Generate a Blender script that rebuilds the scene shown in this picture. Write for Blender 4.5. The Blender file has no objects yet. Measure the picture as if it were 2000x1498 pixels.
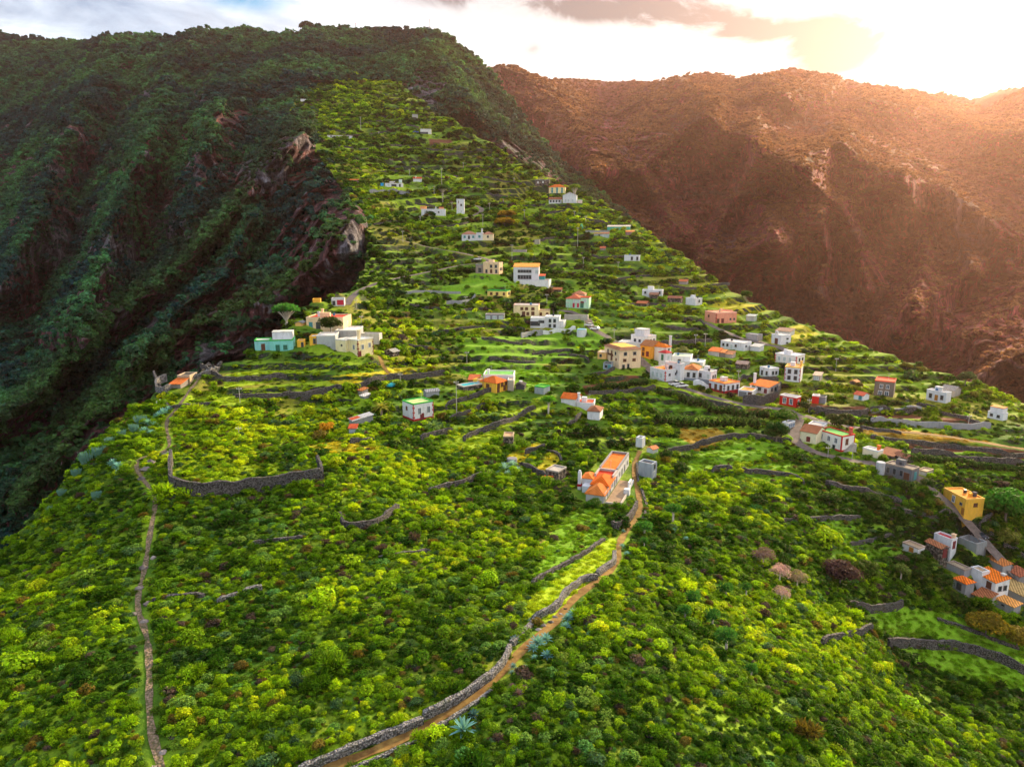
import bpy, math, random
import numpy as np
from mathutils import Vector
R = math.radians
random.seed(7); rng = np.random.default_rng(11)
sc = bpy.context.scene
col = sc.collection
# ------------------------------------------------------------------ camera
PITCH = R(12.0); F = 1333.33
CAM = np.array([0.0, 0.0, 0.0])
cam = bpy.data.cameras.new("camera"); camo = bpy.data.objects.new("camera", cam); col.objects.link(camo)
cam.lens = 24.0; cam.sensor_width = 36.0; cam.clip_start = 1.0; cam.clip_end = 30000.0
camo.location = (0, 0, 0); camo.rotation_euler = (R(90) - PITCH, 0, 0)
sc.camera = camo
# ------------------------------------------------------------------ light
SUN_AZ, SUN_EL = R(39), R(19.5)          # azimuth clockwise from the view direction (+Y)
world = bpy.data.worlds.new("World"); sc.world = world; world.use_nodes = True
nt = world.node_tree; nt.nodes.clear()
def N(nt, t, **kw):
    n = nt.nodes.new(t)
    for k, v in kw.items(): setattr(n, k, v)
    return n
def L(nt, a, b): nt.links.new(a, b)
def mathn(nt, op, a, b=None, c=None, clamp=False):
    n = N(nt, 'ShaderNodeMath', operation=op); n.use_clamp = clamp
    for i, v in enumerate((a, b, c)):
        if v is None: continue
        if isinstance(v, (int, float)): n.inputs[i].default_value = v
        else: L(nt, v, n.inputs[i])
    return n.outputs[0]
def mixc(nt, fac, a, b, blend='MIX'):
    n = N(nt, 'ShaderNodeMix', data_type='RGBA', blend_type=blend)
    for s, v in ((n.inputs[0], fac), (n.inputs[6], a), (n.inputs[7], b)):
        if isinstance(v, (int, float)): s.default_value = v
        elif isinstance(v, tuple): s.default_value = (v[0], v[1], v[2], 1)
        else: L(nt, v, s)
    return n.outputs[2]
def ramp(nt, fac, stops, interp='LINEAR'):
    n = N(nt, 'ShaderNodeValToRGB'); n.color_ramp.interpolation = interp
    e = n.color_ramp.elements
    while len(e) < len(stops): e.new(0.5)
    for i, (p, c) in enumerate(stops):
        e[i].position = p; e[i].color = (c[0], c[1], c[2], 1) if isinstance(c, tuple) else (c, c, c, 1)
    L(nt, fac, n.inputs[0]); return n.outputs[0]
def noise(nt, vec, scale, detail=4, rough=0.55, dist=0.0, out=0):
    n = N(nt, 'ShaderNodeTexNoise'); n.inputs['Scale'].default_value = scale
    n.inputs['Detail'].default_value = detail; n.inputs['Roughness'].default_value = rough
    n.inputs['Distortion'].default_value = dist
    if vec is not None: L(nt, vec, n.inputs['Vector'])
    return n.outputs[out]
def mapping(nt, vec, scale=(1,1,1), rot=(0,0,0), loc=(0,0,0)):
    n = N(nt, 'ShaderNodeMapping'); n.inputs['Scale'].default_value = scale
    n.inputs['Rotation'].default_value = rot; n.inputs['Location'].default_value = loc
    L(nt, vec, n.inputs['Vector']); return n.outputs[0]

def raydir(px, py):
    x = (np.asarray(px, float) - 1000.0) / F; t = (749.0 - np.asarray(py, float)) / F
    cy = math.cos(PITCH) + t * math.sin(PITCH); cz = -math.sin(PITCH) + t * math.cos(PITCH)
    return np.stack([x / cy, np.ones_like(x / cy), cz / cy], -1)     # scaled to unit forward distance

def build_world():
    sky = N(nt, 'ShaderNodeTexSky', sky_type='NISHITA'); sky.sun_disc = False
    sky.sun_elevation = SUN_EL; sky.sun_rotation = SUN_AZ; sky.air_density = 1.0; sky.dust_density = 2.0
    tc = N(nt, 'ShaderNodeTexCoord'); g = tc.outputs['Generated']
    nrm = N(nt, 'ShaderNodeVectorMath', operation='NORMALIZE'); L(nt, g, nrm.inputs[0]); g = nrm.outputs[0]
    sep = N(nt, 'ShaderNodeSeparateXYZ'); L(nt, g, sep.inputs[0])
    skyc = mixc(nt, 1.0, sky.outputs[0], (0.12, 0.12, 0.12), 'MULTIPLY')
    # cloud deck : white sheet broken up by grey streaks
    m = mapping(nt, g, (2.2, 2.2, 7.0))
    n1 = noise(nt, m, 2.0, 7, 0.6, 0.4)
    n2 = noise(nt, mapping(nt, g, (3.0, 3.0, 9.0), loc=(4, 1, 2)), 3.1, 6, 0.55, 0.3)
    grey = ramp(nt, n1, [(0.36, (0.20, 0.26, 0.35)), (0.50, (0.42, 0.48, 0.56)), (0.62, (0.70, 0.75, 0.84))])
    grey = mixc(nt, ramp(nt, n2, [(0.45, 0.0), (0.7, 0.35)]), grey, (0.34, 0.37, 0.42))
    # left to right : the right half is burnt out white around the hidden sun
    az = mathn(nt, 'ARCTAN2', sep.outputs[0], sep.outputs[1])
    right = ramp(nt, mathn(nt, 'MULTIPLY_ADD', az, 0.5, 0.5), [(0.28, 0.0), (0.52, 1.0)])
    deck = mixc(nt, right, grey, (0.68, 0.66, 0.63))
    # glowing warm clouds above the ridge on the right
    el = mathn(nt, 'ARCSINE', sep.outputs[2])
    def blob(a0, e0, sa, se):
        dx = mathn(nt, 'DIVIDE', mathn(nt, 'SUBTRACT', az, a0), sa)
        dy = mathn(nt, 'DIVIDE', mathn(nt, 'SUBTRACT', el, e0), se)
        r2 = mathn(nt, 'ADD', mathn(nt, 'MULTIPLY', dx, dx), mathn(nt, 'MULTIPLY', dy, dy))
        return mathn(nt, 'EXPONENT', mathn(nt, 'MULTIPLY', r2, -1.0))
    wob = noise(nt, mapping(nt, g, (1, 1, 1.8), loc=(3, 7, 1)), 9.0, 6, 0.62, 0.5)
    tot = None
    for px, py, sa, se, k in CLOUDS:
        d = raydir(px, py); d = d / np.linalg.norm(d)
        b = mathn(nt, 'MULTIPLY', blob(math.atan2(d[0], d[1]), math.asin(d[2]), sa, se), k)
        tot = b if tot is None else mathn(nt, 'ADD', tot, b)
    cl = mathn(nt, 'MULTIPLY', tot, mathn(nt, 'MULTIPLY_ADD', wob, 2.6, -0.65), clamp=True)
    cl = mathn(nt, 'MULTIPLY', ramp(nt, cl, [(0.0, 0.0), (0.35, .35), (1.0, 1.0)], 'EASE'), 0.9)
    deck = mixc(nt, cl, deck, (0.075, 0.046, 0.032))
    # one small blue gap
    d = raydir(480, -4); d = d / np.linalg.norm(d)
    gap = mathn(nt, 'MULTIPLY', blob(math.atan2(d[0], d[1]), math.asin(d[2]), 0.045, 0.014), mathn(nt, 'MULTIPLY_ADD', wob, 3.0, -0.3), clamp=True)
    deck = mixc(nt, gap, deck, (0.05, 0.25, 0.42))
    low = ramp(nt, sep.outputs[2], [(0.0, 0.0), (0.03, 1.0)])
    fin = mixc(nt, low, mixc(nt, 0.6, skyc, (0.5, 0.5, 0.5)), mixc(nt, 0.9, skyc, deck))
    bg = N(nt, 'ShaderNodeBackground'); bg.inputs[1].default_value = 1.0; L(nt, fin, bg.inputs[0])
    out = N(nt, 'ShaderNodeOutputWorld'); L(nt, bg.outputs[0], out.inputs[0])
CLOUDS = [(900, -5, .10, .018, 1.2), (1130, 12, .09, .020, 1.3), (1260, 22, .06, .02, 1.3), (1400, 40, .06, .020, 1.3),
          (1490, 62, .05, .017, 1.2), (1640, 78, .050, .031, 2.6), (1600, 112, .035, .014, 1.0), (1780, 150, .03, .012, .35),
          (1905, 145, .03, .012, .4), (1040, 95, .016, .012, .6), (1330, 5, .06, .02, .9)]
build_world()
sun = bpy.data.lights.new("sun", 'SUN'); suno = bpy.data.objects.new("sun", sun); col.objects.link(suno)
sun.energy = 5.0; sun.angle = R(3.0); sun.color = (1.0, 0.76, 0.44)
suno.rotation_euler = Vector((-math.sin(SUN_AZ) * math.cos(SUN_EL), -math.cos(SUN_AZ) * math.cos(SUN_EL), -math.sin(SUN_EL))).to_track_quat('-Z', 'Y').to_euler()
vs = sc.view_settings; vs.view_transform = 'Standard'; vs.look = 'None'; vs.exposure = 1.08; vs.gamma = 1.0
cy = sc.cycles; cy.max_bounces = 4; cy.diffuse_bounces = 2; cy.glossy_bounces = 1; cy.transmission_bounces = 2
cy.volume_bounces = 0; cy.transparent_max_bounces = 8; cy.caustics_reflective = False; cy.caustics_refractive = False
cy.use_denoising = True; cy.use_adaptive_sampling = True; cy.adaptive_threshold = 0.03

# ------------------------------------------------------------------ numeric helpers
def hash3(ix, iy, iz):
    h = (ix.astype(np.int64) * 73856093) ^ (iy.astype(np.int64) * 19349663) ^ (iz.astype(np.int64) * 83492791)
    h = (h ^ (h >> 13)) * 1274126177 & 0x7fffffff
    h = (h ^ (h >> 15)) * 2246822519 & 0x7fffffff
    return (h & 0xffffff) / float(0xffffff)
def vnoise(x, y, z):
    ix, iy, iz = np.floor(x), np.floor(y), np.floor(z)
    fx, fy, fz = x - ix, y - iy, z - iz
    fx = fx * fx * (3 - 2 * fx); fy = fy * fy * (3 - 2 * fy); fz = fz * fz * (3 - 2 * fz)
    r = 0
    for a in (0, 1):
        for b in (0, 1):
            for c in (0, 1):
                w = (fx if a else 1 - fx) * (fy if b else 1 - fy) * (fz if c else 1 - fz)
                r = r + w * hash3(ix + a, iy + b, iz + c)
    return r * 2 - 1
def fbm(x, y, z, o=4, g=0.5):
    r = 0; a = 1.0; s = 0
    for i in range(o):
        r = r + a * vnoise(x + 17.3 * i, y - 9.1 * i, z + 5.7 * i); s += a; a *= g; x = x * 2.03; y = y * 2.03; z = z * 2.03
    return r / s
def ridged(x, y, z, o=4, g=0.55):
    r = 0; a = 1.0; s = 0
    for i in range(o):
        n = 1 - np.abs(vnoise(x + 31.3 * i, y - 19.1 * i, z + 15.7 * i)) * 1.6
        r = r + a * n; s += a; a *= g; x = x * 2.03; y = y * 2.03; z = z * 2.03
    return r / s
def tps(pts, lam=1e-4):
    p = np.array(pts, float); X = p[:, :2] / 1000.0; f = np.log(p[:, 2]); n = len(p)
    d2 = ((X[:, None] - X[None]) ** 2).sum(-1)
    K = 0.5 * d2 * np.log(d2 + 1e-12); K[np.diag_indices(n)] = lam
    P = np.hstack([np.ones((n, 1)), X]); A = np.zeros((n + 3, n + 3)); A[:n, :n] = K; A[:n, n:] = P; A[n:, :n] = P.T
    s = np.linalg.solve(A, np.concatenate([f, np.zeros(3)]))
    def ev(px, py):
        px = np.asarray(px, float); sh = np.broadcast(px, py).shape
        q = np.stack([np.broadcast_to(px, sh).ravel(), np.broadcast_to(np.asarray(py, float), sh).ravel()], -1) / 1000.0
        r = np.empty(len(q))
        for i in range(0, len(q), 40000):
            c = q[i:i + 40000]; d2 = ((c[:, None] - X[None]) ** 2).sum(-1)
            r[i:i + 40000] = (0.5 * d2 * np.log(d2 + 1e-12)) @ s[:n] + s[n] + c @ s[n + 1:]
        return np.exp(r).reshape(sh)
    return ev
def polydist(px, py, pl):
    """distance to a polyline and the parameter (index) along it"""
    pl = np.array(pl, float); best = np.full(np.shape(px), 1e9); par = np.zeros(np.shape(px))
    for i in range(len(pl) - 1):
        a = pl[i]; b = pl[i + 1]; d = b - a; l2 = (d * d).sum() + 1e-9
        t = np.clip(((px - a[0]) * d[0] + (py - a[1]) * d[1]) / l2, 0, 1)
        q = np.hypot(px - a[0] - t * d[0], py - a[1] - t * d[1])
        m = q < best; best = np.where(m, q, best); par = np.where(m, i + t, par)
    return best, par
def inpoly(px, py, poly):
    r = np.zeros(np.shape(px), bool); n = len(poly); j = n - 1
    for i in range(n):
        xi, yi = poly[i]; xj, yj = poly[j]
        if yi != yj:
            c = ((yi > py) != (yj > py)) & (px < (xj - xi) * (py - yi) / (yj - yi) + xi)
            r ^= c
        j = i
    return r
def sstep(a, b, x):
    t = np.clip((x - a) / (b - a), 0, 1); return t * t * (3 - 2 * t)
# ------------------------------------------------------------------ mesh helpers
def tag(o, label=None, cat=None, group=None, kind=None):
    if label: o['label'] = label
    if cat: o['category'] = cat
    if group: o['group'] = group
    o['kind'] = kind or 'thing'
    return o
def mesh_obj(name, verts, faces, mats, parent=None, mi=None, smooth=False):
    me = bpy.data.meshes.new(name)
    me.from_pydata([tuple(v) for v in verts], [], faces)
    for m in (mats if isinstance(mats, (list, tuple)) else [mats]): me.materials.append(m)
    if mi is not None: me.polygons.foreach_set('material_index', mi)
    if smooth: me.polygons.foreach_set('use_smooth', [True] * len(me.polygons))
    me.update()
    o = bpy.data.objects.new(name, me); col.objects.link(o)
    if parent is not None: o.parent = parent
    return o
def grid_obj(name, P, mat, colors=None):
    nr, nc = P.shape[:2]
    me = bpy.data.meshes.new(name)
    me.vertices.add(nr * nc); me.vertices.foreach_set('co', P.reshape(-1).astype(np.float32))
    i = (np.arange(nr - 1)[:, None] * nc + np.arange(nc - 1)[None]).ravel()
    q = np.stack([i, i + 1, i + nc + 1, i + nc], -1)
    me.loops.add(q.size); me.loops.foreach_set('vertex_index', q.ravel().astype(np.int32))
    me.polygons.add(len(q)); me.polygons.foreach_set('loop_start', (np.arange(len(q)) * 4).astype(np.int32))
    me.polygons.foreach_set('use_smooth', np.ones(len(q), bool))
    me.update(calc_edges=True); me.validate()
    if colors is not None:
        a = me.color_attributes.new('tint', 'FLOAT_COLOR', 'POINT')
        c = np.ones((nr * nc, 4), np.float32); c[:, :3] = colors.reshape(-1, 3); a.data.foreach_set('color', c.ravel())
    me.materials.append(mat)
    o = bpy.data.objects.new(name, me); col.objects.link(o); o['kind'] = 'structure'
    return o
def new_mat(name):
    m = bpy.data.materials.new(name); m.use_nodes = True; nt = m.node_tree; nt.nodes.clear()
    b = N(nt, 'ShaderNodeBsdfPrincipled'); o = N(nt, 'ShaderNodeOutputMaterial'); L(nt, b.outputs[0], o.inputs[0])
    b.inputs['Roughness'].default_value = 0.9
    b.inputs['Specular IOR Level'].default_value = 0.15
    return m, nt, b
# ------------------------------------------------------------------ terrain : the terraced spur
SIL_L = [(1700, -400), (1200, -400), (1150, -150), (1085, 0), (1035, 45), (985, 90), (900, 150), (840, 205), (790, 262), (765, 300), (745, 335), (718, 400), (692, 480),
         (660, 520), (640, 545), (610, 575), (585, 620), (572, 665), (560, 690), (520, 712), (470, 718), (440, 708), (400, 690), (350, 655), (300, 622),
         (270, 590), (245, 572), (228, 562), (212, 568), (196, 580), (180, 596), (165, 615), (150, 634), (138, 652)]
SIL_R = [(1700, 2500), (900, 2500), (830, 2150), (785, 2000), (752, 1930), (735, 1880), (705, 1780), (680, 1700), (650, 1620), (625, 1560), (598, 1500), (575, 1450), (545, 1400), (510, 1350), (475, 1300),
         (445, 1262), (420, 1225), (380, 1150), (330, 1050), (275, 960), (240, 900), (222, 850), (195, 828), (180, 808), (160, 785), (138, 765)]
def sil(tab, py):
    t = sorted(tab); return np.interp(py, [a for a, b in t], [b for a, b in t])
A_PTS = [ # px, py, forward distance
 (-300,1600,62),(0,1600,60),(300,1600,58),(700,1600,56),(1100,1600,56),(1500,1600,59),(1750,1600,70),(2000,1600,92),(2300,1600,100),
 (-300,1350,84),(0,1350,80),(300,1350,76),(700,1350,75),(1100,1350,74),(1450,1350,82),(1620,1350,93),(1760,1350,118),(2000,1350,127),(2300,1350,130),
 (-200,1180,112),(100,1180,106),(300,1180,101),(600,1180,98),(900,1180,97),(1200,1180,99),(1400,1190,108),(1560,1180,124),(1700,1200,138),(1900,1190,148),(2200,1190,158),
 (20,1090,132),(150,1060,127),(320,1050,122),(600,1050,120),(900,1050,126),(1150,1050,130),(1350,1050,138),(1500,1050,146),(1700,1070,158),(1900,1080,164),(2200,1080,175),
 (160,900,158),(260,900,152),(400,960,140),(640,930,150),(850,940,158),(1050,940,166),(1200,940,170),(1400,930,176),(1600,930,182),(1800,930,184),(2000,940,188),(2300,950,200),
 (215,840,170),(330,840,172),(600,850,182),(820,820,200),(1000,820,204),(1200,830,208),(1400,830,212),(1560,820,216),(1700,830,216),(1850,840,216),(2000,850,216),(2300,850,222),
 (320,765,192),(420,730,205),(600,740,214),(800,740,228),(960,740,232),(1150,740,238),(1300,745,244),(1430,750,248),(1550,740,254),(1700,750,252),(1850,775,244),(2000,800,236),(2200,840,232),
 (500,690,222),(600,680,228),(700,690,230),(860,680,255),(1050,680,270),(1210,700,262),(1350,690,272),(1550,670,285),(1700,690,280),(1880,740,262),
 (560,630,252),(660,620,258),(740,620,276),(900,620,292),(1080,640,298),(1250,630,305),(1400,620,312),(1550,625,310),
 (640,590,270),(700,570,300),(830,560,330),(1000,550,338),(1150,560,345),(1300,560,352),(1450,577,338),
 (712,500,360),(850,500,385),(1000,500,385),(1150,500,392),(1300,478,405),
 (715,460,390),(850,430,450),(1000,430,455),(1150,440,440),(1240,425,455),
 (690,400,455),(850,380,500),(1000,380,520),(1150,382,490),
 (655,350,520),(800,330,570),(950,320,590),(1050,332,570),
 (620,300,590),(750,280,650),(900,275,660),(960,278,640),
 (570,245,690),(700,230,745),(850,225,740),
 (545,200,790),(650,190,830),(750,185,850),(830,190,800),
 (560,150,960),(680,150,985),(800,150,960)]
yA = tps(A_PTS, 3e-4)
def posA(px, py):
    """point of the undisturbed spur seen at pixel (px, py) of the 2000 x 1498 photograph"""
    d = raydir(px, py); return d * yA(px, py)[..., None]

ROADS = [  # name, width m, material, points px/py
 ('road', 3.6, 'asphalt', [(2080,1215),(1985,1120),(1935,1070),(1895,1020),(1850,978),(1800,938),(1765,915),(1700,905),(1640,897),(1575,880),(1548,858),(1552,832),(1566,812),(1540,800),(1500,797),(1455,792),(1400,778),(1350,763),(1318,752),(1290,738),(1262,714),(1240,690),(1205,668),(1180,655),(1152,640),(1149,622),(1128,610),(1090,606)]),
 ('road', 3.2, 'asphalt', [(1720,842),(1680,836),(1640,832),(1600,822),(1572,812)]),
 ('road', 3.2, 'asphalt', [(676,594),(690,578),(706,566),(740,552),(790,541),(850,529),(905,517),(948,514),(962,509),(935,502),(890,492),(840,484),(790,471),(762,464),(733,459)]),
 ('road', 3.2, 'asphalt', [(860,432),(895,430),(925,422),(943,412),(938,404),(915,398)]),
 ('lane', 3.0, 'asphalt', [(1375,628),(1395,640),(1425,652),(1465,664),(1510,676),(1560,690)]),
 ('dirt_track', 2.8, 'dirt', [(1720,842),(1800,846),(1870,856),(1940,868),(2030,882),(2100,892)]),
 ('footpath', 1.35, 'dirt', [(560,1530),(640,1500),(720,1472),(800,1440),(880,1392),(940,1348),(985,1318),(1003,1285),(1030,1256),(1065,1235),(1092,1210),(1108,1180),(1140,1152),(1180,1128),(1206,1100),(1208,1062),(1222,1038),(1243,1016),(1252,990),(1246,960),(1238,930),(1238,905),(1250,880)]),
 ('stone_path', .85, 'rubble', [(402,715),(385,742),(362,775),(345,800),(322,822),(326,845),(334,868),(330,885),(262,892),(268,925),(300,960),(306,985),(298,1015),(290,1060),(284,1110),(268,1165),(268,1200),(284,1225),(291,1270),(292,1340),(290,1400),(298,1450),(318,1500),(330,1560)]),
 ('footpath', 1.4, 'dirt', [(742,700),(748,722),(770,740)]),
]
# world polylines of the roads (smoothed)
def smooth_poly(pts, step=2.0, it=6):
    pts = np.array(pts, float)
    seg = np.hypot(*(pts[1:, :2] - pts[:-1, :2]).T); s = np.concatenate([[0], np.cumsum(seg)])
    n = max(3, int(s[-1] / step)); t = np.linspace(0, s[-1], n)
    q = np.stack([np.interp(t, s, pts[:, k]) for k in range(3)], -1)
    for _ in range(it): q[1:-1] = (q[:-2] + 2 * q[1:-1] + q[2:]) / 4
    return q
ROADW = []
for nm, w, mt, pl in ROADS:
    p = np.array(pl, float); ROADW.append((nm, w, mt, smooth_poly(posA(p[:, 0], p[:, 1]), 1.5, 10)))
# ------------------------------------------------------------------ surface materials
def fm(c): return (c[0], c[1], c[2], 1)
def ground_mat():
    m, nt, b = new_mat('ground_mat')
    at = N(nt, 'ShaderNodeVertexColor', layer_name='tint'); g = N(nt, 'ShaderNodeNewGeometry')
    pos = g.outputs['Position']
    n1 = noise(nt, pos, 0.9, 5, 0.65); n2 = noise(nt, pos, 0.16, 3, 0.5); n3 = noise(nt, pos, 3.0, 3, 0.6)
    k = mathn(nt, 'MULTIPLY_ADD', n1, 1.1, 0.45); k = mathn(nt, 'MULTIPLY', k, mathn(nt, 'MULTIPLY_ADD', n3, 0.9, 0.55))
    c = N(nt, 'ShaderNodeVectorMath', operation='SCALE'); L(nt, at.outputs[0], c.inputs[0]); L(nt, k, c.inputs[3])
    c = mixc(nt, ramp(nt, n2, [(0.55, 0.0), (0.75, 0.25)]), c.outputs[0], (0.14, 0.10, 0.02))
    sep = N(nt, 'ShaderNodeSeparateXYZ'); L(nt, g.outputs['True Normal'], sep.inputs[0])
    nz = mathn(nt, 'ADD', mathn(nt, 'ABSOLUTE', sep.outputs[2]), mathn(nt, 'MULTIPLY_ADD', n2, 0.25, -0.12))
    steep = ramp(nt, nz, [(0.60, 1.0), (0.76, 0.0)])
    v = N(nt, 'ShaderNodeTexVoronoi'); v.inputs['Scale'].default_value = 1.6; L(nt, pos, v.inputs['Vector'])
    stone = mixc(nt, ramp(nt, v.outputs[0], [(0.0, 1.0), (0.5, 0.0)]), (0.02, 0.02, 0.022), (0.13, 0.12, 0.12))
    stone = mixc(nt, ramp(nt, n1, [(0.42, 0.0), (0.55, 1.0)]), stone, (0.02, 0.045, 0.008))
    c = mixc(nt, steep, c, stone)
    L(nt, c, b.inputs['Base Color'])
    bp = N(nt, 'ShaderNodeBump'); bp.inputs['Strength'].default_value = 0.8; bp.inputs['Distance'].default_value = 0.5
    L(nt, n1, bp.inputs['Height']); L(nt, bp.outputs[0], b.inputs['Normal']); return m
def mountain_mat(name, green, green2, rock, rock2, pale, strat=(0.02, 0.02, 0.16), rot=(0, 0, 0), bump=6.0, sc_=1.0, hz=(0.55, 0.72), tone3=(0.2, 0.2, 0.2), crest=(0.04, 0.08, 0.02)):
    m, nt, b = new_mat(name); g = N(nt, 'ShaderNodeNewGeometry'); pos = g.outputs['Position']
    nA = noise(nt, pos, 0.012 * sc_, 6, 0.62); nB = noise(nt, pos, 0.08 * sc_, 6, 0.65); nC = noise(nt, pos, 0.3 * sc_, 4, 0.6)
    veg = mixc(nt, ramp(nt, nB, [(0.38, 0.0), (0.62, 1.0)]), green, green2)
    k = mathn(nt, 'MULTIPLY_ADD', nC, 1.6, 0.2); s = N(nt, 'ShaderNodeVectorMath', operation='SCALE'); L(nt, veg, s.inputs[0]); L(nt, k, s.inputs[3]); veg = s.outputs[0]
    at = N(nt, 'ShaderNodeVertexColor', layer_name='tint'); sp = N(nt, 'ShaderNodeSeparateColor'); L(nt, at.outputs[0], sp.inputs[0])
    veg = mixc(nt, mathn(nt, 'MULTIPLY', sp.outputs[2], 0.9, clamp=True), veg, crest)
    st = noise(nt, mapping(nt, pos, strat, rot), 1.0 * sc_, 8, 0.7, 0.0)
    rk = mixc(nt, ramp(nt, st, [(0.36, 0.0), (0.6, 1.0)]), rock, rock2)
    rk = mixc(nt, ramp(nt, mathn(nt, 'MULTIPLY', nB, st), [(0.29, 0.0), (0.36, 1.0)]), rk, pale)
    sep = N(nt, 'ShaderNodeSeparateXYZ'); L(nt, g.outputs['Normal'], sep.inputs[0])
    w = mathn(nt, 'ADD', mathn(nt, 'ABSOLUTE', sep.outputs[2]), mathn(nt, 'ADD', mathn(nt, 'MULTIPLY_ADD', nB, 1.0, -0.5), mathn(nt, 'MULTIPLY_ADD', nA, 1.0, -0.5)))
    at = N(nt, 'ShaderNodeVertexColor', layer_name='tint'); sp = N(nt, 'ShaderNodeSeparateColor'); L(nt, at.outputs[0], sp.inputs[0])
    rkm = ramp(nt, mathn(nt, 'ADD', mathn(nt, 'MULTIPLY', sp.outputs[0], 0.75), mathn(nt, 'MULTIPLY_ADD', nB, 2.2, -1.1)), [(0.30, 0.0), (0.62, 1.0)])
    rk = mixc(nt, mathn(nt, 'MULTIPLY', sp.outputs[1], mathn(nt, 'MULTIPLY_ADD', st, 1.4, 0.1), clamp=True), rk, tone3)
    vg = mathn(nt, 'SUBTRACT', w, mathn(nt, 'MULTIPLY', rkm, 0.9))
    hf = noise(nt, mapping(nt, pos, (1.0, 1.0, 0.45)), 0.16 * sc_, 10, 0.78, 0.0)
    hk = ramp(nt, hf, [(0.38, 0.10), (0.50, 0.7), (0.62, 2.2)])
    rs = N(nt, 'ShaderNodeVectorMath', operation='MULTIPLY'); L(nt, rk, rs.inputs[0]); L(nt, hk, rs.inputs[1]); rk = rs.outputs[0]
    c = mixc(nt, ramp(nt, vg, [(hz[0], 0.0), (hz[1], 1.0)]), rk, veg)
    L(nt, c, b.inputs['Base Color'])
    bp = N(nt, 'ShaderNodeBump'); bp.inputs['Strength'].default_value = 1.0; bp.inputs['Distance'].default_value = bump * 1.5
    h = mathn(nt, 'ADD', mathn(nt, 'MULTIPLY', nB, 1.0), mathn(nt, 'ADD', mathn(nt, 'MULTIPLY', nC, 0.35), mathn(nt, 'MULTIPLY_ADD', hf, 0.7, mathn(nt, 'MULTIPLY', st, 0.6))))
    L(nt, h, bp.inputs['Height']); L(nt, bp.outputs[0], b.inputs['Normal']); return m

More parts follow.
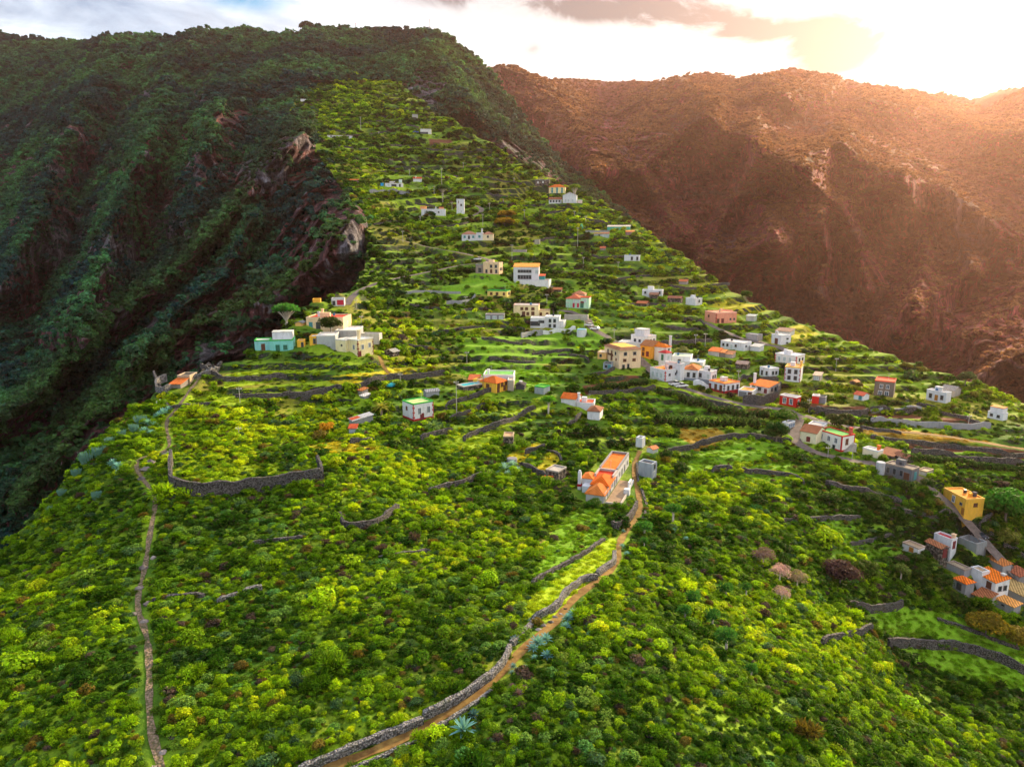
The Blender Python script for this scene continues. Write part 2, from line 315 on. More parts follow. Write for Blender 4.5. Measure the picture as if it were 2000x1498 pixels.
# ------------------------------------------------------------------ terrain : fields (own crops and soils)
LIME = (0.26, 0.38, 0.015); GREEN = (0.11, 0.24, 0.010); LUSH = (0.15, 0.31, 0.012); OCHRE = (0.36, 0.24, 0.03); SOIL = (0.14, 0.05, 0.025); YEL = (0.44, 0.40, 0.02)
FIELDS = [ # colour, shrub density left inside, polygon
 ((.32, .45, .012), .0, [(1022,1168),(1060,1138),(1135,1092),(1186,1052),(1198,1075),(1194,1100),(1150,1130),(1118,1165),(1085,1190),(1040,1195)]),
 (LUSH, .12, [(1035,1120),(1070,1050),(1120,1015),(1165,1010),(1190,1035),(1184,1050),(1120,1090),(1060,1130)]),
 (YEL, .05, [(600,872),(640,864),(700,866),(770,874),(700,886),(620,886)]),
 (LIME, .15, [(340,778),(420,757),(500,756),(640,742),(740,735),(800,722),(812,736),(700,752),(560,772),(420,785),(330,795)]),
 (YEL, .1, [(640,735),(720,728),(800,718),(812,728),(760,738),(660,745)]),
 (LIME, .25, [(340,930),(350,905),(460,905),(560,905),(622,912),(625,918),(560,928),(470,935),(345,935)]),
 (LIME, .08, [(440,728),(500,715),(560,712),(640,715),(640,722),(560,730),(500,740),(440,745)]),
 (LIME, .06, [(880,850),(960,822),(1040,790),(1078,784),(1080,795),(1000,832),(900,862),(850,868)]),
 (LIME, .05, [(905,865),(975,842),(985,850),(950,868),(905,876)]),
 (YEL, .06, [(985,885),(1050,868),(1075,876),(1000,900)]),
 (YEL, .04, [(1035,915),(1075,888),(1100,892),(1085,912),(1050,925)]),
 (LIME, .08, [(850,790),(900,766),(950,762),(960,775),(900,790),(860,805)]),
 (LUSH, .0, [(1272,858),(1300,846),(1330,852),(1352,866),(1300,882),(1278,880)]),
 (OCHRE, .05, [(1330,850),(1330,838),(1400,836),(1422,850),(1395,862),(1360,868)]),
 (SOIL, .0, [(1138,748),(1180,738),(1255,737),(1262,745),(1210,752),(1150,760)]),
 (SOIL, .0, [(1428,796),(1470,790),(1492,800),(1488,808),(1440,806)]),
 (OCHRE, .02, [(1680,838),(1760,838),(1850,848),(1932,858),(1935,864),(1850,860),(1760,854),(1690,850)]),
 (SOIL, .0, [(1750,862),(1850,866),(1950,876),(2100,892),(2100,898),(1950,888),(1830,874),(1755,872)]),
 (SOIL, .0, [(1700,806),(1780,806),(1860,816),(1928,826),(1925,832),(1850,824),(1780,814),(1705,814)]),
 (SOIL, .0, [(1575,788),(1640,796),(1690,790),(1690,798),(1640,804),(1590,800)]),
 (LUSH, .2, [(1770,882),(1880,886),(2100,905),(2100,945),(1960,935),(1850,912),(1790,900)]),
 (LUSH, .0, [(1690,1195),(1760,1198),(1850,1212),(2000,1252),(2100,1280),(2100,1320),(1980,1290),(1860,1250),(1745,1240),(1700,1218)]),
 (LUSH, .03, [(1750,1272),(1850,1278),(1950,1290),(2100,1340),(2100,1380),(1950,1330),(1840,1310),(1780,1290)]),
 (LUSH, .05, [(1330,900),(1380,880),(1450,868),(1520,870),(1560,880),(1500,890),(1400,908),(1350,915)]),
 (LUSH, .1, [(1440,930),(1480,908),(1560,902),(1590,912),(1560,928),(1480,938)]),
 (LUSH, .25, [(1560,1035),(1640,1015),(1720,1030),(1740,1045),(1640,1060),(1570,1050)]),
 (GREEN, .15, [(1600,1085),(1680,1062),(1750,1068),(1770,1085),(1700,1098),(1620,1098)]),
 (LUSH, .2, [(890,668),(1000,655),(1130,650),(1180,664),(1150,684),(1040,700),(940,700)]),
 (LUSH, .15, [(860,560),(920,540),(1000,545),(1010,560),(940,570),(880,575)]),
 (OCHRE, .1, [(755,612),(800,608),(802,616),(760,620)]),
 (YEL, .1, [(1500,655),(1560,635),(1600,650),(1560,665),(1510,668)]),
 (YEL, .1, [(1380,590),(1440,585),(1500,600),(1440,608)]),
 (LIME, .1, [(770,387),(850,385),(862,392),(800,396),(762,394)]),
 (LIME, .1, [(790,396),(862,398),(864,403),(800,404)]),
 (LIME, .2, [(1260,745),(1300,755),(1420,775),(1480,790),(1420,795),(1300,775),(1250,762),(1150,772),(1160,760)]),
 (GREEN, .2, [(1250,775),(1330,770),(1400,785),(1430,800),(1300,800)]),
 (SOIL, .0, [(838,272),(885,268),(880,278),(840,280)]),
 (LUSH, .1, [(880,720),(960,700),(1050,712),(1100,735),(1050,750),(1010,742),(920,730)]),
]
def fields_at(px, py, colr, dens):
    for c, d, poly in FIELDS:
        poly = np.array(poly, float); cc = poly.mean(0); poly = cc + (poly - cc) * np.array([1.04, 1.35])
        x0, y0 = np.min(poly, 0); x1, y1 = np.max(poly, 0)
        m = (px >= x0) & (px <= x1) & (py >= y0) & (py <= y1)
        if not m.any(): continue
        mm = np.zeros(px.shape, bool); mm[m] = inpoly(px[m], py[m], poly)
        if colr is not None: colr[mm] = c
        dens[mm] = d
BARE = [(1225, 905, 26, 60), (1215, 960, 40, 30), (1600, 862, 90, 22)]   # cleared ground round houses : px, py, rx, ry

def finish_A(P, px, py):
    """adds bumps, terraces and road beds to points of the spur"""
    X, Y, Z = P[..., 0], P[..., 1], P[..., 2].copy()
    amp = np.interp(Y, [60, 150, 300, 900], [1.1, 1.0, 1.6, 5.0])
    Z += amp * fbm(X / 22, Y / 22, Z * 0, 4)
    Z += 0.25 * fbm(X / 3.0, Y / 3.0, Z * 0, 3)
    h = np.interp(Y, [100, 250, 500, 900], [2.2, 3.1, 5.4, 9.5])
    wob = fbm(X / 80, Y / 80, 3 + 0 * X, 2) * 1.7
    s = Z / h + wob; f = s - np.floor(s)
    f2 = np.where(f < 0.80, f * 0.20 / 0.80, 0.20 + (f - 0.80) * 0.80 / 0.20)
    dz = (f2 - f) * h
    w = sstep(135, 200, Y) * 0.97
    w = w * (0.65 + 0.35 * sstep(-0.25, 0.1, fbm(X / 45, Y / 45, 9 + 0 * X, 2)))
    w = w * (1 - 0.7 * sstep(560, 300, py) * sstep(760, 700, px))         # wilder towards the cliff edge
    Z = Z + dz * w
    PHASE['f'] = f; PHASE['w'] = w
    for nm, wd, mt, q in ROADW:                                          # road beds
        x0, y0 = q[:, 0].min() - 9, q[:, 1].min() - 9; x1, y1 = q[:, 0].max() + 9, q[:, 1].max() + 9
        m = (X > x0) & (X < x1) & (Y > y0) & (Y < y1)
        if not m.any(): continue
        d, par = polydist(X[m], Y[m], q[:, :2]); zr = np.interp(par, np.arange(len(q)), q[:, 2])
        k = 1 - sstep(wd * 0.6, wd * 0.6 + 3.0, d)
        Z[m] = Z[m] * (1 - k) + zr * k
    for cx, cyy, zz, rr in PADS:                                          # level ground under each house
        m = (np.abs(X - cx) < rr + 5) & (np.abs(Y - cyy) < rr + 5)
        if not m.any(): continue
        d = np.hypot(X[m] - cx, Y[m] - cyy); k = 1 - sstep(rr, rr + 4.0, d)
        Z[m] = Z[m] * (1 - k) + zz * k
    return np.stack([X, Y, Z], -1)
PADS = []; PHASE = {}
from mathutils.bvhtree import BVHTree
def grid_bvh(P):
    nr, nc = P.shape[:2]
    i = (np.arange(nr - 1)[:, None] * nc + np.arange(nc - 1)[None]).ravel()
    q = np.stack([i, i + 1, i + nc + 1, i + nc], -1)
    return BVHTree.FromPolygons(P.reshape(-1, 3).tolist(), q.tolist())
def make_rows():
    return np.concatenate([np.arange(140, 560, 1.9), np.arange(560, 1000, 2.4), np.arange(1000, 1640, 4.0)])
def base_A():
    rows = make_rows(); nc = 660
    l = sil(SIL_L, rows); r = sil(SIL_R, rows)
    u = np.linspace(0, 1, nc)
    px = l[:, None] + (r - l)[:, None] * u[None]; py = np.repeat(rows[:, None], nc, 1)
    # sink the very top rows so the sheet passes under the forested mountain
    return px, py
def skirt(P, n=10, side=1, step=9.0, inward=0.15, down=1.0):
    """carries the sheet on over its crest, back and down out of sight"""
    e = P[:, 0] if side < 0 else P[:, -1]
    out = []
    for k in range(1, n + 1):
        s = step * k * (1 + 0.12 * k)
        d = e.copy(); hd = d[:, :2] / (np.linalg.norm(d[:, :2], axis=1, keepdims=True) + 1e-9)
        q = e.copy(); q[:, :2] += hd * s; q[:, 0] += (-side) * inward * s
        q[:, 2] += -down * s * (0.35 + 0.09 * k) + s * np.minimum(d[:, 2] / np.maximum(d[:, 1], 1), 0.15)
        out.append(q)
    out = np.stack(out, 1)
    return np.concatenate([out[:, ::-1], P], 1) if side < 0 else np.concatenate([P, out], 1)
# ------------------------------------------------------------------ terrain : the forested mountain and the far range
SKY_M = [(-300,60),(-150,58),(0,62),(15,68),(50,73),(110,79),(160,82),(185,80),(212,72),(260,70),(290,68),(345,76),(362,66),(382,57),(440,60),(495,58),(540,70),(575,72),(600,55),(640,58),(690,60),(760,58),(812,60),(850,62),(880,76),(905,96),(935,117),(960,146),(1000,200),(1040,250),(1080,298),(1110,330),(1160,362),(1200,400),(1250,440),(1300,478)]
M_PTS = [(-300,60,1900),(0,64,1850),(160,83,1750),(250,72,1560),(400,60,1500),(560,72,1440),(700,60,1380),(850,62,1330),(900,95,1270),(960,147,1190),(1040,250,1080),(1120,338,980),(1200,400,900),(1300,478,830),
 (700,200,812),(800,240,745),(800,330,605),(850,400,530),(750,470,445),(700,130,1080),(600,120,1080),(800,130,1060),(850,500,430),(850,600,420),(850,800,400),(1000,500,560),(1200,700,560),(1000,1100,400),(1300,1100,500),(1300,700,640),
 (540,212,830),(568,248,702),(620,302,604),(655,352,530),(690,402,465),(713,450,410),(705,500,378),(650,560,404),(600,620,398),(500,690,380),(400,720,362),(300,775,348),(200,850,330),(100,985,300),(0,1085,290),(-300,1100,300),(300,1150,280),
 (640,420,452),(600,500,445),(560,400,530),(520,300,665),(450,250,800),(400,400,650),(300,300,860),(200,200,1110),(100,200,1260),(0,200,1400),(-200,200,1450),(-200,500,800),(0,400,930),(150,400,830),(300,500,640),(450,500,530),(0,600,640),(150,600,580),(300,620,505),(450,600,450),(0,800,440),(150,800,405),(300,720,402),(-200,800,430),(400,150,1180),(300,150,1230),
 (832,196,860),(870,150,1010),(900,200,930),(900,240,880),(960,276,900),(1050,331,880),(1150,386,840),(1250,445,810),(950,180,1120),(1000,250,1010),(870,100,1180)]
RM = [(60, 46, [(600,245),(520,330),(440,430),(330,540),(200,640),(80,760),(-40,850)]), (22, 55, [(690,420),(640,500),(560,560),(420,620),(300,700),(160,840),(40,980)]),
      (130, 80, [(212,75),(180,150),(110,300),(60,450),(0,560)]), (120, 70, [(382,60),(330,140),(300,260),(240,380),(200,520),(140,640)]), (90, 60, [(600,60),(520,130),(440,200),(400,300),(370,420)]),
      (40, 40, [(850,64),(880,150),(950,250),(1060,360),(1180,450)]), (70, 50, [(480,60),(440,130),(380,230)]), (50, 30, [(500,430),(430,540),(330,620),(250,720)])]
SKY_D = [(900,150),(955,132),(980,127),(1010,133),(1045,146),(1080,156),(1120,153),(1160,156),(1190,162),(1240,158),(1285,159),(1330,150),(1350,146),(1400,145),(1440,153),(1470,148),(1500,144),(1540,135),(1570,136),(1582,143),(1620,144),(1650,156),(1700,166),(1750,172),(1800,180),(1812,185),(1840,183),(1870,190),(1892,197),(1915,193),(1940,183),(1970,174),(2000,172),(2100,158),(2400,150)]
D_PTS = [(900,150,2100),(960,140,2150),(1100,162,2500),(1280,165,2350),(1400,152,2200),(1540,142,2150),(1700,172,2250),(1890,200,2500),(2000,178,1900),(2300,165,1900),
 (1050,220,1850),(1150,320,1600),(1250,440,1250),(1240,240,1950),(1200,350,1500),(1400,230,1600),(1300,400,1200),(1500,300,1450),(1640,280,1400),(1500,450,1080),(1400,560,960),(1700,450,1080),(1900,400,1200),(2150,400,1150),
 (1700,600,860),(1550,640,850),(1900,600,840),(1800,720,700),(2000,720,560),(2300,700,540),(1950,820,540),(1900,260,1800),(1750,225,1850),(900,600,1100),(1200,900,800),(1600,950,620),(2300,950,480)]
RD = [(60, 26, [(1250,330),(1290,400),(1340,470)]), (60, 26, [(1400,270),(1440,340),(1500,420),(1520,470)]), (70, 30, [(1560,330),(1640,400),(1680,480),(1700,560)]), (70, 30, [(1760,345),(1800,430),(1810,520),(1780,600)]), (60, 28, [(1330,160),(1390,190),(1400,225)]), (70, 30, [(1640,150),(1600,200),(1560,215)]), (60, 26, [(1850,372),(1870,450),(1900,520)]), (50, 24, [(1600,420),(1620,500),(1600,570)]), (50, 24, [(1480,300),(1440,380),(1400,450),(1370,520)]), (200, 60, [(980,128),(1060,168),(1110,215),(1140,265),(1168,330)]), (170, 60, [(1330,152),(1300,190),(1262,240),(1212,290),(1172,338)]),
      (150, 62, [(1500,145),(1440,172),(1378,222),(1410,252),(1460,266),(1492,292),(1560,330)]), (110, 55, [(1378,224),(1330,270),(1255,330),(1205,400),(1290,470)]),
      (150, 55, [(1560,175),(1510,188),(1470,232),(1475,262)]), (130, 60, [(1640,272),(1590,300),(1510,312)]), (130, 60, [(1640,272),(1690,312),(1750,335),(1850,368),(1930,430)]),
      (170, 45, [(1700,195),(1760,202),(1850,232),(1960,262),(2100,270)]), (90, 70, [(1520,480),(1600,420),(1700,360)]), (90, 50, [(1400,520),(1500,470),(1560,400),(1590,320)]),
      (60, 60, [(2150,690),(2010,690),(1950,705),(1905,745),(1890,800)]), (60, 50, [(2050,560),(1960,610),(1900,650)]), (80, 60, [(1760,640),(1850,560),(1990,470)])]
RIDGE = {}
def patch(name, x0, x1, nx, sky, bottom, ny, ev, ridges, mat, namp, nscale, colors=None):
    px1 = np.linspace(x0, x1, nx); top = np.interp(px1, [a for a, b in sky], [b for a, b in sky])
    top = top + 1.6 * fbm(px1 / 14.0, px1 * 0, px1 * 0 + 3, 3)
    v = np.linspace(0, 1, ny) ** 1.15
    px = np.repeat(px1[None], ny, 0); py = top[None] + (bottom - top)[None] * v[:, None]
    Y = ev(px, py)
    for a, w, pl in ridges:
        qx = px + 9 * fbm(px / 55, py / 55, 1 + 0 * px, 3); qy = py + 9 * fbm(px / 55, py / 55, 5 + 0 * px, 3)
        d, par = polydist(qx, qy, pl); rb = np.maximum(0, 1 - d / (w * (1.25 if name == 'D' else 1.0))) ** 1.1; Y = Y - a * (2.1 if name == 'D' else 1.6) * rb; RIDGE[name] = np.maximum(RIDGE.get(name, 0), rb)
    P = raydir(px, py) * Y[..., None]
    calm = 1.0
    if name == 'M':      # keep the forest sheet behind the terraced spur
        ins = np.where(py > 160, np.minimum(px - sil(SIL_L, py), sil(SIL_R, py) - px), -999.0)
        calm = .12 + .88 * sstep(0, -50, ins); Y = Y * (1 + .12 * sstep(0, 50, ins)); P = raydir(px, py) * Y[..., None]
    # gullies and crags : relief along the line away from the valley, fading at the skyline
    wx = P[..., 0] + 40 * fbm(P[..., 0] / 130, P[..., 1] / 130, P[..., 2] / 130, 3)
    n = ridged(wx / nscale, P[..., 1] / (nscale * 2.5), P[..., 2] / (nscale * 3.6), 5, .58) - 0.5
    n2 = ridged(P[..., 0] / (nscale * .22), P[..., 1] / (nscale * .22), P[..., 2] / (nscale * .5), 4) - .5
    k = sstep(0, 0.06, v)[:, None]
    dY = -(n * namp * np.interp(Y, [300, 1000, 2000], [0.35, 1.0, 1.5]) + n2 * namp * 0.30) * k * calm - (ridged(P[..., 0] / 16, P[..., 1] / 16, P[..., 2] / 34, 4, .6) - .5) * np.interp(Y, [300, 900, 2000], [13, 16, 20]) * k * np.minimum(1, calm + .5)
    P = raydir(px, py) * (Y + dY)[..., None]
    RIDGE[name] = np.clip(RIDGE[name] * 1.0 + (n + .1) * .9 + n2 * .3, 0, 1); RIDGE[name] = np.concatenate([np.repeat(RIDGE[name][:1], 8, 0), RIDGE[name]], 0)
    # back slope behind the skyline
    e = P[0]; rows = []
    for j in range(8, 0, -1):
        s = 28.0 * j * (1 + .2 * j); q = e.copy(); q[:, 1] += s; q[:, 2] += s * (e[:, 2] / e[:, 1]) - s * (0.10 + 0.07 * j); rows.append(q)
    P = np.concatenate([np.stack(rows), P], 0)
    px = np.concatenate([np.repeat(px[:1], 8, 0), px], 0); py = np.concatenate([np.repeat(py[:1], 8, 0), py], 0)
    return P, px, py
matG = ground_mat()
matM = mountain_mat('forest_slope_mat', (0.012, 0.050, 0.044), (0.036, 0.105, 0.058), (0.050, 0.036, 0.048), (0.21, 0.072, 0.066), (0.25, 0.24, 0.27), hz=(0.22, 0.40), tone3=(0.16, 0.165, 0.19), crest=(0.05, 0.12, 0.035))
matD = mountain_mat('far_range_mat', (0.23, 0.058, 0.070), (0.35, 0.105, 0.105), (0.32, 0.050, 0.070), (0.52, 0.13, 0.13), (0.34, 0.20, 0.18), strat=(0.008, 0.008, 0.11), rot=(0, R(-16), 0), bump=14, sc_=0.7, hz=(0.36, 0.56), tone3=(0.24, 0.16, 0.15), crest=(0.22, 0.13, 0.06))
evM = tps(M_PTS, 1e-4); evD = tps(D_PTS, 1e-4)
def bottomM(x): return np.interp(x, [-300, 0, 200, 400, 560, 700, 900, 1300], [1180, 1180, 1000, 860, 780, 700, 620, 640])
pxm1 = np.linspace(-300, 1300, 460)
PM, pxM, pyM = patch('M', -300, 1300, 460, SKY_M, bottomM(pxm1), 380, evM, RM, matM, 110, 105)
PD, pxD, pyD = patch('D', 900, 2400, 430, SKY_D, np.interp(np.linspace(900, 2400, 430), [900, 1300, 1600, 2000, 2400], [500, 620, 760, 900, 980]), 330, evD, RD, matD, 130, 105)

def masses(px, py, P, lst, grey, ns=40):
    r = np.zeros(px.shape); gq = np.zeros(px.shape)
    nz = fbm(P[..., 0] / ns, P[..., 1] / ns, P[..., 2] / ns * 1.0, 4); nq = fbm(P[..., 0] / 110, P[..., 1] / 110, P[..., 2] / 25, 3)
    for cx, cy_, rx, ry, w in lst:
        d = ((px - cx) / rx) ** 2 + ((py - cy_) / ry) ** 2; r = np.maximum(r, w * sstep(1.15, .35, d + nz * 1.1))
    r = np.maximum(r, .78 * sstep(.02, .30, nq) * (py > np.interp(px, [0, 900, 2000], [230, 230, 280])))
    for cx, cy_, rx, ry in grey: gq = np.maximum(gq, sstep(1.2, .4, ((px - cx) / rx) ** 2 + ((py - cy_) / ry) ** 2 + nz))
    gq = np.maximum(gq, sstep(.28, .5, nq) * .8)
    return r, gq
ROCK_M = [(610,480,75,120,1),(650,400,60,70,.9),(690,440,36,60,1),(560,330,60,50,.9),(500,360,55,50,.8),(450,236,45,26,.9),(600,620,80,60,.9),(520,600,60,50,.6),(380,700,50,60,.9),(150,490,130,50,.6),(60,600,90,80,.6),(290,186,24,14,1),(388,192,22,20,1),(330,440,60,40,.5),(200,330,60,24,.4),(830,172,42,42,1),(120,660,60,30,.6),(30,850,60,50,.6),(350,520,50,25,.4),(430,780,50,40,.8),(240,130,25,10,.4),(1050,270,30,30,.4),(1000,260,14,24,.6),(660,560,60,40,.9),(470,290,30,20,.6)]
GREY_M = [(290,186,30,20),(388,192,26,24),(830,172,50,50),(150,490,130,60),(690,480,30,60),(1000,260,30,30),(400,690,20,40),(520,330,50,50),(340,440,50,40)]
rkM, gM = masses(pxM, pyM, PM, ROCK_M, GREY_M)
ROCK_D = [(1700,560,330,230,.75),(1400,420,130,110,.7),(1440,330,90,50,.8),(1190,240,40,22,.8),(1150,280,24,30,.8),(1280,180,60,12,.3),(1500,250,40,14,.5),(1580,245,60,14,.6),(1950,750,100,100,.7),(1800,320,90,20,.4),(1500,520,100,130,.8),(1850,650,200,120,.8),(1600,340,40,16,.6),(1380,330,40,40,.6)]
GREY_D = [(1960,760,90,80),(1560,600,60,50),(1660,250,80,16),(1420,480,30,40),(1880,440,60,90),(1580,240,60,16)]
rkD, gD = masses(pxD, pyD, PD, ROCK_D, GREY_D, 70)
# ------------------------------------------------------------------ the houses, huts and sheds
# label, category, near corner px/py, left edge px (or -metres), right edge px (or -metres), height px, yaw deg, wall, roof, extras
W = (0.68, 0.70, 0.75); WS = (0.45, 0.47, 0.52); CREAM = (0.78, 0.66, 0.40); PEACH = (0.80, 0.56, 0.36); YELW = (0.85, 0.50, 0.06); GREY = (0.26, 0.27, 0.29); DGREY = (0.13, 0.13, 0.14)
STONE = 'stone'; TEAL = (0.22, 0.62, 0.58); PINK = (0.78, 0.32, 0.22); REDW = (0.62, 0.03, 0.02); ORT = (0.72, 0.16, 0.025); BRT = (0.30, 0.12, 0.06); RDT = (0.50, 0.08, 0.03); GRN = (0.05, 0.42, 0.07)
PALE = (0.62, 0.62, 0.60); CRIM = (0.42, 0.02, 0.03); DARK = (0.05, 0.05, 0.05); TAN = (0.42, 0.33, 0.22); RUST = (0.55, 0.20, 0.06); OCR = (0.82, 0.45, 0.06)
HOUSES = []
def H(label, cat, cx, cy, xl, xr, h, yaw, wall, roof, **kw):
    HOUSES.append(dict(label=label, cat=cat, cx=cx, cy=cy, xl=xl, xr=xr, h=h, yaw=yaw, wall=wall, roof=roof, **kw))
def row(n, v, w=1.0, h=1.2, k='g', a=0.15, b=0.85): return [(a + (b - a) * (i / (n - 1) if n > 1 else .5), v, w, h, k) for i in range(n)]
# --- on the left knoll
H('turquoise house with green roof parapet on the left knoll', 'house', 573,685, 528,-8, 22, 6, TEAL, ('flat',(0.45,0.5,0.5),GRN), L=[(.33,0,1.1,2.0,'G'),(.66,.15,1.1,1.4,'G')], boxes=[(-6.8,3.0,-.2,7.5,0,2.3,W,PALE)])
H('low cyan annex at the left end of the turquoise house', 'house', 528,684, 498,-6, 20, 6, (0.25,0.60,0.62), ('flat',PALE,GRN), L=[(.55,0,1.0,2.1,'b')])
H('peach house with red roof behind the round tree on the left knoll', 'house', 671,643, 599,687, 23, 16, (0.80,0.60,0.36), ('flat',(0.50,0.05,0.03),(0.75,0.6,0.4)), L=[(.12,.2,1.1,1.6,'t'),(.32,0,1.5,2.4,'k')], R=[(.5,.3,.8,1.1,'w')], chim=[(.25,.4,1.6,W),(.3,.6,2.4,PEACH)])
H('tiny gabled hut under the big umbrella-shaped tree', 'hut', 590,637, 577,-4, 6, 20, (0.75,0.45,0.15), ('gy',GREY))
H('white house with a crimson wall panel beside the ridge road', 'house', 673,598, 648,-5, 15, 4, W, ('flat',PALE,WS), L=[(.18,.1,1.0,1.8,'k'),(.68,.18,2.6,2.2,'c')])
H('small mustard shed behind the crimson panelled house', 'shed', 626,591, 611,-4, 7, 4, OCR, ('flat',TAN,OCR))
H('weathered grey block house on the left knoll', 'house', 656,675, 619,-9, 20, 8, (0.42,0.46,0.48), ('flat',(0.66,0.66,0.68),PALE))
H('mustard yellow lean-to joined to the weathered grey block house', 'annex', 618,672, 605,-6, 15, 8, YELW, ('flat',PALE,OCR), L=[(.75,0,.8,1.8,'k')])
H('square mustard shed with an open doorway next to the turquoise house', 'shed', 594,678, 581,-4, 13, 8, YELW, ('flat',GREY,OCR), L=[(.75,0,.7,1.6,'k')])
H('long grey barn with pale flat roof at the rear of the left knoll', 'barn', 697,662, 655,-12, 17, 12, (0.40,0.40,0.42), ('flat',(0.66,0.67,0.69),PALE))
H('cream two storey house with dark red chequered corners on the left knoll', 'house', 700,698, 674,730, 34, 48, (0.82,0.72,0.42), ('flat',(0.62,0.62,0.62),(0.72,0.72,0.68)), L=[(.25,.45,.8,1.5,'g'),(.7,.45,.8,1.5,'g')], R=[(.3,.45,.9,1.5,'g'),(.75,.5,.9,1.5,'g'),(.1,0,1.0,1.9,'m')], quoin=((0.16,0.02,0.02),'CR'), chim=[(.75,.3,3.0,CREAM)])
H('cream low wing on the left flank of the chequered house', 'annex', 676,688, 656,-6, 24, 40, (0.80,0.72,0.44), ('flat',PALE,PALE), L=[(.6,.5,.6,.6,'k')])
H('roofless pale stone building right of the chequered house', 'ruin', 741,673, 706,747, 21, 20, (0.50,0.49,0.46), ('open',))
H('gabled stone hut beside the footpath below the knoll', 'hut', 768,697, 752,780, 9, 40, STONE, ('gy',(0.35,0.35,0.33)))
H('small stone block hut on the cliff edge at far left', 'hut', 371,744, 347,386, 11, 25, (0.42,0.33,0.22), ('flat',DARK,(0.45,0.36,0.26)))
H('little stone pen hut with orange sheet roof at far left', 'hut', 353,759, 332,368, 9, 28, (0.24,0.22,0.20), ('shed',(0.62,0.16,0.03)))
# --- gardens in the middle
H('white house with green roof and crimson base in the gardens', 'house', 808,823, 787,847, 34, 60, W, ('flat',(0.45,0.62,0.25),GRN), R=[(.3,.38,.9,1.9,'g'),(.75,.38,.9,1.9,'g'),(.42,0,1.1,1.9,'m')], L=[(.4,.55,.7,1.1,'b')], quoin=(CRIM,'CR'), band=(CRIM,.6))
H('grey shed with pitched slate roof above the white and crimson house', 'shed', 833,776, 827,858, 10, 68, (0.30,0.33,0.37), ('gy',(0.30,0.32,0.36)))
H('long low shed with one rust red and two silver roof sheets', 'shed', 690,831, 682,729, 9, 70, (0.26,0.28,0.30), ('shedx',(0.52,0.54,0.56)), sheet=(0.58,0.10,0.03))
H('tumbledown hut with rusty orange roof in the gardens', 'hut', 707,769, 699,718, 6, 50, (0.3,0.28,0.26), ('shed',RUST))
H('small white roofed coop below the rusty garden hut', 'hut', 712,779, 705,723, 5, 50, (0.28,0.30,0.32), ('shed',(0.72,0.70,0.70)))
H('tiny grey and red shelter at the foot of the gardens', 'hut', 696,846, 689,-2, 10, 10, (0.35,0.40,0.48), ('shed',RDT))
H('mustard house with orange tile roof and brown doors by the pool', 'house', 969,768, 937,992, 19, 40, YELW, ('hip',ORT), L=[(.5,.45,1.2,1.1,'b')], R=[(.2,.45,1,1.5,'b'),(.5,.55,1,1.3,'b'),(.82,.6,1,1.2,'b'),(.18,0,1,1.8,'b'),(.7,.05,1,1.8,'b')])
H('flat roofed mustard wing of the house by the pool', 'annex', 948,755, 924,960, 12, 30, YELW, ('flat',(0.70,0.58,0.40),OCR), L=[(.5,.2,1.4,1.4,'w')])
H('white house with a stepped green roof behind the mustard house', 'house', 1003,752, 944,-8, 20, 4, W, ('flat',(0.16,0.45,0.10),(0.80,0.85,0.78)), chim=[(.15,.3,1.4,W)])
H('open shelter with terracotta roof left of the mustard house', 'shelter', 936,746, 915,-5, 4, 6, (0.30,0.18,0.10), ('shed',(0.55,0.14,0.05)))
H('grey store joined to the right end of the mustard house', 'annex', 1003,764, 992,-5, 22, 4, (0.38,0.33,0.28), ('flat',(0.70,0.50,0.35),PALE))
H('black gabled hut with a white chimney in the middle of the village', 'hut', 1024,761, 1007,-4, 8, 8, (0.07,0.07,0.08), ('gy',(0.04,0.04,0.05)), chim=[(.5,.5,1.2,W)])
H('grey drum-like store with bright green flat roof', 'store', 1062,771, 1044,1074, 15, 32, (0.30,0.36,0.40), ('flat',(0.14,0.45,0.05),GRN))
H('low white cottage with long orange gable roof above the terraces', 'house', 1124,789, 1096,-6, 9, 18, W, ('gx',ORT))
H('white cottage with red flat roof and white parapet above the terraces', 'house', 1160,796, 1126,-6, 9, 4, W, ('flat',(0.60,0.10,0.04),W), chim=[(.02,.3,2.8,W)])
H('white cube cottage with brown pyramid roof above the terraces', 'house', 1171,821, 1147,-6, 17, 10, W, ('hip',BRT))
H('slim stone hut with a peach coloured roof on the lime terraces', 'hut', 1002,867, 983,-4.5, 15, 4, STONE, ('flat',(0.55,0.33,0.2),TAN))
H('dark stone barn with grey plank roof on the middle terraces', 'barn', 1090,941, 1066,1106, 20, 28, STONE, ('flat',(0.42,0.39,0.36),(0.4,0.37,0.34)), boxes=[(-3.6,-2.0,-1.4,-.05,-99,1.3,(0.5,0.5,0.5),(0.7,0.12,0.03))])
H('tall bluish white tower hut beside the dirt path', 'hut', 1272,938, 1246,1282, 31, 26, (0.30,0.35,0.41), ('open2',(0.16,0.10,0.08)), R=[(.55,.62,.7,1.2,'k'),(.5,.1,.8,1.6,'w')])
H('small roofless white hut next to the green crop field', 'hut', 1254,874, 1242,1259, 18, 20, (0.55,0.60,0.66), ('open2',(0.10,0.08,0.07)))
H('tiny white hut with orange gable roof next to the crop field', 'hut', 1275,886, 1263,1283, 8, 36, (0.60,0.62,0.64), ('gy',(0.65,0.24,0.10)))
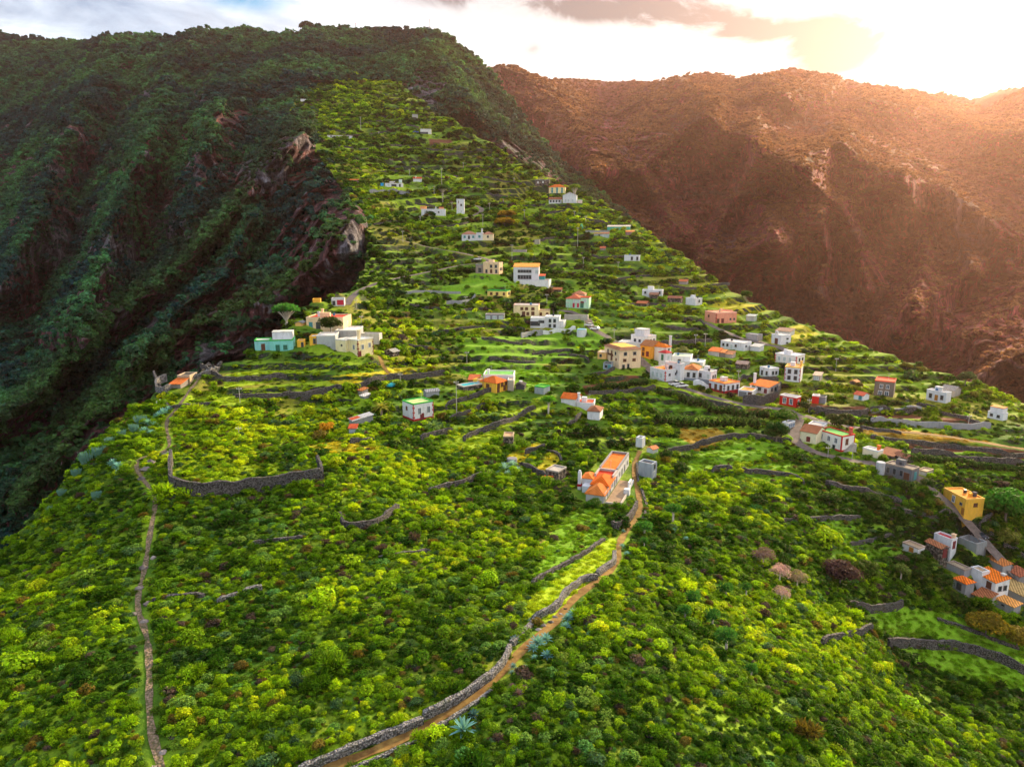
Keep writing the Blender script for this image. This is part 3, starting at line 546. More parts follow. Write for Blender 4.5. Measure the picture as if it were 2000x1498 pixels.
# --- up the ridge
H('long white house with two orange roof boxes below the tower', 'house', 870,422, 823,-7, 13, 2, W, ('flat',PALE,W), L=[(.14,.3,.6,1.5,'w'),(.4,.4,1,1.1,'k'),(.72,.5,.9,.8,'k')], boxes=[(-16.5,3,-12.5,6,0,1.9,(0.7,0.35,0.15),ORT),(-4.2,2,-1.3,5,0,1.3,(0.75,0.35,0.2),ORT)], chim=[(.6,.2,1.4,W)])
H('slender windowed white tower beside the ridge road bend', 'tower', 907,418, 892,-4.5, 28, 3, W, ('flat',PEACH,W), L=[(.25,.72,.3,1.8,'b'),(.6,.55,.9,1.2,'k'),(.6,.1,.9,1.2,'w')])
H('low white farmhouse with dusty brown roof on the upper ridge', 'house', 787,366, 752,-6, 8, 2, W, ('flat',TAN,TAN), L=[(.2,.3,1.5,1.2,'w'),(.5,.1,3.5,1.7,'k'),(.83,0,1.1,2.0,'k')])
H('blue water tank next to the low upper farmhouse', 'tank', 749,363, 744,-2, 5, 2, (0.02,0.35,0.75), ('flat',(0.02,0.35,0.75),(0.02,0.4,0.8)))
H('white shed above the low upper farmhouse', 'shed', 785,357, 779,-3, 6, 2, (0.6,0.75,0.78), ('flat',PALE,PALE))
H('white cottage with small red roof on the upper ridge', 'house', 823,355, 807,-6, 5.5, 4, W, ('gx',RDT), chim=[(.3,.3,1.8,W)])
H('orange roofed hut on posts at the cliff rim', 'hut', 700,357, 683,-5, 5, 4, (0.25,0.18,0.18), ('shed',ORT))
H('long narrow white house high on the terraced ridge', 'house', 688,271, 637,-6, 5.5, 1, W, ('flat',(0.45,0.34,0.24),TAN), L=row(4,.3,1,1.2,'k'))
H('white hut highest up the terraced ridge', 'hut', 607,200, 587,-6, 5, 1, W, ('flat',W,W))
H('pale box building beside the red soil patch', 'shed', 842,263, 821,-7, 10, 2, (0.66,0.66,0.66), ('flat',PALE,PALE), L=[(.35,0,7,2.0,'k')])
H('grey block hut above the pale box building', 'hut', 816,230, 805,-5, 6, 2, (0.42,0.40,0.38), ('flat',GREY,GREY))
H('grey stone house with two windows at the right crest', 'house', 1073,364, 1045,-6, 12, 3, STONE, ('flat',GREY,GREY), L=[(.2,.5,1,1.2,'w'),(.55,.55,1,1.2,'w')])
H('yellow house with orange hip roof and three teal doors', 'house', 1104,378, 1072,-8, 12, 3, (0.85,0.72,0.38), ('hip',ORT), L=[(.2,.05,1,1.9,'t'),(.5,.05,1,1.9,'t'),(.8,.05,1,1.9,'t'),(.2,.58,1,1.2,'t'),(.5,.55,1.2,1.5,'t'),(.8,.58,1,1.2,'t')])
H('white gabled house on the right crest below the yellow one', 'house', 1126,397, 1099,-9, 15, 3, W, ('gy',(0.74,0.68,0.62)), L=[(.2,.15,1,1.6,'w'),(.42,.15,1,1.6,'w'),(.72,.15,1,1.6,'w')])
H('long white house with brown roof and four windows on the right crest', 'house', 1096,398, 1072,-7, 8, 3, W, ('gx',BRT), L=row(4,.35,1,1.2,'k'))
H('tiny pink hut on the right crest', 'hut', 1137,397, 1128,-4, 6, 2, (0.8,0.62,0.58), ('flat',PALE,W))
H('white house with pinkish hip roof left in a joined row', 'house', 930,471, 902,-7, 13, 4, W, ('hip',(0.45,0.22,0.15)), L=[(.2,.45,1,1.2,'t'),(.5,.3,1,1.8,'k'),(.8,.45,1,1.2,'t')])
H('narrow white flat house in the middle of a joined row', 'house', 943,470, 930,-7, 15, 4, W, ('flat',W,W), L=[(.5,.4,1.1,1.2,'t')], chim=[(.85,.3,2.4,W)])
H('cream house with pinkish hip roof right in a joined row', 'house', 963,470, 943,-7, 12, 4, (0.85,0.72,0.48), ('hip',(0.50,0.25,0.16)), L=[(.5,.45,1,1.1,'k')])
H('peach two storey block beside the ridge road junction', 'house', 975,536, 944,982, 23, 22, PEACH, ('flat',PALE,(0.8,0.6,0.42)), L=[(.5,.58,1.1,1.4,'k'),(.8,.58,1.1,1.4,'k'),(.2,.08,1,1.8,'k'),(.5,.08,1,1.8,'b'),(.82,.08,1,1.8,'k')])
H('unfinished grey lean-to left of the peach block', 'annex', 943,534, 929,-6, 17, 10, (0.30,0.24,0.22), ('flat',DARK,GREY), L=[(.6,.1,1.6,2.2,'k')])
H('large white house with two rows of windows and orange roof edge', 'house', 1052,551, 1003,-9, 29, 3, W, ('shed',(0.85,0.36,0.06)), L=row(5,.62,1.1,1.3,'k',.22,.66)+row(5,.2,1.1,1.8,'k',.22,.66)+[(.93,.55,1.6,1.8,'w')])
H('glazed teal veranda with red roof on the large white house', 'annex', 1064,550, 1037,-4, 11, 3, (0.05,0.30,0.32), ('shed',(0.62,0.10,0.04)), off=-5)
H('long white terrace block below the large white house', 'terrace', 1072,560, 1008,-8, 13, 8, (0.78,0.79,0.80), ('flat',(0.5,0.2,0.15),W), off=-9)
H('yellow bungalow with green roof rim', 'house', 990,580, 952,997, 12, 20, (0.85,0.66,0.20), ('flat',(0.10,0.45,0.10),GRN), L=[(.2,.3,1,1.1,'b'),(.5,.3,1,1.1,'b'),(.85,.3,.8,1.1,'b')])
H('mint green house with red hip roof and crimson doors', 'house', 1133,602, 1105,-8, 18, 14, (0.42,0.68,0.50), ('hip',(0.62,0.16,0.08)), L=[(.55,.05,1,2,'c'),(.85,.05,1,2,'c'),(.6,.6,1,1.2,'w'),(.87,.6,1,1.2,'w')])
H('taller mint green block with a red balcony', 'house', 1150,603, 1133,-7, 22, 8, (0.48,0.74,0.55), ('flat',RDT,RDT), L=[(.55,.6,.9,1.4,'w'),(.15,.05,1.4,2.2,'G'),(.1,.5,1.6,.8,'m')])
H('brown tile roofed house behind the mint green ones', 'house', 1142,586, 1117,-6, 11, 8, (0.55,0.42,0.32), ('hip',(0.50,0.22,0.12)))
H('cream two storey house with six brown windows', 'house', 1052,618, 1003,-8, 22, 3, (0.82,0.70,0.40), ('flat',PALE,(0.55,0.35,0.3)), L=[(.33,.6,1.1,1.1,'b'),(.52,.6,1.1,1.1,'b'),(.77,.6,1.2,1.1,'b'),(.4,.08,1.2,1.6,'b'),(.57,.12,1,1.2,'b'),(.77,.08,1.2,1.6,'b')])
H('low cream wing right of the six windowed house', 'annex', 1073,620, 1052,-6, 14, 3, (0.80,0.68,0.38), ('flat',TAN,TAN), L=[(.2,.3,.9,1.2,'b'),(.8,.3,.9,1.2,'b')])
H('white modern cube house with four windows below the cream house', 'house', 1092,643, 1064,-8, 24, 5, W, ('flat',(0.75,0.72,0.70),W), L=[(.36,.58,1,1.4,'k'),(.68,.58,1,1.4,'k'),(.36,.12,1,1.4,'k'),(.68,.12,1,1.4,'k')])
H('white set-back wing with a wide dark opening left of the modern cube', 'annex', 1063,641, 1036,-6, 20, 5, W, ('flat',(0.72,0.70,0.70),W), L=[(.3,.25,4,1.8,'k'),(.8,.55,2.4,1.0,'k')])
H('low white side block right of the modern cube house', 'annex', 1101,641, 1092,-6, 14, 10, W, ('flat',PALE,W))
H('grey stone terrace house wall with pale panels in the middle', 'ruin', 1148,626, 1102,-3, 10, 6, (0.40,0.38,0.35), ('open',))
H('dark low farm building left of the cream house', 'shed', 984,624, 948,-5, 10, 4, (0.22,0.23,0.26), ('flat',(0.38,0.30,0.28),GREY), L=row(3,.1,1.5,1.2,'w'))
# --- lane on the right crest
H('white house with an arched rooftop box on the upper right slope', 'house', 1294,578, 1254,-6, 11, 3, W, ('flat',PALE,W), boxes=[(-7.4,1,-4.8,4,0,1.6,W,W)], L=[(.15,.4,.8,1,'k'),(.85,.35,.8,1.2,'k')])
H('small stone hut in front of the house with an arched rooftop box', 'hut', 1284,584, 1268,-4, 8, 10, STONE, ('gx',(0.35,0.18,0.12)))
H('stone hut with red gable roof left on the upper right slope', 'hut', 1262,599, 1243,-4, 6, 20, STONE, ('gx',(0.55,0.18,0.08)))
H('long stone shed with rusty roof between two white houses', 'shed', 1330,591, 1304,-4, 8, 12, STONE, ('gx',(0.40,0.16,0.10)))
H('small hut with red roof highest on the upper right slope', 'hut', 1341,556, 1326,-4, 6, 12, (0.30,0.28,0.28), ('gx',(0.60,0.18,0.08)))
H('plain white box house just left of the pink house', 'house', 1358,597, 1339,1371, 14, 40, W, ('flat',PALE,W), R=[(.55,.45,.8,1.2,'k')])
H('salmon pink house complex by the upper lane', 'house', 1398,632, 1376,1438, 21, 58, PINK, ('flat',(0.72,0.30,0.20),(0.85,0.45,0.35)), L=[(.35,.5,.9,1,'b')], R=[(.1,.02,1,1.9,'b'),(.32,.02,1,1.9,'m'),(.7,.3,.7,.8,'k'),(.88,.3,.7,.8,'k')], chim=[(.5,.5,1.3,PEACH)], quoin=((0.35,0.04,0.03),'C'))
H('orange roofed rear block of the salmon pink house', 'annex', 1423,617, 1403,-5, 10, 20, (0.80,0.36,0.20), ('flat',(0.75,0.22,0.08),PINK))
H('pale corrugated hut right of the pink house', 'hut', 1473,628, 1457,-3, 10, 20, (0.42,0.46,0.44), ('shed',(0.55,0.6,0.55)))
H('long white low house with four windows facing the lane', 'house', 1452,686, 1407,1467, 16, 27, W, ('flat',(0.72,0.66,0.62),W), L=[(.12,.4,.8,1.1,'k'),(.3,.4,.8,1.1,'k'),(.48,.1,.8,1.8,'w'),(.66,.45,.8,1,'k')], R=[(.3,.5,1,.6,'k')])
H('small white outhouse at the right end of the long low house', 'shed', 1483,687, 1465,-4, 9, 25, W, ('shed',PALE))
H('grey block garage with white roof beside the lane', 'garage', 1479,666, 1456,1489, 12, 32, (0.35,0.33,0.33), ('flat',(0.68,0.66,0.66),GREY))
H('white chapel with brown arched door and little bell gable', 'chapel', 1524,674, 1506,1544, 19, 48, W, ('flat',(0.72,0.68,0.62),W), L=[(.55,0,1.5,2.4,'b')], bell=True, R=[(.65,.6,.9,.5,'k'),(.65,.12,.9,.5,'k')])
H('brown roofed rear block of the chapel', 'annex', 1543,656, 1514,-5, 8, 20, (0.55,0.56,0.58), ('shed',(0.38,0.24,0.18)))
H('white bungalow with red chequered corners and chimney', 'house', 1555,713, 1513,1571, 18, 26, (0.80,0.76,0.74), ('flat',W,W), L=[(.2,.3,.9,1.5,'w'),(.45,.3,.9,1.5,'w'),(.7,.3,.9,1.5,'w')], quoin=((0.55,0.03,0.03),'LC'), chim=[(.3,.4,1.6,W)])
H('square two storey white house with yellow roof edge', 'house', 1562,747, 1531,-7, 29, 6, W, ('flat',(0.75,0.30,0.12),(0.85,0.55,0.12)), L=[(.3,.58,1,1.5,'k'),(.7,.58,1,1.5,'k'),(.3,.12,1,1.5,'k'),(.7,.12,1,1.5,'k')], quoin=((0.40,0.12,0.16),'LC'), chim=[(.92,.6,1.8,(0.85,0.5,0.12))])
H('plain white box house between the chapel lane and the curved wall', 'house', 1503,738, 1483,1520, 18, 44, W, ('flat',(0.66,0.64,0.64),W), L=[(.25,.1,.8,1.9,'k'),(.7,.25,.8,1.4,'k')])
H('row of sheds with orange tiles, leftmost roof', 'shed', 1403,695, 1383,-5, 8, 18, (0.55,0.5,0.5), ('shed',ORT))
H('row of sheds with orange tiles, middle roof', 'shed', 1414,697, 1403,-4, 8, 18, (0.2,0.18,0.18), ('shed',(0.70,0.26,0.08)))
H('row of sheds with orange tiles, rightmost crumbling roof', 'shed', 1430,700, 1414,-4, 8, 18, (0.5,0.42,0.38), ('shed',(0.68,0.30,0.14)))
H('half ruined vaulted shed below the tiled shed row', 'ruin', 1459,722, 1437,-4, 10, 14, STONE, ('gx',(0.50,0.35,0.28)))
H('little store with pale roof right of the yellow edged house', 'shed', 1601,744, 1587,-4, 10, 12, (0.42,0.40,0.38), ('shed',(0.70,0.52,0.40)), L=[(.5,.15,1.4,1.2,'w')])
H('stone hut with orange roof on the right hillside', 'hut', 1672,752, 1659,-3, 5, 20, STONE, ('gy',(0.62,0.26,0.10)))
# --- village core on the right
H('peach three storey house with brown eaves tiles', 'house', 1209,721, 1180,1251, 37, 62, (0.84,0.64,0.42), ('eaves',(0.80,0.45,0.10),(0.36,0.17,0.10)), R=[(.27,.7,1.1,1.1,'k'),(.7,.7,1.1,1.1,'k'),(.25,.38,1.1,.9,'b'),(.68,.38,1.1,.9,'b'),(.2,.04,.9,1.2,'k'),(.42,0,.8,1.7,'k')], L=[(.25,.7,.9,1.1,'k'),(.5,.68,.8,1.1,'b'),(.75,.68,.8,1.1,'k'),(.5,.34,1,1.5,'b'),(.8,.4,.8,.8,'b'),(.42,.58,4.2,.5,'b')])
H('flat orange annex left of the three storey house', 'annex', 1184,702, 1167,-5, 14, 14, (0.82,0.48,0.18), ('flat',PALE,PEACH), L=[(.35,.35,.8,1,'k')])
H('small blue and white store below the three storey house', 'store', 1194,722, 1178,-4, 12, 10, (0.35,0.45,0.55), ('flat',DARK,GREY), L=[(.35,.35,.9,.9,'k'),(.75,0,.9,1.7,'t')])
H('white house with a square rooftop room beside the road', 'house', 1265,676, 1232,1281, 19, 32, (0.82,0.80,0.76), ('flat',(0.62,0.42,0.34),W), L=[(.25,.05,.9,2.2,'k'),(.52,.02,.9,2.2,'k'),(.82,.05,.9,2.0,'k')], boxes=[(-6.6,.1,-2.0,4.5,0,2.6,W,PALE)])
H('white terrace slab in front of the rooftop room house', 'terrace', 1250,678, 1207,-7, 8, 14, (0.76,0.76,0.78), ('flat',(0.60,0.54,0.52),W))
H('orange two storey house with brown gable roof in the village core', 'house', 1274,700, 1250,-8, 23, 30, (0.78,0.36,0.05), ('gx',(0.42,0.17,0.07)), L=[(.25,.55,.9,1.3,'b'),(.6,.1,1,1.9,'m'),(.25,.1,.9,1.5,'b')])
H('tall white house with orange hip roof and white chimney stack', 'house', 1300,706, 1274,1310, 27, 28, (0.80,0.78,0.74), ('hip',(0.80,0.20,0.02)), R=[(.5,.65,1,1.2,'k')], chim=[(.02,.95,4.2,W)])
H('white turret with crimson roof cap in the village core', 'house', 1300,716, 1286,1311, 26, 42, W, ('hip',(0.55,0.04,0.05)), L=[(.5,.45,.9,2.0,'G')], R=[(.4,.5,1,1.5,'w')])
H('long white low house with flat orange roof and three tall windows', 'house', 1299,746, 1269,1326, 23, 42, W, ('flat',(0.85,0.28,0.05),W), L=[(.2,.3,1,1.8,'w'),(.48,.3,1,1.8,'w'),(.75,.3,1,1.8,'w')], R=[(.3,.5,.8,.8,'k'),(.75,.5,.8,.8,'k')], quoin=(CRIM,'C'), chim=[(.95,.15,1.6,(0.85,0.6,0.6))])
H('white house with sunken orange roof patio in the village core', 'house', 1328,744, 1297,1334, 33, 34, W, ('flat',(0.80,0.22,0.03),W), L=[(.15,.62,1,1.5,'b'),(.4,.6,1,1.5,'b'),(.75,.45,.8,1,'k')])
H('white cottage with rounded brown hip roof above the car park', 'house', 1362,744, 1334,-8, 21, 8, W, ('hip',(0.55,0.18,0.06)), L=[(.35,.3,.9,1.7,'k'),(.75,.3,.9,1.7,'k')], band=((0.20,0.25,0.33),.8))
H('white end house with pale roof and slate blue base', 'house', 1388,748, 1360,1399, 22, 24, W, ('flat',(0.68,0.62,0.56),W), L=[(.25,.45,1,1.4,'k'),(.8,.4,1,1.6,'w')], band=((0.22,0.27,0.35),1.0))
H('low white house with pale green roof at the back of the core', 'house', 1348,711, 1312,-8, 14, 6, (0.76,0.78,0.80), ('flat',(0.50,0.62,0.48),W), L=[(.4,.4,1,.6,'k')])
H('low white house with pale blue roof at the back of the core', 'house', 1372,720, 1335,-7, 12, 8, W, ('flat',(0.50,0.56,0.66),W), L=[(.6,.3,1,.6,'k')])
H('white corner house with crimson base, arched doors and orange roof', 'house', 1414,769, 1384,1444, 20, 43, W, ('flat',(0.85,0.26,0.03),(0.72,0.25,0.10)), L=[(.08,.12,.9,2.1,'m'),(.45,.1,1,2.4,'b'),(.78,.1,1,2.4,'b')], R=[(.25,.3,.9,1.6,'k'),(.55,.32,.9,1.6,'k'),(.85,.34,.9,1.6,'k')], band=(CRIM,.9), quoin=((0.05,0.04,0.05),'C'), chim=[(.5,.6,1.3,PALE)])
H('white garage with grey door and orange roof beside the corner house', 'garage', 1469,777, 1441,-7, 13, 14, W, ('flat',(0.80,0.34,0.08),W), L=[(.33,.0,2.6,1.9,'s'),(.82,.0,1.1,2.0,'b')])
H('white house with wide orange tile roof inside the curved wall', 'house', 1500,771, 1464,1519, 14, 30, (0.78,0.70,0.66), ('shed',(0.85,0.20,0.03)), L=[(.2,.35,1,1.3,'G'),(.5,.4,1.6,1.1,'k'),(.85,.1,.9,1.6,'m')], chim=[(.08,.3,4.0,W)])
H('bright red cottage with two white framed windows', 'house', 1554,796, 1522,1563, 20, 26, REDW, ('flat',(0.50,0.46,0.46),(0.80,0.76,0.76)), L=[(.3,.25,1,1.9,'g'),(.7,.25,1,1.9,'g')], R=[(.5,.3,.8,1.4,'g')])
H('small red cube store right of the red cottage', 'store', 1598,789, 1585,-3, 16, 5, REDW, ('flat',(0.75,0.68,0.66),(0.75,0.68,0.66)))
H('open grey block tank beside the red cube store', 'tank', 1611,789, 1598,-3, 13, 8, (0.22,0.25,0.30), ('flat',DARK,GREY))
H('white hut with red roof and teal door on the soil terrace', 'hut', 1685,783, 1667,1697, 10, 28, (0.76,0.78,0.80), ('gx',(0.75,0.16,0.08)), L=[(.7,.05,.9,1.6,'t')])
H('dark stone two storey house with red parapet', 'house', 1744,776, 1706,-8, 30, 3, (0.20,0.16,0.13), ('flat',(0.60,0.10,0.05),(0.70,0.10,0.05)), L=[(.35,.55,.9,1.3,'g'),(.68,.55,.9,1.3,'g'),(.32,.08,1.1,1.4,'g'),(.66,.08,1.1,1.4,'g')])
H('white farmhouse with ochre door on the right hillside', 'house', 1846,788, 1808,1856, 21, 28, W, ('flat',(0.62,0.60,0.62),W), L=[(.22,.3,.9,1.5,'k'),(.52,.1,.9,2.0,'o'),(.8,.3,.9,1.5,'k')], chim=[(.6,.5,1.4,PALE)])
H('grey gabled barn behind the white farmhouse', 'barn', 1862,776, 1836,-6, 12, 20, (0.42,0.38,0.34), ('gx',(0.40,0.36,0.33)))
H('white house with small orange hip roof at the right edge', 'house', 1958,822, 1928,1967, 14, 24, (0.72,0.76,0.82), ('flat',PALE,W), L=[(.25,.4,.8,.9,'k'),(.7,.35,.8,.9,'k')], boxes=[(-4.6,.6,-.6,3.6,0,1.7,(0.74,0.74,0.76),(0.75,0.3,0.1))])
H('white gate wall with blue panels at the road bend', 'gate', 1539,838, 1536,1552, 12, 26, (0.70,0.72,0.76), ('flat',GREY,W), R=[(.2,.2,1.3,1.2,'p'),(.5,.2,1.3,1.2,'p'),(.8,.2,1.3,1.2,'p')])
# --- lower right
H('white house with red trim, green roof and outside stairs', 'house', 1642,883, 1593,1667, 31, 38, (0.82,0.80,0.76), ('flat',(0.12,0.40,0.10),(0.55,0.04,0.03)), L=[(.2,.5,.9,1.5,'g'),(.5,.5,.9,1.5,'g'),(.78,.5,.9,1.5,'g'),(.33,.0,.8,1.5,'k'),(.72,.0,.8,1.5,'k')], R=[(.4,.45,.9,1.7,'b')], band=((0.50,0.03,0.03),.55), quoin=((0.50,0.03,0.03),'CR','solid'), chim=[(.9,.85,1.9,(0.6,0.1,0.08))], stairs=True)
H('cream house with brown tiles left of the red trimmed house', 'house', 1593,868, 1562,-7, 21, 20, (0.82,0.76,0.55), ('gx',(0.42,0.16,0.08)), L=[(.52,.1,.9,1.5,'m')])
H('white flat store at the back of the brown tiled house', 'store', 1606,848, 1577,-5, 16, 14, (0.82,0.78,0.70), ('flat',(0.40,0.40,0.42),W))
H('small cream flat house with orange chimney by the road', 'house', 1713,895, 1684,1724, 14, 28, (0.85,0.78,0.60), ('flat',(0.72,0.68,0.60),W), chim=[(.8,.7,1.2,ORT)])
H('stone barn with brown tile gable near the dark concrete house', 'barn', 1768,905, 1745,1784, 10, 38, STONE, ('gx',(0.30,0.13,0.08)))
H('brown tiled lean-to left of the stone barn', 'shed', 1744,897, 1716,-5, 6, 22, STONE, ('shed',(0.32,0.13,0.07)))
H('long dark concrete house with broken roof', 'house', 1779,942, 1727,1793, 25, 24, (0.15,0.16,0.18), ('flat',(0.26,0.22,0.19),(0.32,0.27,0.22)), L=[(.12,.3,.8,1.6,'k'),(.36,.3,.8,1.6,'k'),(.62,.3,.8,1.6,'k'),(.82,.1,1.2,1.9,'b')], R=[(.5,.1,1,2.2,'t')])
H('small pale flat hut at the road beside the dark concrete house', 'hut', 1809,930, 1791,-4, 9, 24, (0.62,0.58,0.50), ('flat',(0.50,0.40,0.28),TAN))
H('big mustard yellow house with orange roof on the lower road', 'house', 1882,1010, 1839,1918, 35, 50, (0.85,0.47,0.06), ('flat',(0.82,0.30,0.05),(0.85,0.48,0.10)), L=[(.48,.55,.9,1.7,'g'),(.82,.6,.8,.6,'k'),(.97,.1,.9,1.8,'o')], R=[(.55,.6,.9,.9,'b')], chim=[(.75,.75,1.0,(0.08,0.08,0.1)),(.7,.6,.6,OCR)])
H('white cabin with brown flat roof and orange shutter', 'house', 1792,1087, 1761,1805, 16, 30, (0.74,0.74,0.76), ('flat',(0.36,0.27,0.18),(0.45,0.35,0.28)), L=[(.58,.35,.9,1,'o')])
H('stone house with brown tile roof and white maroon-doored end', 'house', 1836,1093, 1806,1850, 21, 38, STONE, ('gx',(0.40,0.16,0.08)), R=[(.5,.2,1,2.0,'m')])
H('white house with crimson sunken roof in the lower hamlet', 'house', 1856,1076, 1822,1866, 22, 28, (0.70,0.74,0.80), ('flat',(0.45,0.04,0.06),W), R=[(.5,.2,.9,1.8,'m')], chim=[(.9,.6,1,PEACH)])
H('roofless grey concrete shell left beside the lower road', 'ruin', 1906,1079, 1870,1926, 16, 30, (0.27,0.29,0.31), ('open',))
H('concrete shed with rusty corrugated roof by the lower road', 'shed', 1958,1113, 1926,1972, 8, 42, (0.34,0.34,0.36), ('shed',RUST))
H('stone shed with brown tiles at the right frame edge', 'shed', 1990,1136, 1962,2012, 10, 42, (0.26,0.25,0.25), ('shed',(0.40,0.13,0.07)))
H('white two storey house with orange tiled roof in the lower hamlet', 'house', 1941,1165, 1899,1968, 26, 38, (0.78,0.79,0.82), ('shed',(0.82,0.20,0.02)), L=[(.25,.4,1.1,1.5,'b'),(.72,.4,1.1,1.5,'b')], chim=[(.75,.9,1.2,PALE)])
H('white square rear block of the tiled two storey house', 'annex', 1915,1140, 1893,1925, 22, 36, (0.74,0.76,0.80), ('flat',(0.45,0.33,0.22),W))
H('grey house with orange hip tiles left of the white two storey one', 'house', 1884,1160, 1860,1901, 19, 34, (0.27,0.28,0.31), ('hip',(0.82,0.18,0.02)), L=[(.5,.1,1.2,1.8,'k')])
H('grey flat house with dusty roof above the orange hip one', 'house', 1882,1126, 1848,1895, 13, 32, (0.30,0.31,0.34), ('flat',(0.34,0.28,0.20),(0.34,0.28,0.24)))
H('low stable with brown roof in front of the white two storey house', 'stable', 1926,1181, 1898,-4, 9, 26, (0.35,0.32,0.30), ('shed',(0.36,0.13,0.06)), L=[(.3,0,1.1,1.3,'k'),(.7,0,1.3,1.2,'w')])
H('long concrete shed with rust striped roof at the hamlet front', 'shed', 1978,1201, 1928,1992, 15, 30, (0.32,0.33,0.34), ('shed',(0.78,0.36,0.10)), L=[(.3,.5,.7,.4,'k'),(.6,.5,.7,.4,'k')])
H('wide shed with tan sheet roof behind the rust striped shed', 'shed', 2004,1187, 1944,2030, 18, 34, (0.34,0.32,0.30), ('shed',(0.55,0.38,0.16)), off=3)
# --- crest huts
H('grey blue hut with brown roof on the right crest slope', 'hut', 1189,465, 1160,-5, 8, 3, (0.40,0.50,0.52), ('shed',BRT), L=[(.35,.1,1,1.6,'k'),(.6,.1,1,1.6,'w')])
H('brick hut with orange roof at the right crest edge', 'hut', 1238,460, 1222,-5, 7, 3, (0.35,0.22,0.25), ('shed',(0.65,0.22,0.06)))
H('pale greenhouse with teal netting on the right crest', 'greenhouse', 1230,449, 1186,-6, 6, 3, (0.10,0.45,0.36), ('shed',(0.62,0.58,0.50)))
H('long grey wall block on the right crest', 'shed', 1190,455, 1143,-2, 5, 2, (0.38,0.36,0.36), ('flat',GREY,GREY))
H('tiny red roofed hut alone on the right slope', 'hut', 1182,489, 1172,-4, 4, 3, (0.30,0.25,0.25), ('gx',(0.6,0.16,0.08)))
H('white bungalow with two dark windows on the right slope', 'house', 1249,510, 1219,-6, 11, 3, W, ('flat',PALE,W), L=[(.5,.15,1,1.8,'k'),(.85,.15,1,1.8,'k')])
H('rough stone cube hut below the golden crowned trees', 'hut', 1054,477, 1044,-4, 9, 4, (0.35,0.33,0.28), ('open',))
H('low grey ruin under the pylon in the middle', 'ruin', 1028,493, 1002,-4, 5, 4, (0.33,0.30,0.30), ('open',))
H('small terracotta roofed hut above the mint green house', 'hut', 1096,571, 1080,-4, 5, 8, STONE, ('gx',(0.55,0.2,0.08)))

# hero : long white house with stepped orange roofs (corner 1179,982), built separately in its own function
HERO = dict(cx=1179, cy=983, yaw=21)
def solve(C, d, px):
    k = (px - 1000.0) / F; Cf = C[1] * math.cos(PITCH) - C[2] * math.sin(PITCH); df = d[1] * math.cos(PITCH)
    return (k * Cf - C[0]) / (d[0] - k * df)
def plan_houses(world0):
    for h in HOUSES:
        C = world0(h['cx'], h['cy']); a = R(h['yaw']) + math.atan2(C[0], C[1]); h['a'] = a
        off = h.get('off', 0.0)
        dL = np.array([-math.cos(a), math.sin(a)]); dR = np.array([math.sin(a), math.cos(a)])
        wl = -h['xl'] if h['xl'] < 0 else solve(C, dL, h['xl'])
        wr = -h['xr'] if h['xr'] < 0 else solve(C, dR, h['xr'])
        wl = min(max(wl, 2.0), 22.0); wr = min(max(wr, 2.5), 14.0)
        Cf = C[1] * math.cos(PITCH) - C[2] * math.sin(PITCH)
        h['C'] = C; h['wl'] = wl; h['wr'] = wr; h['H'] = h['h'] * Cf / F / math.cos(math.atan2(749 - h['cy'], F) - PITCH) * 1.0
        cen = C[:2] + dL * wl / 2 + dR * wr / 2
        PADS.append((cen[0], cen[1], C[2], min(0.5 * math.hypot(wl, wr) - 0.2, 8)))
        h['cen'] = cen
# ------------------------------------------------------------------ hits on the undisturbed and on the finished spur
pxA, pyA = base_A()
PA0 = posA(pxA, pyA) * (1 + .05 * sstep(168, 140, pyA))[..., None]      # the top edge slips under the forest
bvh0 = grid_bvh(PA0[::2, ::2])
def world0(px, py):
    """first meeting of the view line with the smooth spur"""
    d = raydir(px, py); h = bvh0.ray_cast(Vector((0, 0, 0)), Vector(d).normalized())[0]
    return np.array(h) if h is not None else d * float(yA(px, py))
# ------------------------------------------------------------------ house pads (filled from the house table)
plan_houses(world0)
hc = world0(HERO['cx'], HERO['cy']); ha = R(HERO['yaw'])
for t_ in (3, 10, 17, 24, 31): PADS.append((hc[0] + math.sin(ha) * t_ - 2.5, hc[1] + math.cos(ha) * t_ + 1, hc[2], 6.0))
PA = finish_A(PA0, pxA, pyA)
colA = np.zeros(PA.shape); nA1 = fbm(PA[..., 0] / 9, PA[..., 1] / 9, 0 * pxA, 4); nA2 = fbm(PA[..., 0] / 40, PA[..., 1] / 40, 4 + 0 * pxA, 3)
g0 = np.array((0.06, 0.14, 0.008)); g1 = np.array((0.19, 0.31, 0.012)); g2 = np.array((0.26, 0.20, 0.03))
colA[:] = g0; colA += (g1 - g0) * sstep(-0.3, 0.35, nA1)[..., None]; colA += (g2 - colA) * (0.6 * sstep(0.1, 0.45, nA2))[..., None]
densA = np.ones(pxA.shape); fields_at(pxA, pyA, colA, densA)
PAs = skirt(skirt(PA, 10, 1), 10, -1)
colAs = np.concatenate([np.repeat(colA[:, :1], 10, 1), colA, np.repeat(colA[:, -1:], 10, 1)], 1)
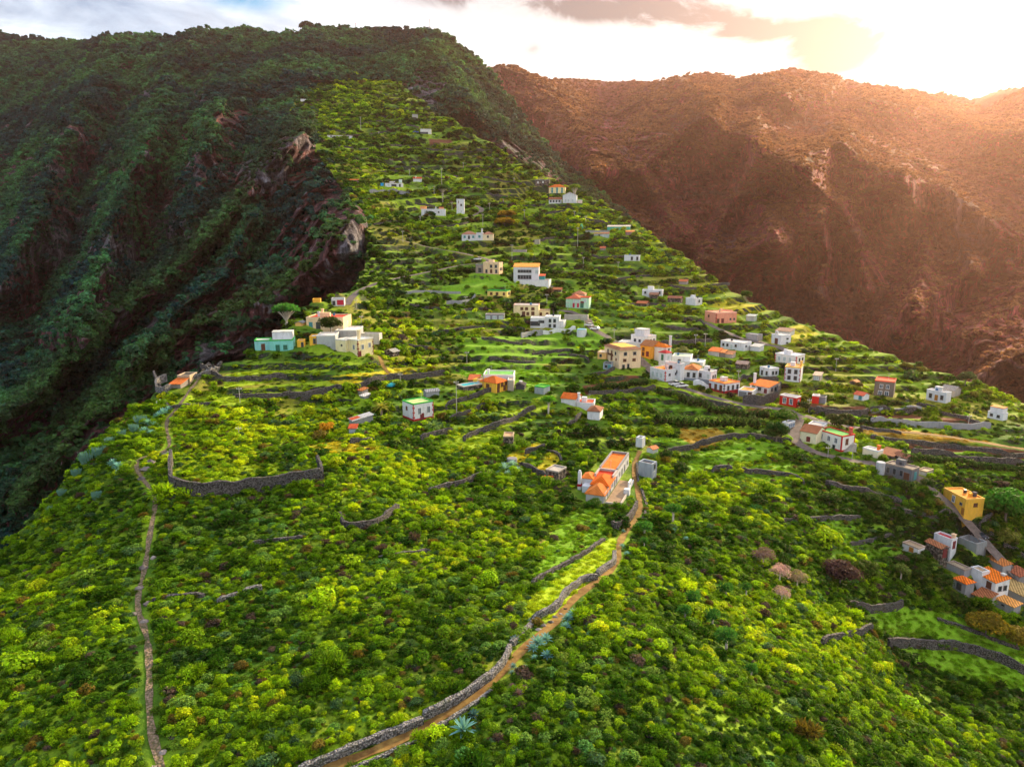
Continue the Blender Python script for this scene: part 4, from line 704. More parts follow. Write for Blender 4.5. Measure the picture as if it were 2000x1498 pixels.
# near edge of the sheet : carry it on towards and under the viewer
near = []
for j in range(10, 0, -1):
    q = PAs[-1].copy(); q[:, 1] -= 7.0 * j; q[:, 2] -= 0.5 * j; near.append(q)
PAs = np.concatenate([PAs, np.stack(near[::-1])], 0); colAs = np.concatenate([colAs, np.repeat(colAs[-1:], 10, 0)], 0)
grid_obj('hillside', PAs, matG, colAs)
grid_obj('mountain', PM, matM, np.stack([rkM, gM, RIDGE['M']], -1)); grid_obj('mountain_range', PD, matD, np.stack([rkD, gD, RIDGE['D']], -1))
bvhA = grid_bvh(PA)
def ground(x, y, z0=0.0):
    h = bvhA.ray_cast(Vector((x, y, 900.0)), Vector((0, 0, -1)))[0]
    return h.z if h is not None else z0
def hit(px, py):
    d = Vector(raydir(px, py)).normalized(); h = bvhA.ray_cast(Vector((0, 0, 0)), d)[0]
    if h is None:
        p = posA(px, py); return np.array([p[0], p[1], ground(p[0], p[1], p[2])])
    return np.array(h)
# valley floor far below, out to the horizon on all sides
S = 4500.0
mesh_obj('valley_floor', [(-S, -S, -330), (S, -S, -330), (S, S, -330), (-S, S, -330)], [(0, 1, 2, 3)], matM)['kind'] = 'structure'
# ------------------------------------------------------------------ roads and paths
def road_mat(name, c1, c2, sc1, sc2=0.4):
    m, nt, b = new_mat(name); g = N(nt, 'ShaderNodeNewGeometry'); p = g.outputs['Position']
    n = noise(nt, p, sc1, 5, 0.65); n2 = noise(nt, p, sc2, 3, 0.5)
    c = mixc(nt, ramp(nt, n, [(0.35, 0.0), (0.65, 1.0)]), c1, c2)
    k = N(nt, 'ShaderNodeVectorMath', operation='SCALE'); L(nt, c, k.inputs[0]); L(nt, mathn(nt, 'MULTIPLY_ADD', n2, 1.0, 0.5), k.inputs[3])
    L(nt, k.outputs[0], b.inputs['Base Color'])
    bp = N(nt, 'ShaderNodeBump'); bp.inputs['Strength'].default_value = 0.7; bp.inputs['Distance'].default_value = 0.1; L(nt, n, bp.inputs['Height']); L(nt, bp.outputs[0], b.inputs['Normal'])
    return m
def rubble_mat(name, dark, light, scale, crack=(0.03, 0.028, 0.026)):
    m, nt, b = new_mat(name); g = N(nt, 'ShaderNodeNewGeometry'); p = g.outputs['Position']
    v = N(nt, 'ShaderNodeTexVoronoi'); v.inputs['Scale'].default_value = scale; L(nt, p, v.inputs['Vector'])
    sepc = N(nt, 'ShaderNodeSeparateColor'); L(nt, v.outputs['Color'], sepc.inputs[0])
    st = mixc(nt, sepc.outputs[0], dark, light)
    c = mixc(nt, ramp(nt, v.outputs['Distance'], [(0.40, 0.0), (0.70, 1.0)]), st, crack)
    n = noise(nt, p, 0.5, 4, 0.6); c = mixc(nt, ramp(nt, n, [(0.55, 0.0), (0.75, 0.5)]), c, (0.06, 0.08, 0.02))
    L(nt, c, b.inputs['Base Color'])
    bp = N(nt, 'ShaderNodeBump'); bp.inputs['Strength'].default_value = 1.0; bp.inputs['Distance'].default_value = 0.15; bp.invert = True; L(nt, v.outputs['Distance'], bp.inputs['Height']); L(nt, bp.outputs[0], b.inputs['Normal'])
    return m
RM_ = {'asphalt': road_mat('asphalt_mat', (0.10, 0.085, 0.08), (0.19, 0.155, 0.145), 1.2),
       'dirt': road_mat('dirt_mat', (0.13, 0.065, 0.022), (0.26, 0.17, 0.05), 0.7, 0.25),
       'rubble': rubble_mat('path_stone_mat', (0.17, 0.12, 0.085), (0.27, 0.20, 0.15), 3.0, (0.10, 0.09, 0.045))}
def ribbon(name, q, w, mat, lift=0.06, wob=0.0):
    t = np.gradient(q[:, :2], axis=0); t /= np.linalg.norm(t, axis=1, keepdims=True) + 1e-9; nrm = np.stack([-t[:, 1], t[:, 0]], -1)
    vs_, fs = [], []; K = 5
    for i in range(len(q)):
        wl = w * (1 + wob * math.sin(i * 0.9) * 0.5 + wob * random.uniform(-.5, .5))
        for k in range(K):
            o = (k / (K - 1) - 0.5) * wl; x = q[i, 0] + nrm[i, 0] * o; y = q[i, 1] + nrm[i, 1] * o
            vs_.append((x, y, max(ground(x, y, q[i, 2]), q[i, 2] - 0.4) + lift))
    for i in range(len(q) - 1):
        for k in range(K - 1):
            a = i * K + k; fs.append((a, a + 1, a + K + 1, a + K))
    o = mesh_obj(name, vs_, fs, mat, smooth=True); o['kind'] = 'structure'; return o
for nm, w, mt, q in ROADW:
    ribbon(nm, q, w, RM_[mt], 0.10, {'asphalt': 0.04, 'dirt': 0.25, 'rubble': 0.35}[mt])
# ------------------------------------------------------------------ house builder
MATS = {}
def paint(c, rough=0.9, kind='plaster'):
    key = (kind,) + (c if isinstance(c, tuple) else (c,))
    if key in MATS: return MATS[key]
    if c == 'stone':
        m = rubble_mat('rubble_wall_mat', (0.05, 0.045, 0.045), (0.26, 0.22, 0.19), 1.7); MATS[key] = m; return m
    m, nt, b = new_mat(kind + '_mat'); g = N(nt, 'ShaderNodeNewGeometry'); p = g.outputs['Position']
    if kind == 'tile':
        tc = N(nt, 'ShaderNodeTexCoord'); w = N(nt, 'ShaderNodeTexWave', wave_type='BANDS', bands_direction='DIAGONAL'); w.inputs['Scale'].default_value = 0.75; w.inputs['Distortion'].default_value = 1.5; w.inputs['Detail'].default_value = 2
        L(nt, tc.outputs['Object'], w.inputs['Vector']); n = noise(nt, p, 1.1, 5, 0.7)
        k = mathn(nt, 'MULTIPLY', mathn(nt, 'MULTIPLY_ADD', w.outputs[1], 0.6, 0.5), mathn(nt, 'MULTIPLY_ADD', n, 1.9, 0.05))
    elif kind == 'roof':
        n = noise(nt, p, 0.5, 6, 0.7); k = mathn(nt, 'MULTIPLY_ADD', n, 1.7, 0.1)
    else:
        n = noise(nt, mapping(nt, p, (1.2, 1.2, 0.35)), 0.8, 5, 0.65); k = mathn(nt, 'MULTIPLY_ADD', n, 0.95, 0.5)
    s = N(nt, 'ShaderNodeVectorMath', operation='SCALE'); s.inputs[0].default_value = c; L(nt, k, s.inputs[3])
    cc = s.outputs[0]
    if kind != 'plain': cc = mixc(nt, ramp(nt, n, [(0.56, 0.0), (0.74, 0.55)]), cc, (0.16, 0.13, 0.10))
    L(nt, cc, b.inputs['Base Color']); b.inputs['Roughness'].default_value = rough
    MATS[key] = m; return m
def plain(name, c, rough=0.6, spec=0.2, metal=0.0):
    if name in MATS: return MATS[name]
    m, nt, b = new_mat(name); n = noise(nt, N(nt, 'ShaderNodeNewGeometry').outputs['Position'], 2.0, 3)
    s = N(nt, 'ShaderNodeVectorMath', operation='SCALE'); s.inputs[0].default_value = c; L(nt, mathn(nt, 'MULTIPLY_ADD', n, 0.5, 0.75), s.inputs[3]); L(nt, s.outputs[0], b.inputs['Base Color'])
    b.inputs['Roughness'].default_value = rough; b.inputs['Specular IOR Level'].default_value = spec; b.inputs['Metallic'].default_value = metal; MATS[name] = m; return m
class MB:
    def __init__(s): s.v = []; s.f = []
    def box(s, x0, y0, z0, x1, y1, z1):
        b = len(s.v); s.v += [(x0, y0, z0), (x1, y0, z0), (x1, y1, z0), (x0, y1, z0), (x0, y0, z1), (x1, y0, z1), (x1, y1, z1), (x0, y1, z1)]
        s.f += [(b, b+3, b+2, b+1), (b+4, b+5, b+6, b+7), (b, b+1, b+5, b+4), (b+1, b+2, b+6, b+5), (b+2, b+3, b+7, b+6), (b+3, b, b+4, b+7)]; return s
    def poly(s, vs_, fs): b = len(s.v); s.v += vs_; s.f += [tuple(i + b for i in f) for f in fs]; return s
    def cyl(s, x, y, z0, z1, r0, r1=None, n=8, cap=True):
        r1 = r0 if r1 is None else r1; b = len(s.v)
        for z, r in ((z0, r0), (z1, r1)):
            for i in range(n): s.v.append((x + r * math.cos(6.2832 * i / n), y + r * math.sin(6.2832 * i / n), z))
        for i in range(n): j = (i + 1) % n; s.f.append((b + i, b + j, b + n + j, b + n + i))
        if cap: s.f.append(tuple(b + n + i for i in range(n))); s.f.append(tuple(b + n - 1 - i for i in range(n)))
        return s
    def build(s, name, mat, parent=None, smooth=False): return mesh_obj(name, s.v, s.f, mat, parent, smooth=smooth)
def roof_mesh(kind, x0, y0, x1, y1, z, o=0.28, pitch=0.42):
    x0 -= o; x1 += o; y0 -= o; y1 += o; m = MB(); t = 0.14; w = x1 - x0; d = y1 - y0
    if kind == 'hip':
        r = min(w, d) / 2; zt = z + r * pitch * 1.15
        if w >= d: a, b_ = (x0 + r, (y0 + y1) / 2, zt), (x1 - r, (y0 + y1) / 2, zt)
        else: a, b_ = ((x0 + x1) / 2, y0 + r, zt), ((x0 + x1) / 2, y1 - r, zt)
        vs_ = [(x0, y0, z), (x1, y0, z), (x1, y1, z), (x0, y1, z), a, b_, (x0, y0, z - t), (x1, y0, z - t), (x1, y1, z - t), (x0, y1, z - t)]
        f = [(0, 1, 5, 4), (1, 2, 5), (2, 3, 4, 5), (3, 0, 4)] if w >= d else [(0, 1, 4), (1, 2, 5, 4), (2, 3, 5), (3, 0, 4, 5)]
        m.poly(vs_, f + [(0, 6, 7, 1), (1, 7, 8, 2), (2, 8, 9, 3), (3, 9, 6, 0), (9, 8, 7, 6)])
    elif kind in ('gx', 'gy'):
        if kind == 'gx':
            zt = z + d / 2 * pitch; ym = (y0 + y1) / 2; P = [(y0, z), (ym, zt), (y1, z), (y1, z - t), (ym, zt - t), (y0, z - t)]
            vs_ = [(x0, a, b_) for a, b_ in P] + [(x1, a, b_) for a, b_ in P]
        else:
            zt = z + w / 2 * pitch; xm = (x0 + x1) / 2; P = [(x1, z), (xm, zt), (x0, z), (x0, z - t), (xm, zt - t), (x1, z - t)]
            vs_ = [(a, y0, b_) for a, b_ in P] + [(a, y1, b_) for a, b_ in P]
        fs = [(i, (i + 1) % 6, (i + 1) % 6 + 6, i + 6) for i in range(6)] + [(5, 4, 1, 0), (4, 3, 2, 1), (6, 7, 10, 11), (7, 8, 9, 10)]
        m.poly(vs_, fs)
    elif kind == 'shed':
        zt = z + d * 0.16
        vs_ = [(x0, y0, z), (x1, y0, z), (x1, y1, zt), (x0, y1, zt), (x0, y0, z - t), (x1, y0, z - t), (x1, y1, zt - t), (x0, y1, zt - t)]
        m.poly(vs_, [(0, 1, 2, 3), (7, 6, 5, 4), (0, 4, 5, 1), (1, 5, 6, 2), (2, 6, 7, 3), (3, 7, 4, 0)])
    return m
WK = {'g': ((0.75, 0.76, 0.78), (0.06, 0.10, 0.14)), 'w': ((0.72, 0.74, 0.75), (0.40, 0.48, 0.50)), 'k': ((0.20, 0.20, 0.21), (0.03, 0.04, 0.05)), 'b': ((0.16, 0.06, 0.03), (0.11, 0.04, 0.02)),
      'm': ((0.20, 0.03, 0.03), (0.16, 0.02, 0.025)), 'c': ((0.6, 0.6, 0.6), (0.45, 0.01, 0.04)), 'G': ((0.03, 0.20, 0.12), (0.02, 0.14, 0.09)), 't': ((0.10, 0.35, 0.38), (0.06, 0.25, 0.28)),
      'o': ((0.45, 0.22, 0.03), (0.40, 0.16, 0.02)), 's': ((0.5, 0.5, 0.52), (0.16, 0.18, 0.20)), 'p': ((0.6, 0.62, 0.66), (0.16, 0.24, 0.36))}
def opening(parent, face, u, v, w, h, kind, wl, wr, H):
    fc, pc = WK[kind]; isdoor = v < 0.15 and h > 1.3; dep = 0.10
    L_ = wl if face == 'L' else wr
    w = min(w, L_ * 0.9); c = min(max(u * L_, w / 2 + .1), L_ - w / 2 - .1); z0 = v * H + (0.02 if isdoor else 0); z1 = min(z0 + h, H - 0.25); t = 0.13 * min(1, w)
    f, p = MB(), MB()
    def bx(mb, a0, a1, zz0, zz1, o0, o1):
        if face == 'L': mb.box(a0 - wl, -o1, zz0, a1 - wl, -o0, zz1)
        else: mb.box(o0, a0, zz0, o1, a1, zz1)
    bx(f, c - w/2 - t, c - w/2, z0, z1, 0.0, dep); bx(f, c + w/2, c + w/2 + t, z0, z1, 0.0, dep)
    bx(f, c - w/2 - t, c + w/2 + t, z1, z1 + t, 0.0, dep)
    if not isdoor: bx(f, c - w/2 - t - .06, c + w/2 + t + .06, z0 - t, z0, 0.0, dep + .06)
    if kind in 'gw' and w > .7: bx(f, c - .04, c + .04, z0, z1, 0.05, dep - .01)
    fr = f.build('door_frame' if isdoor else 'window', paint(fc, 0.7, 'plain'), parent)
    bx(p, c - w/2, c + w/2, z0, z1, 0.0, 0.045)
    p.build('door_leaf' if isdoor else 'pane', plain('glass_%.2f_%.2f_%.2f' % pc, pc, 0.25 if kind in 'gk' else 0.7, 0.5), fr)
def house(h):
    e = bpy.data.objects.new(h['cat'].replace(' ', '_'), None); col.objects.link(e); e.empty_display_size = 1
    C = h['C']; e.location = (C[0], C[1] + h.get('off', 0) * 0, C[2]); e.rotation_euler = (0, 0, -h['a']); tag(e, h['label'], h['cat'], h.get('group'))
    wl, wr, Hh, wall, roof = h['wl'], h['wr'], h['H'], h['wall'], h['roof']; rk = roof[0]; D = -3.0
    if rk in ('open', 'open2'):
        t = 0.4; m = MB(); zt = Hh
        m.box(-wl, 0, D, 0, t, zt).box(-t, t, D, 0, wr, zt).box(-wl, wr - t, D, -t, wr, zt).box(-wl, t, D, -wl + t, wr - t, zt)
        m.build('wall', paint(wall), e)
        fl = MB().box(-wl + t, t, D, -t, wr - t, Hh * (0.88 if rk == 'open2' else 0.15)); fl.build('floor_slab', paint(roof[1] if len(roof) > 1 else (0.10, 0.11, 0.05), 0.9, 'roof'), e)
    elif rk == 'flat':
        MB().box(-wl, 0, D, 0, wr, Hh - 0.38).build('wall', paint(wall), e)
        MB().box(-wl + .25, .25, Hh - 0.38, -.25, wr - .25, Hh - 0.30).build('roof', paint(roof[1], 0.9, 'roof'), e)
        m = MB(); o = 0.05; t = .25; z0, z1 = Hh - .38, Hh
        m.box(-wl - o, -o, z0, o, t, z1).box(-t, t, z0, o, wr - t, z1).box(-wl - o, wr - t, z0, o, wr + o, z1).box(-wl - o, t, z0, -wl + t, wr - t, z1)
        m.build('parapet', paint(roof[2], 0.9, 'plaster'), e)
    elif rk == 'eaves':
        MB().box(-wl, 0, D, 0, wr, Hh).build('wall', paint(wall), e)
        o = .5; m = MB()
        x0, x1, y0, y1 = -wl, 0, 0, wr; z0, z1 = Hh - .05, Hh + .75; k = 1.3
        m.poly([(x0-o, y0-o, z0), (x1+o, y0-o, z0), (x1+o, y1+o, z0), (x0-o, y1+o, z0), (x0+k, y0+k, z1), (x1-k, y0+k, z1), (x1-k, y1-k, z1), (x0+k, y1-k, z1)], [(0,1,5,4),(1,2,6,5),(2,3,7,6),(3,0,4,7),(3,2,1,0)])
        m.build('eaves_roof', paint(roof[2], 0.9, 'tile'), e)
        MB().box(-wl + 1.3, 1.3, Hh + .5, -1.3, wr - 1.3, Hh + .8).build('roof', paint(roof[1], 0.9, 'roof'), e)
    else:
        kk = 'shed' if rk == 'shedx' else rk
        m = MB().box(-wl, 0, D, 0, wr, Hh - .14)
        if kk == 'shed':
            zt = Hh - .16 + wr * .16; z = Hh - .14
            m.poly([(-wl, 0, z), (0, 0, z), (0, wr, z), (-wl, wr, z), (0, wr, zt), (-wl, wr, zt)], [(0, 1, 4, 5), (1, 2, 4), (3, 0, 5), (2, 3, 5, 4)])
        if kk == 'gx': z = Hh - .14; m.poly([(-wl, 0, z), (-wl, wr, z), (-wl, wr/2, z + wr/2*.42), (0, 0, z), (0, wr, z), (0, wr/2, z + wr/2*.42)], [(0, 2, 1), (3, 4, 5)])
        if kk == 'gy': z = Hh - .14; m.poly([(-wl, 0, z), (0, 0, z), (-wl/2, 0, z + wl/2*.42), (-wl, wr, z), (0, wr, z), (-wl/2, wr, z + wl/2*.42)], [(0, 1, 2), (3, 5, 4)])
        m.build('wall', paint(wall), e)
        rf = roof_mesh(kk, -wl, 0, 0, wr, Hh + .02).build('roof', paint(roof[1], 0.9, 'tile'), e)
        if 'sheet' in h:
            z = Hh + .03; f = lambda y: z + .03 + (y + .28) * .16 * (wr + .56) / (wr + .56)
            MB().poly([(-wl + .1, -.2, f(-.2)), (-.6, -.2, f(-.2)), (-.6, wr * .42, f(wr * .42)), (-wl + .1, wr * .42, f(wr * .42))], [(0, 1, 2, 3)]).build('roof_sheet', paint(h['sheet'], 0.9, 'tile'), rf)
    for (x0, y0, x1, y1, dz0, dz1, cw, cr) in h.get('boxes', []):
        if dz0 < -50: z0, z1 = -2.0, dz1
        else: z0, z1 = Hh - .3, Hh + dz1
        x0 = max(x0, -wl - 6); w_ = MB().box(x0, y0, z0, x1, y1, z1 - .2).build('upper_room' if dz0 > -50 else 'porch', paint(cw), e)
        MB().box(x0 - .1, y0 - .1, z1 - .2, x1 + .1, y1 + .1, z1).build('roof', paint(cr, 0.9, 'roof'), w_)
    for i, (fx, fy, hh, cc) in enumerate(h.get('chim', [])):
        x = -wl * fx if fx > .03 else -.35; x = -wl + wl * fx if fx > .03 else -wl + .4; y = wr * fy; s = .38
        if fx <= .03: x = -.45 if h['label'].startswith(('tall white', 'white house with wide')) else -wl + .5
        c_ = MB().box(x - s, y - s, Hh - .4, x + s, y + s, Hh + hh - .2).build('chimney', paint(cc), e)
        MB().box(x - s - .12, y - s - .12, Hh + hh - .2, x + s + .12, y + s + .12, Hh + hh).build('chimney_cap', paint(cc), c_)
    if 'band' in h:
        c, bh = h['band']; MB().box(-wl - .03, -.03, D, .03, wr + .03, bh).build('base_band', paint(c), e)
    if 'quoin' in h:
        q = h['quoin']; n = 7; s = .45; solid = len(q) > 2
        for k in q[1]:
            m = MB()
            cx_, cy_ = {'C': (0, 0), 'R': (0, wr), 'L': (-wl, 0)}[k]
            for i in range(n):
                z0 = Hh * .97 * i / n; z1 = z0 + Hh * .97 / n * (1.0 if solid else .82); a = s * (1.0 if i % 2 else .45) if not solid else .3
                xa, xb = (cx_ - a if k != 'L' else cx_ - .04, cx_ + .04 if k != 'L' else cx_ + a)
                ya, yb = (cy_ - .04 if k != 'R' else cy_ - a, cy_ + a if k != 'R' else cy_ + .04)
                m.box(xa, ya, z0, xb, yb, z1 - .01)
            m.build('corner_stones', paint(q[0]), e)
    if h.get('bell'):
        m = MB(); x = -wl * .5; m.box(x - .8, -.02, Hh - .05, x - .35, .4, Hh + 1.0).box(x + .35, -.02, Hh - .05, x + .8, .4, Hh + 1.0).box(x - .8, -.02, Hh + 1.0, x + .8, .4, Hh + 1.3).box(x - .4, -.02, Hh + 1.3, x + .4, .4, Hh + 1.6)
        bg = m.build('bell_gable', paint(W), e); MB().cyl(x, .2, Hh + .35, Hh + .85, .25, .1).build('bell', plain('bronze', (0.2, 0.13, 0.05), 0.4), bg)
    if h.get('stairs'):
        m = MB()
        for i in range(9): m.box(.1, 1.0 + i * .45, D, 1.3, 1.0 + (i + 1) * .45, .25 + i * .26)
        m.build('stairs', paint((0.4, 0.38, 0.36)), e)
    if h['cat'] == 'house' and 'R' not in h and wr > 4 and h['xr'] > 0: h['R'] = [(.35, .35, .9, 1.2, 'k'), (.72, .35, .9, 1.2, 'k')]
    if h['cat'] == 'house' and rk in ('flat', 'open2') and wl > 5:
        q = random.Random(int(h['cx'] * 3 + h['cy'])); zt = Hh - .3
        if q.random() < .6:
            x = -wl * q.uniform(.25, .75); y = wr * q.uniform(.45, .75); tk = MB().cyl(x, y, zt, zt + .9, .45, .42, 10).build('roof_tank', plain('tank_black', (.04, .05, .06), .5) if q.random() < .5 else plain('tank_blue', (.05, .16, .30), .5), e)
        if q.random() < .7:
            x = -wl * q.uniform(.15, .85); a_ = MB().cyl(x, wr * .8, zt, zt + 2.2, .05, .03, 5); a_.box(x - .5, wr * .8 - .02, zt + 1.9, x + .5, wr * .8 + .02, zt + 1.95).build('antenna', plain('metal', (0.5, 0.5, 0.5), .5), e)
        if q.random() < .5:
            y = wr * q.uniform(.3, .6); MB().box(-wl * .75, y, zt, -wl * .45, y + 1.5, zt + 1.5).build('stair_head', paint(wall), e)
    for f in ('L', 'R'):
        for (u, v, w, hh, k) in h.get(f, []): opening(e, f, u, v, w, hh, k, wl, wr, Hh - (.38 if rk == 'flat' else 0))
    return e
for h in HOUSES: house(h)
def hero():
    e = bpy.data.objects.new('house', None); col.objects.link(e); C = hc; e.location = C; e.rotation_euler = (0, 0, -R(HERO['yaw']))
    tag(e, 'long white house with stepped orange roofs, hip tiles at its near end', 'house')
    D = -3; sx = 0.9
    segs = [(0, 4.8, 2.0, 'hip', (0.62, 0.19, 0.04)), (4.8, 10.0, 2.7, 'hip', (0.80, 0.15, 0.015)), (10.0, 15.0, 3.0, 'flat', (0.62, 0.05, 0.02)), (15.0, 29.5, 3.3, 'flat', (0.80, 0.17, 0.02))]
    for (y0, y1, z, k, c) in segs:
        wl_ = 4.4 if y0 < 9 else 4.9
        w_ = MB().box(-wl_, y0 + .002, D, 0, y1, z - .05).build('wall', paint((0.50, 0.51, 0.54)), e)
        if k == 'hip': roof_mesh('hip', -wl_, y0 - (.0 if y0 else 0), 0, y1 + 1.5, z, .3, .55).build('roof', paint(c, .9, 'tile'), w_)
        else:
            MB().box(-wl_ + .4, y0 + .1, z - .05, -.4, y1 - .5, z + .02).build('roof', paint(c, .9, 'roof'), w_)
            m = MB().box(-wl_, y0 + .1, z - .05, -wl_ + .4, y1, z + .6).box(-.4, y0 + .1, z - .05, 0.02, y1, z + .6).box(-wl_ + .4, y1 - .5, z - .05, -.4, y1, z + .6)
            m.build('parapet', paint((0.26, 0.26, 0.27) if y0 >= 15 else (0.45, 0.40, 0.38)), w_)
    a = MB().box(-7.6, 8.0, D, -4.902, 12.0, 2.8).build('side_wing', paint(W), e)
    roof_mesh('hip', -7.6, 8.0, -4.9, 12.0, 2.85, .25, .5).build('roof', paint((0.80, 0.22, 0.04), .9, 'tile'), a)
    c_ = MB().box(-8.3, 6.6, D, -7.5, 7.4, 4.6).build('chimney', paint(W), e)
    MB().cyl(-7.9, 7.0, 4.6, 5.1, .45, .28, 8).build('chimney_pot', paint(W), c_)
    MB().box(-8.4, 6.5, .9, -7.4, 7.5, 1.5).build('chimney_band', paint(CRIM), c_)
    MB().box(-6.8, 5.2, D, -4.402, 7.9, 1.7).build('porch', paint((0.62, 0.66, 0.74)), e)
    for i, y in enumerate([1.0, 2.3, 4.0, 6.6, 8.8, 11.6, 14.0, 17.4, 20.5, 23.8, 27.3]):
        z0 = .2 if i % 3 != 1 else 1.0; hh = 2.0 if i % 3 != 1 else 1.2
        f = MB().box(0, y - .55, z0, .1, y - .42, z0 + hh).box(0, y + .42, z0, .1, y + .55, z0 + hh).box(0, y - .55, z0 + hh, .1, y + .55, z0 + hh + .12).build('door_frame' if hh > 1.5 else 'window', paint((0.35, 0.37, 0.40), .7, 'plain'), e)
        MB().box(0, y - .42, z0, .045, y + .42, z0 + hh).build('door_leaf' if hh > 1.5 else 'pane', plain('glass_hero', (0.10, 0.12, 0.15), .4), f)
    MB().cyl(-1.2, 12, 3.9, 7.2, .05, .03, 6).build('antenna', plain('metal', (0.5, 0.5, 0.5), .5), e)
    # forecourt with its white stepped wall
    f = bpy.data.objects.new('forecourt', None); col.objects.link(f); f.location = C; f.rotation_euler = (0, 0, -R(HERO['yaw'])); tag(f, 'paved forecourt with low wall in front of the long orange roofed house', 'terrace')
    MB().box(.25, .5, D, 3.9, 17, .12).build('paving', paint((0.34, 0.24, 0.16), .9, 'roof'), f)
    m = MB().box(3.9, .5, D, 4.2, 7.6, .6).box(.3, .1, D, 4.1, .5, .4); m.build('low_wall', paint((0.5, 0.45, 0.4)), f)
    m = MB().box(3.7, 9.0, D, 4.0, 16.5, .9).box(3.2, 7.6, D, 4.6, 9.0, 1.3).box(3.65, 10.4, .9, 4.05, 10.9, 2.2).box(3.65, 12.8, .9, 4.05, 13.3, 2.2).box(3.65, 10.9, 1.9, 4.05, 12.8, 2.2)
    m.build('white_gateway', paint(W), f)
hero()
# ------------------------------------------------------------------ plant prototypes (leaf by leaf)
def leaf_mat():
    m, nt, b = new_mat('foliage_mat')
    at = N(nt, 'ShaderNodeAttribute', attribute_type='INSTANCER', attribute_name='tint')
    obt = N(nt, 'ShaderNodeObjectInfo'); sh = N(nt, 'ShaderNodeVertexColor', layer_name='shade')
    # instanced plants carry their hue as an attribute, single plants as the object colour
    use = mathn(nt, 'GREATER_THAN', mathn(nt, 'ADD', at.outputs['Fac'], 0.0), 0.0001)
    hue = mixc(nt, use, obt.outputs['Color'], at.outputs['Color'])
    c = N(nt, 'ShaderNodeVectorMath', operation='MULTIPLY'); L(nt, hue, c.inputs[0]); L(nt, sh.outputs[0], c.inputs[1])
    L(nt, c.outputs[0], b.inputs['Base Color']); b.inputs['Roughness'].default_value = 0.65; b.inputs['Specular IOR Level'].default_value = 0.06
    tr = N(nt, 'ShaderNodeBsdfTranslucent'); t2 = mixc(nt, 1.0, c.outputs[0], (1.3, 1.25, 0.5), 'MULTIPLY'); L(nt, t2, tr.inputs[0])
    mx = N(nt, 'ShaderNodeMixShader'); mx.inputs[0].default_value = 0.35; L(nt, b.outputs[0], mx.inputs[1]); L(nt, tr.outputs[0], mx.inputs[2])
    out = [n for n in nt.nodes if n.type == 'OUTPUT_MATERIAL'][0]; L(nt, mx.outputs[0], out.inputs[0]); return m
leafM = leaf_mat()
def leafcloud(name, blobs, n, size, up=0.25, seed=1, elong=1.6, link=False, core=(0.28, 0.30, 0.24), accent=0.0, shrink=.62, spiky=False, stems=None):
    """leaf quads spread over and inside lumps (x, y, z, r, flat); every leaf its own tone"""
    g = np.random.default_rng(seed); bl = np.array(blobs, float); wgt = bl[:, 3] ** 2; wgt = wgt / wgt.sum()
    k = g.choice(len(bl), n, p=wgt); b = bl[k]
    d = g.normal(size=(n, 3)); d /= np.linalg.norm(d, axis=1, keepdims=True); low = d[:, 2] < -0.35; d[low, 2] *= -1
    rr = b[:, 3] * (0.70 + 0.42 * g.random(n) ** 0.6)
    c = b[:, :3] + d * rr[:, None] * np.stack([np.ones(n), np.ones(n), b[:, 4]], -1)
    nrm = d + g.normal(size=(n, 3)) * 0.45 + np.array([0, 0, up]); nrm /= np.linalg.norm(nrm, axis=1, keepdims=True)
    if spiky: nrm, = (np.cross(d, g.normal(size=(n, 3))),); nrm /= np.linalg.norm(nrm, axis=1, keepdims=True)
    t = np.cross(nrm, g.normal(size=(n, 3))); t /= np.linalg.norm(t, axis=1, keepdims=True)
    if spiky: t = d + g.normal(size=(n, 3)) * 0.12; t /= np.linalg.norm(t, axis=1, keepdims=True)
    s2 = np.cross(nrm, t); s = size * (0.6 + 0.8 * g.random(n))[:, None]
    V = np.stack([c - t * s * elong, c + s2 * s, c + t * s * elong, c - s2 * s], 1).reshape(-1, 3)
    F_ = (np.arange(n)[:, None] * 4 + np.arange(4)[None]).tolist()
    lump = g.random(len(bl)) * .5 + .75
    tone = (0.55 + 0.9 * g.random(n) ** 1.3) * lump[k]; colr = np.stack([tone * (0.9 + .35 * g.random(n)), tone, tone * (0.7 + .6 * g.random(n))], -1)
    if accent > 0: a = g.random(n) < accent; colr[a] = colr[a] * np.array([1.9, 1.5, .5])
    vc = np.repeat(colr, 4, 0)
    # inner twig masses : coarse lumpy bodies that stop one seeing straight through
    iv, ifc = [], []
    for (x, y, z, r, fl) in blobs:
        base = len(V) + len(iv); q = r * shrink
        ring = [(x + q * math.cos(a_ * 1.047), y + q * math.sin(a_ * 1.047), z - q * fl * .2) for a_ in range(6)]
        iv += ring + [(x, y, z + q * fl * .95), (x, y, z - q * fl * .9)]
        for i in range(6): j = (i + 1) % 6; ifc += [(base + i, base + j, base + 6), (base + j, base + i, base + 7)]
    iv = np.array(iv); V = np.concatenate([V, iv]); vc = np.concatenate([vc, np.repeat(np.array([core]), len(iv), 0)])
    F_ = F_ + ifc
    me = bpy.data.meshes.new(name); me.from_pydata(V.tolist(), [], F_); me.materials.append(leafM)
    a = me.color_attributes.new('shade', 'FLOAT_COLOR', 'POINT'); cc = np.ones((len(V), 4), np.float32); cc[:, :3] = vc; a.data.foreach_set('color', cc.ravel())
    me.update(); return me
def lumps(seed, n, R_, r, h, fl=0.8):
    g = np.random.default_rng(seed); o = [(0, 0, h * .55, R_ * .75, fl)]
    for i in range(n):
        a = 6.283 * i / n + g.random() * .8; q = R_ * (0.35 + .45 * g.random())
        o.append((q * math.cos(a), q * math.sin(a), h * (.25 + .5 * g.random()), r * (.7 + .6 * g.random()), fl))
    return o
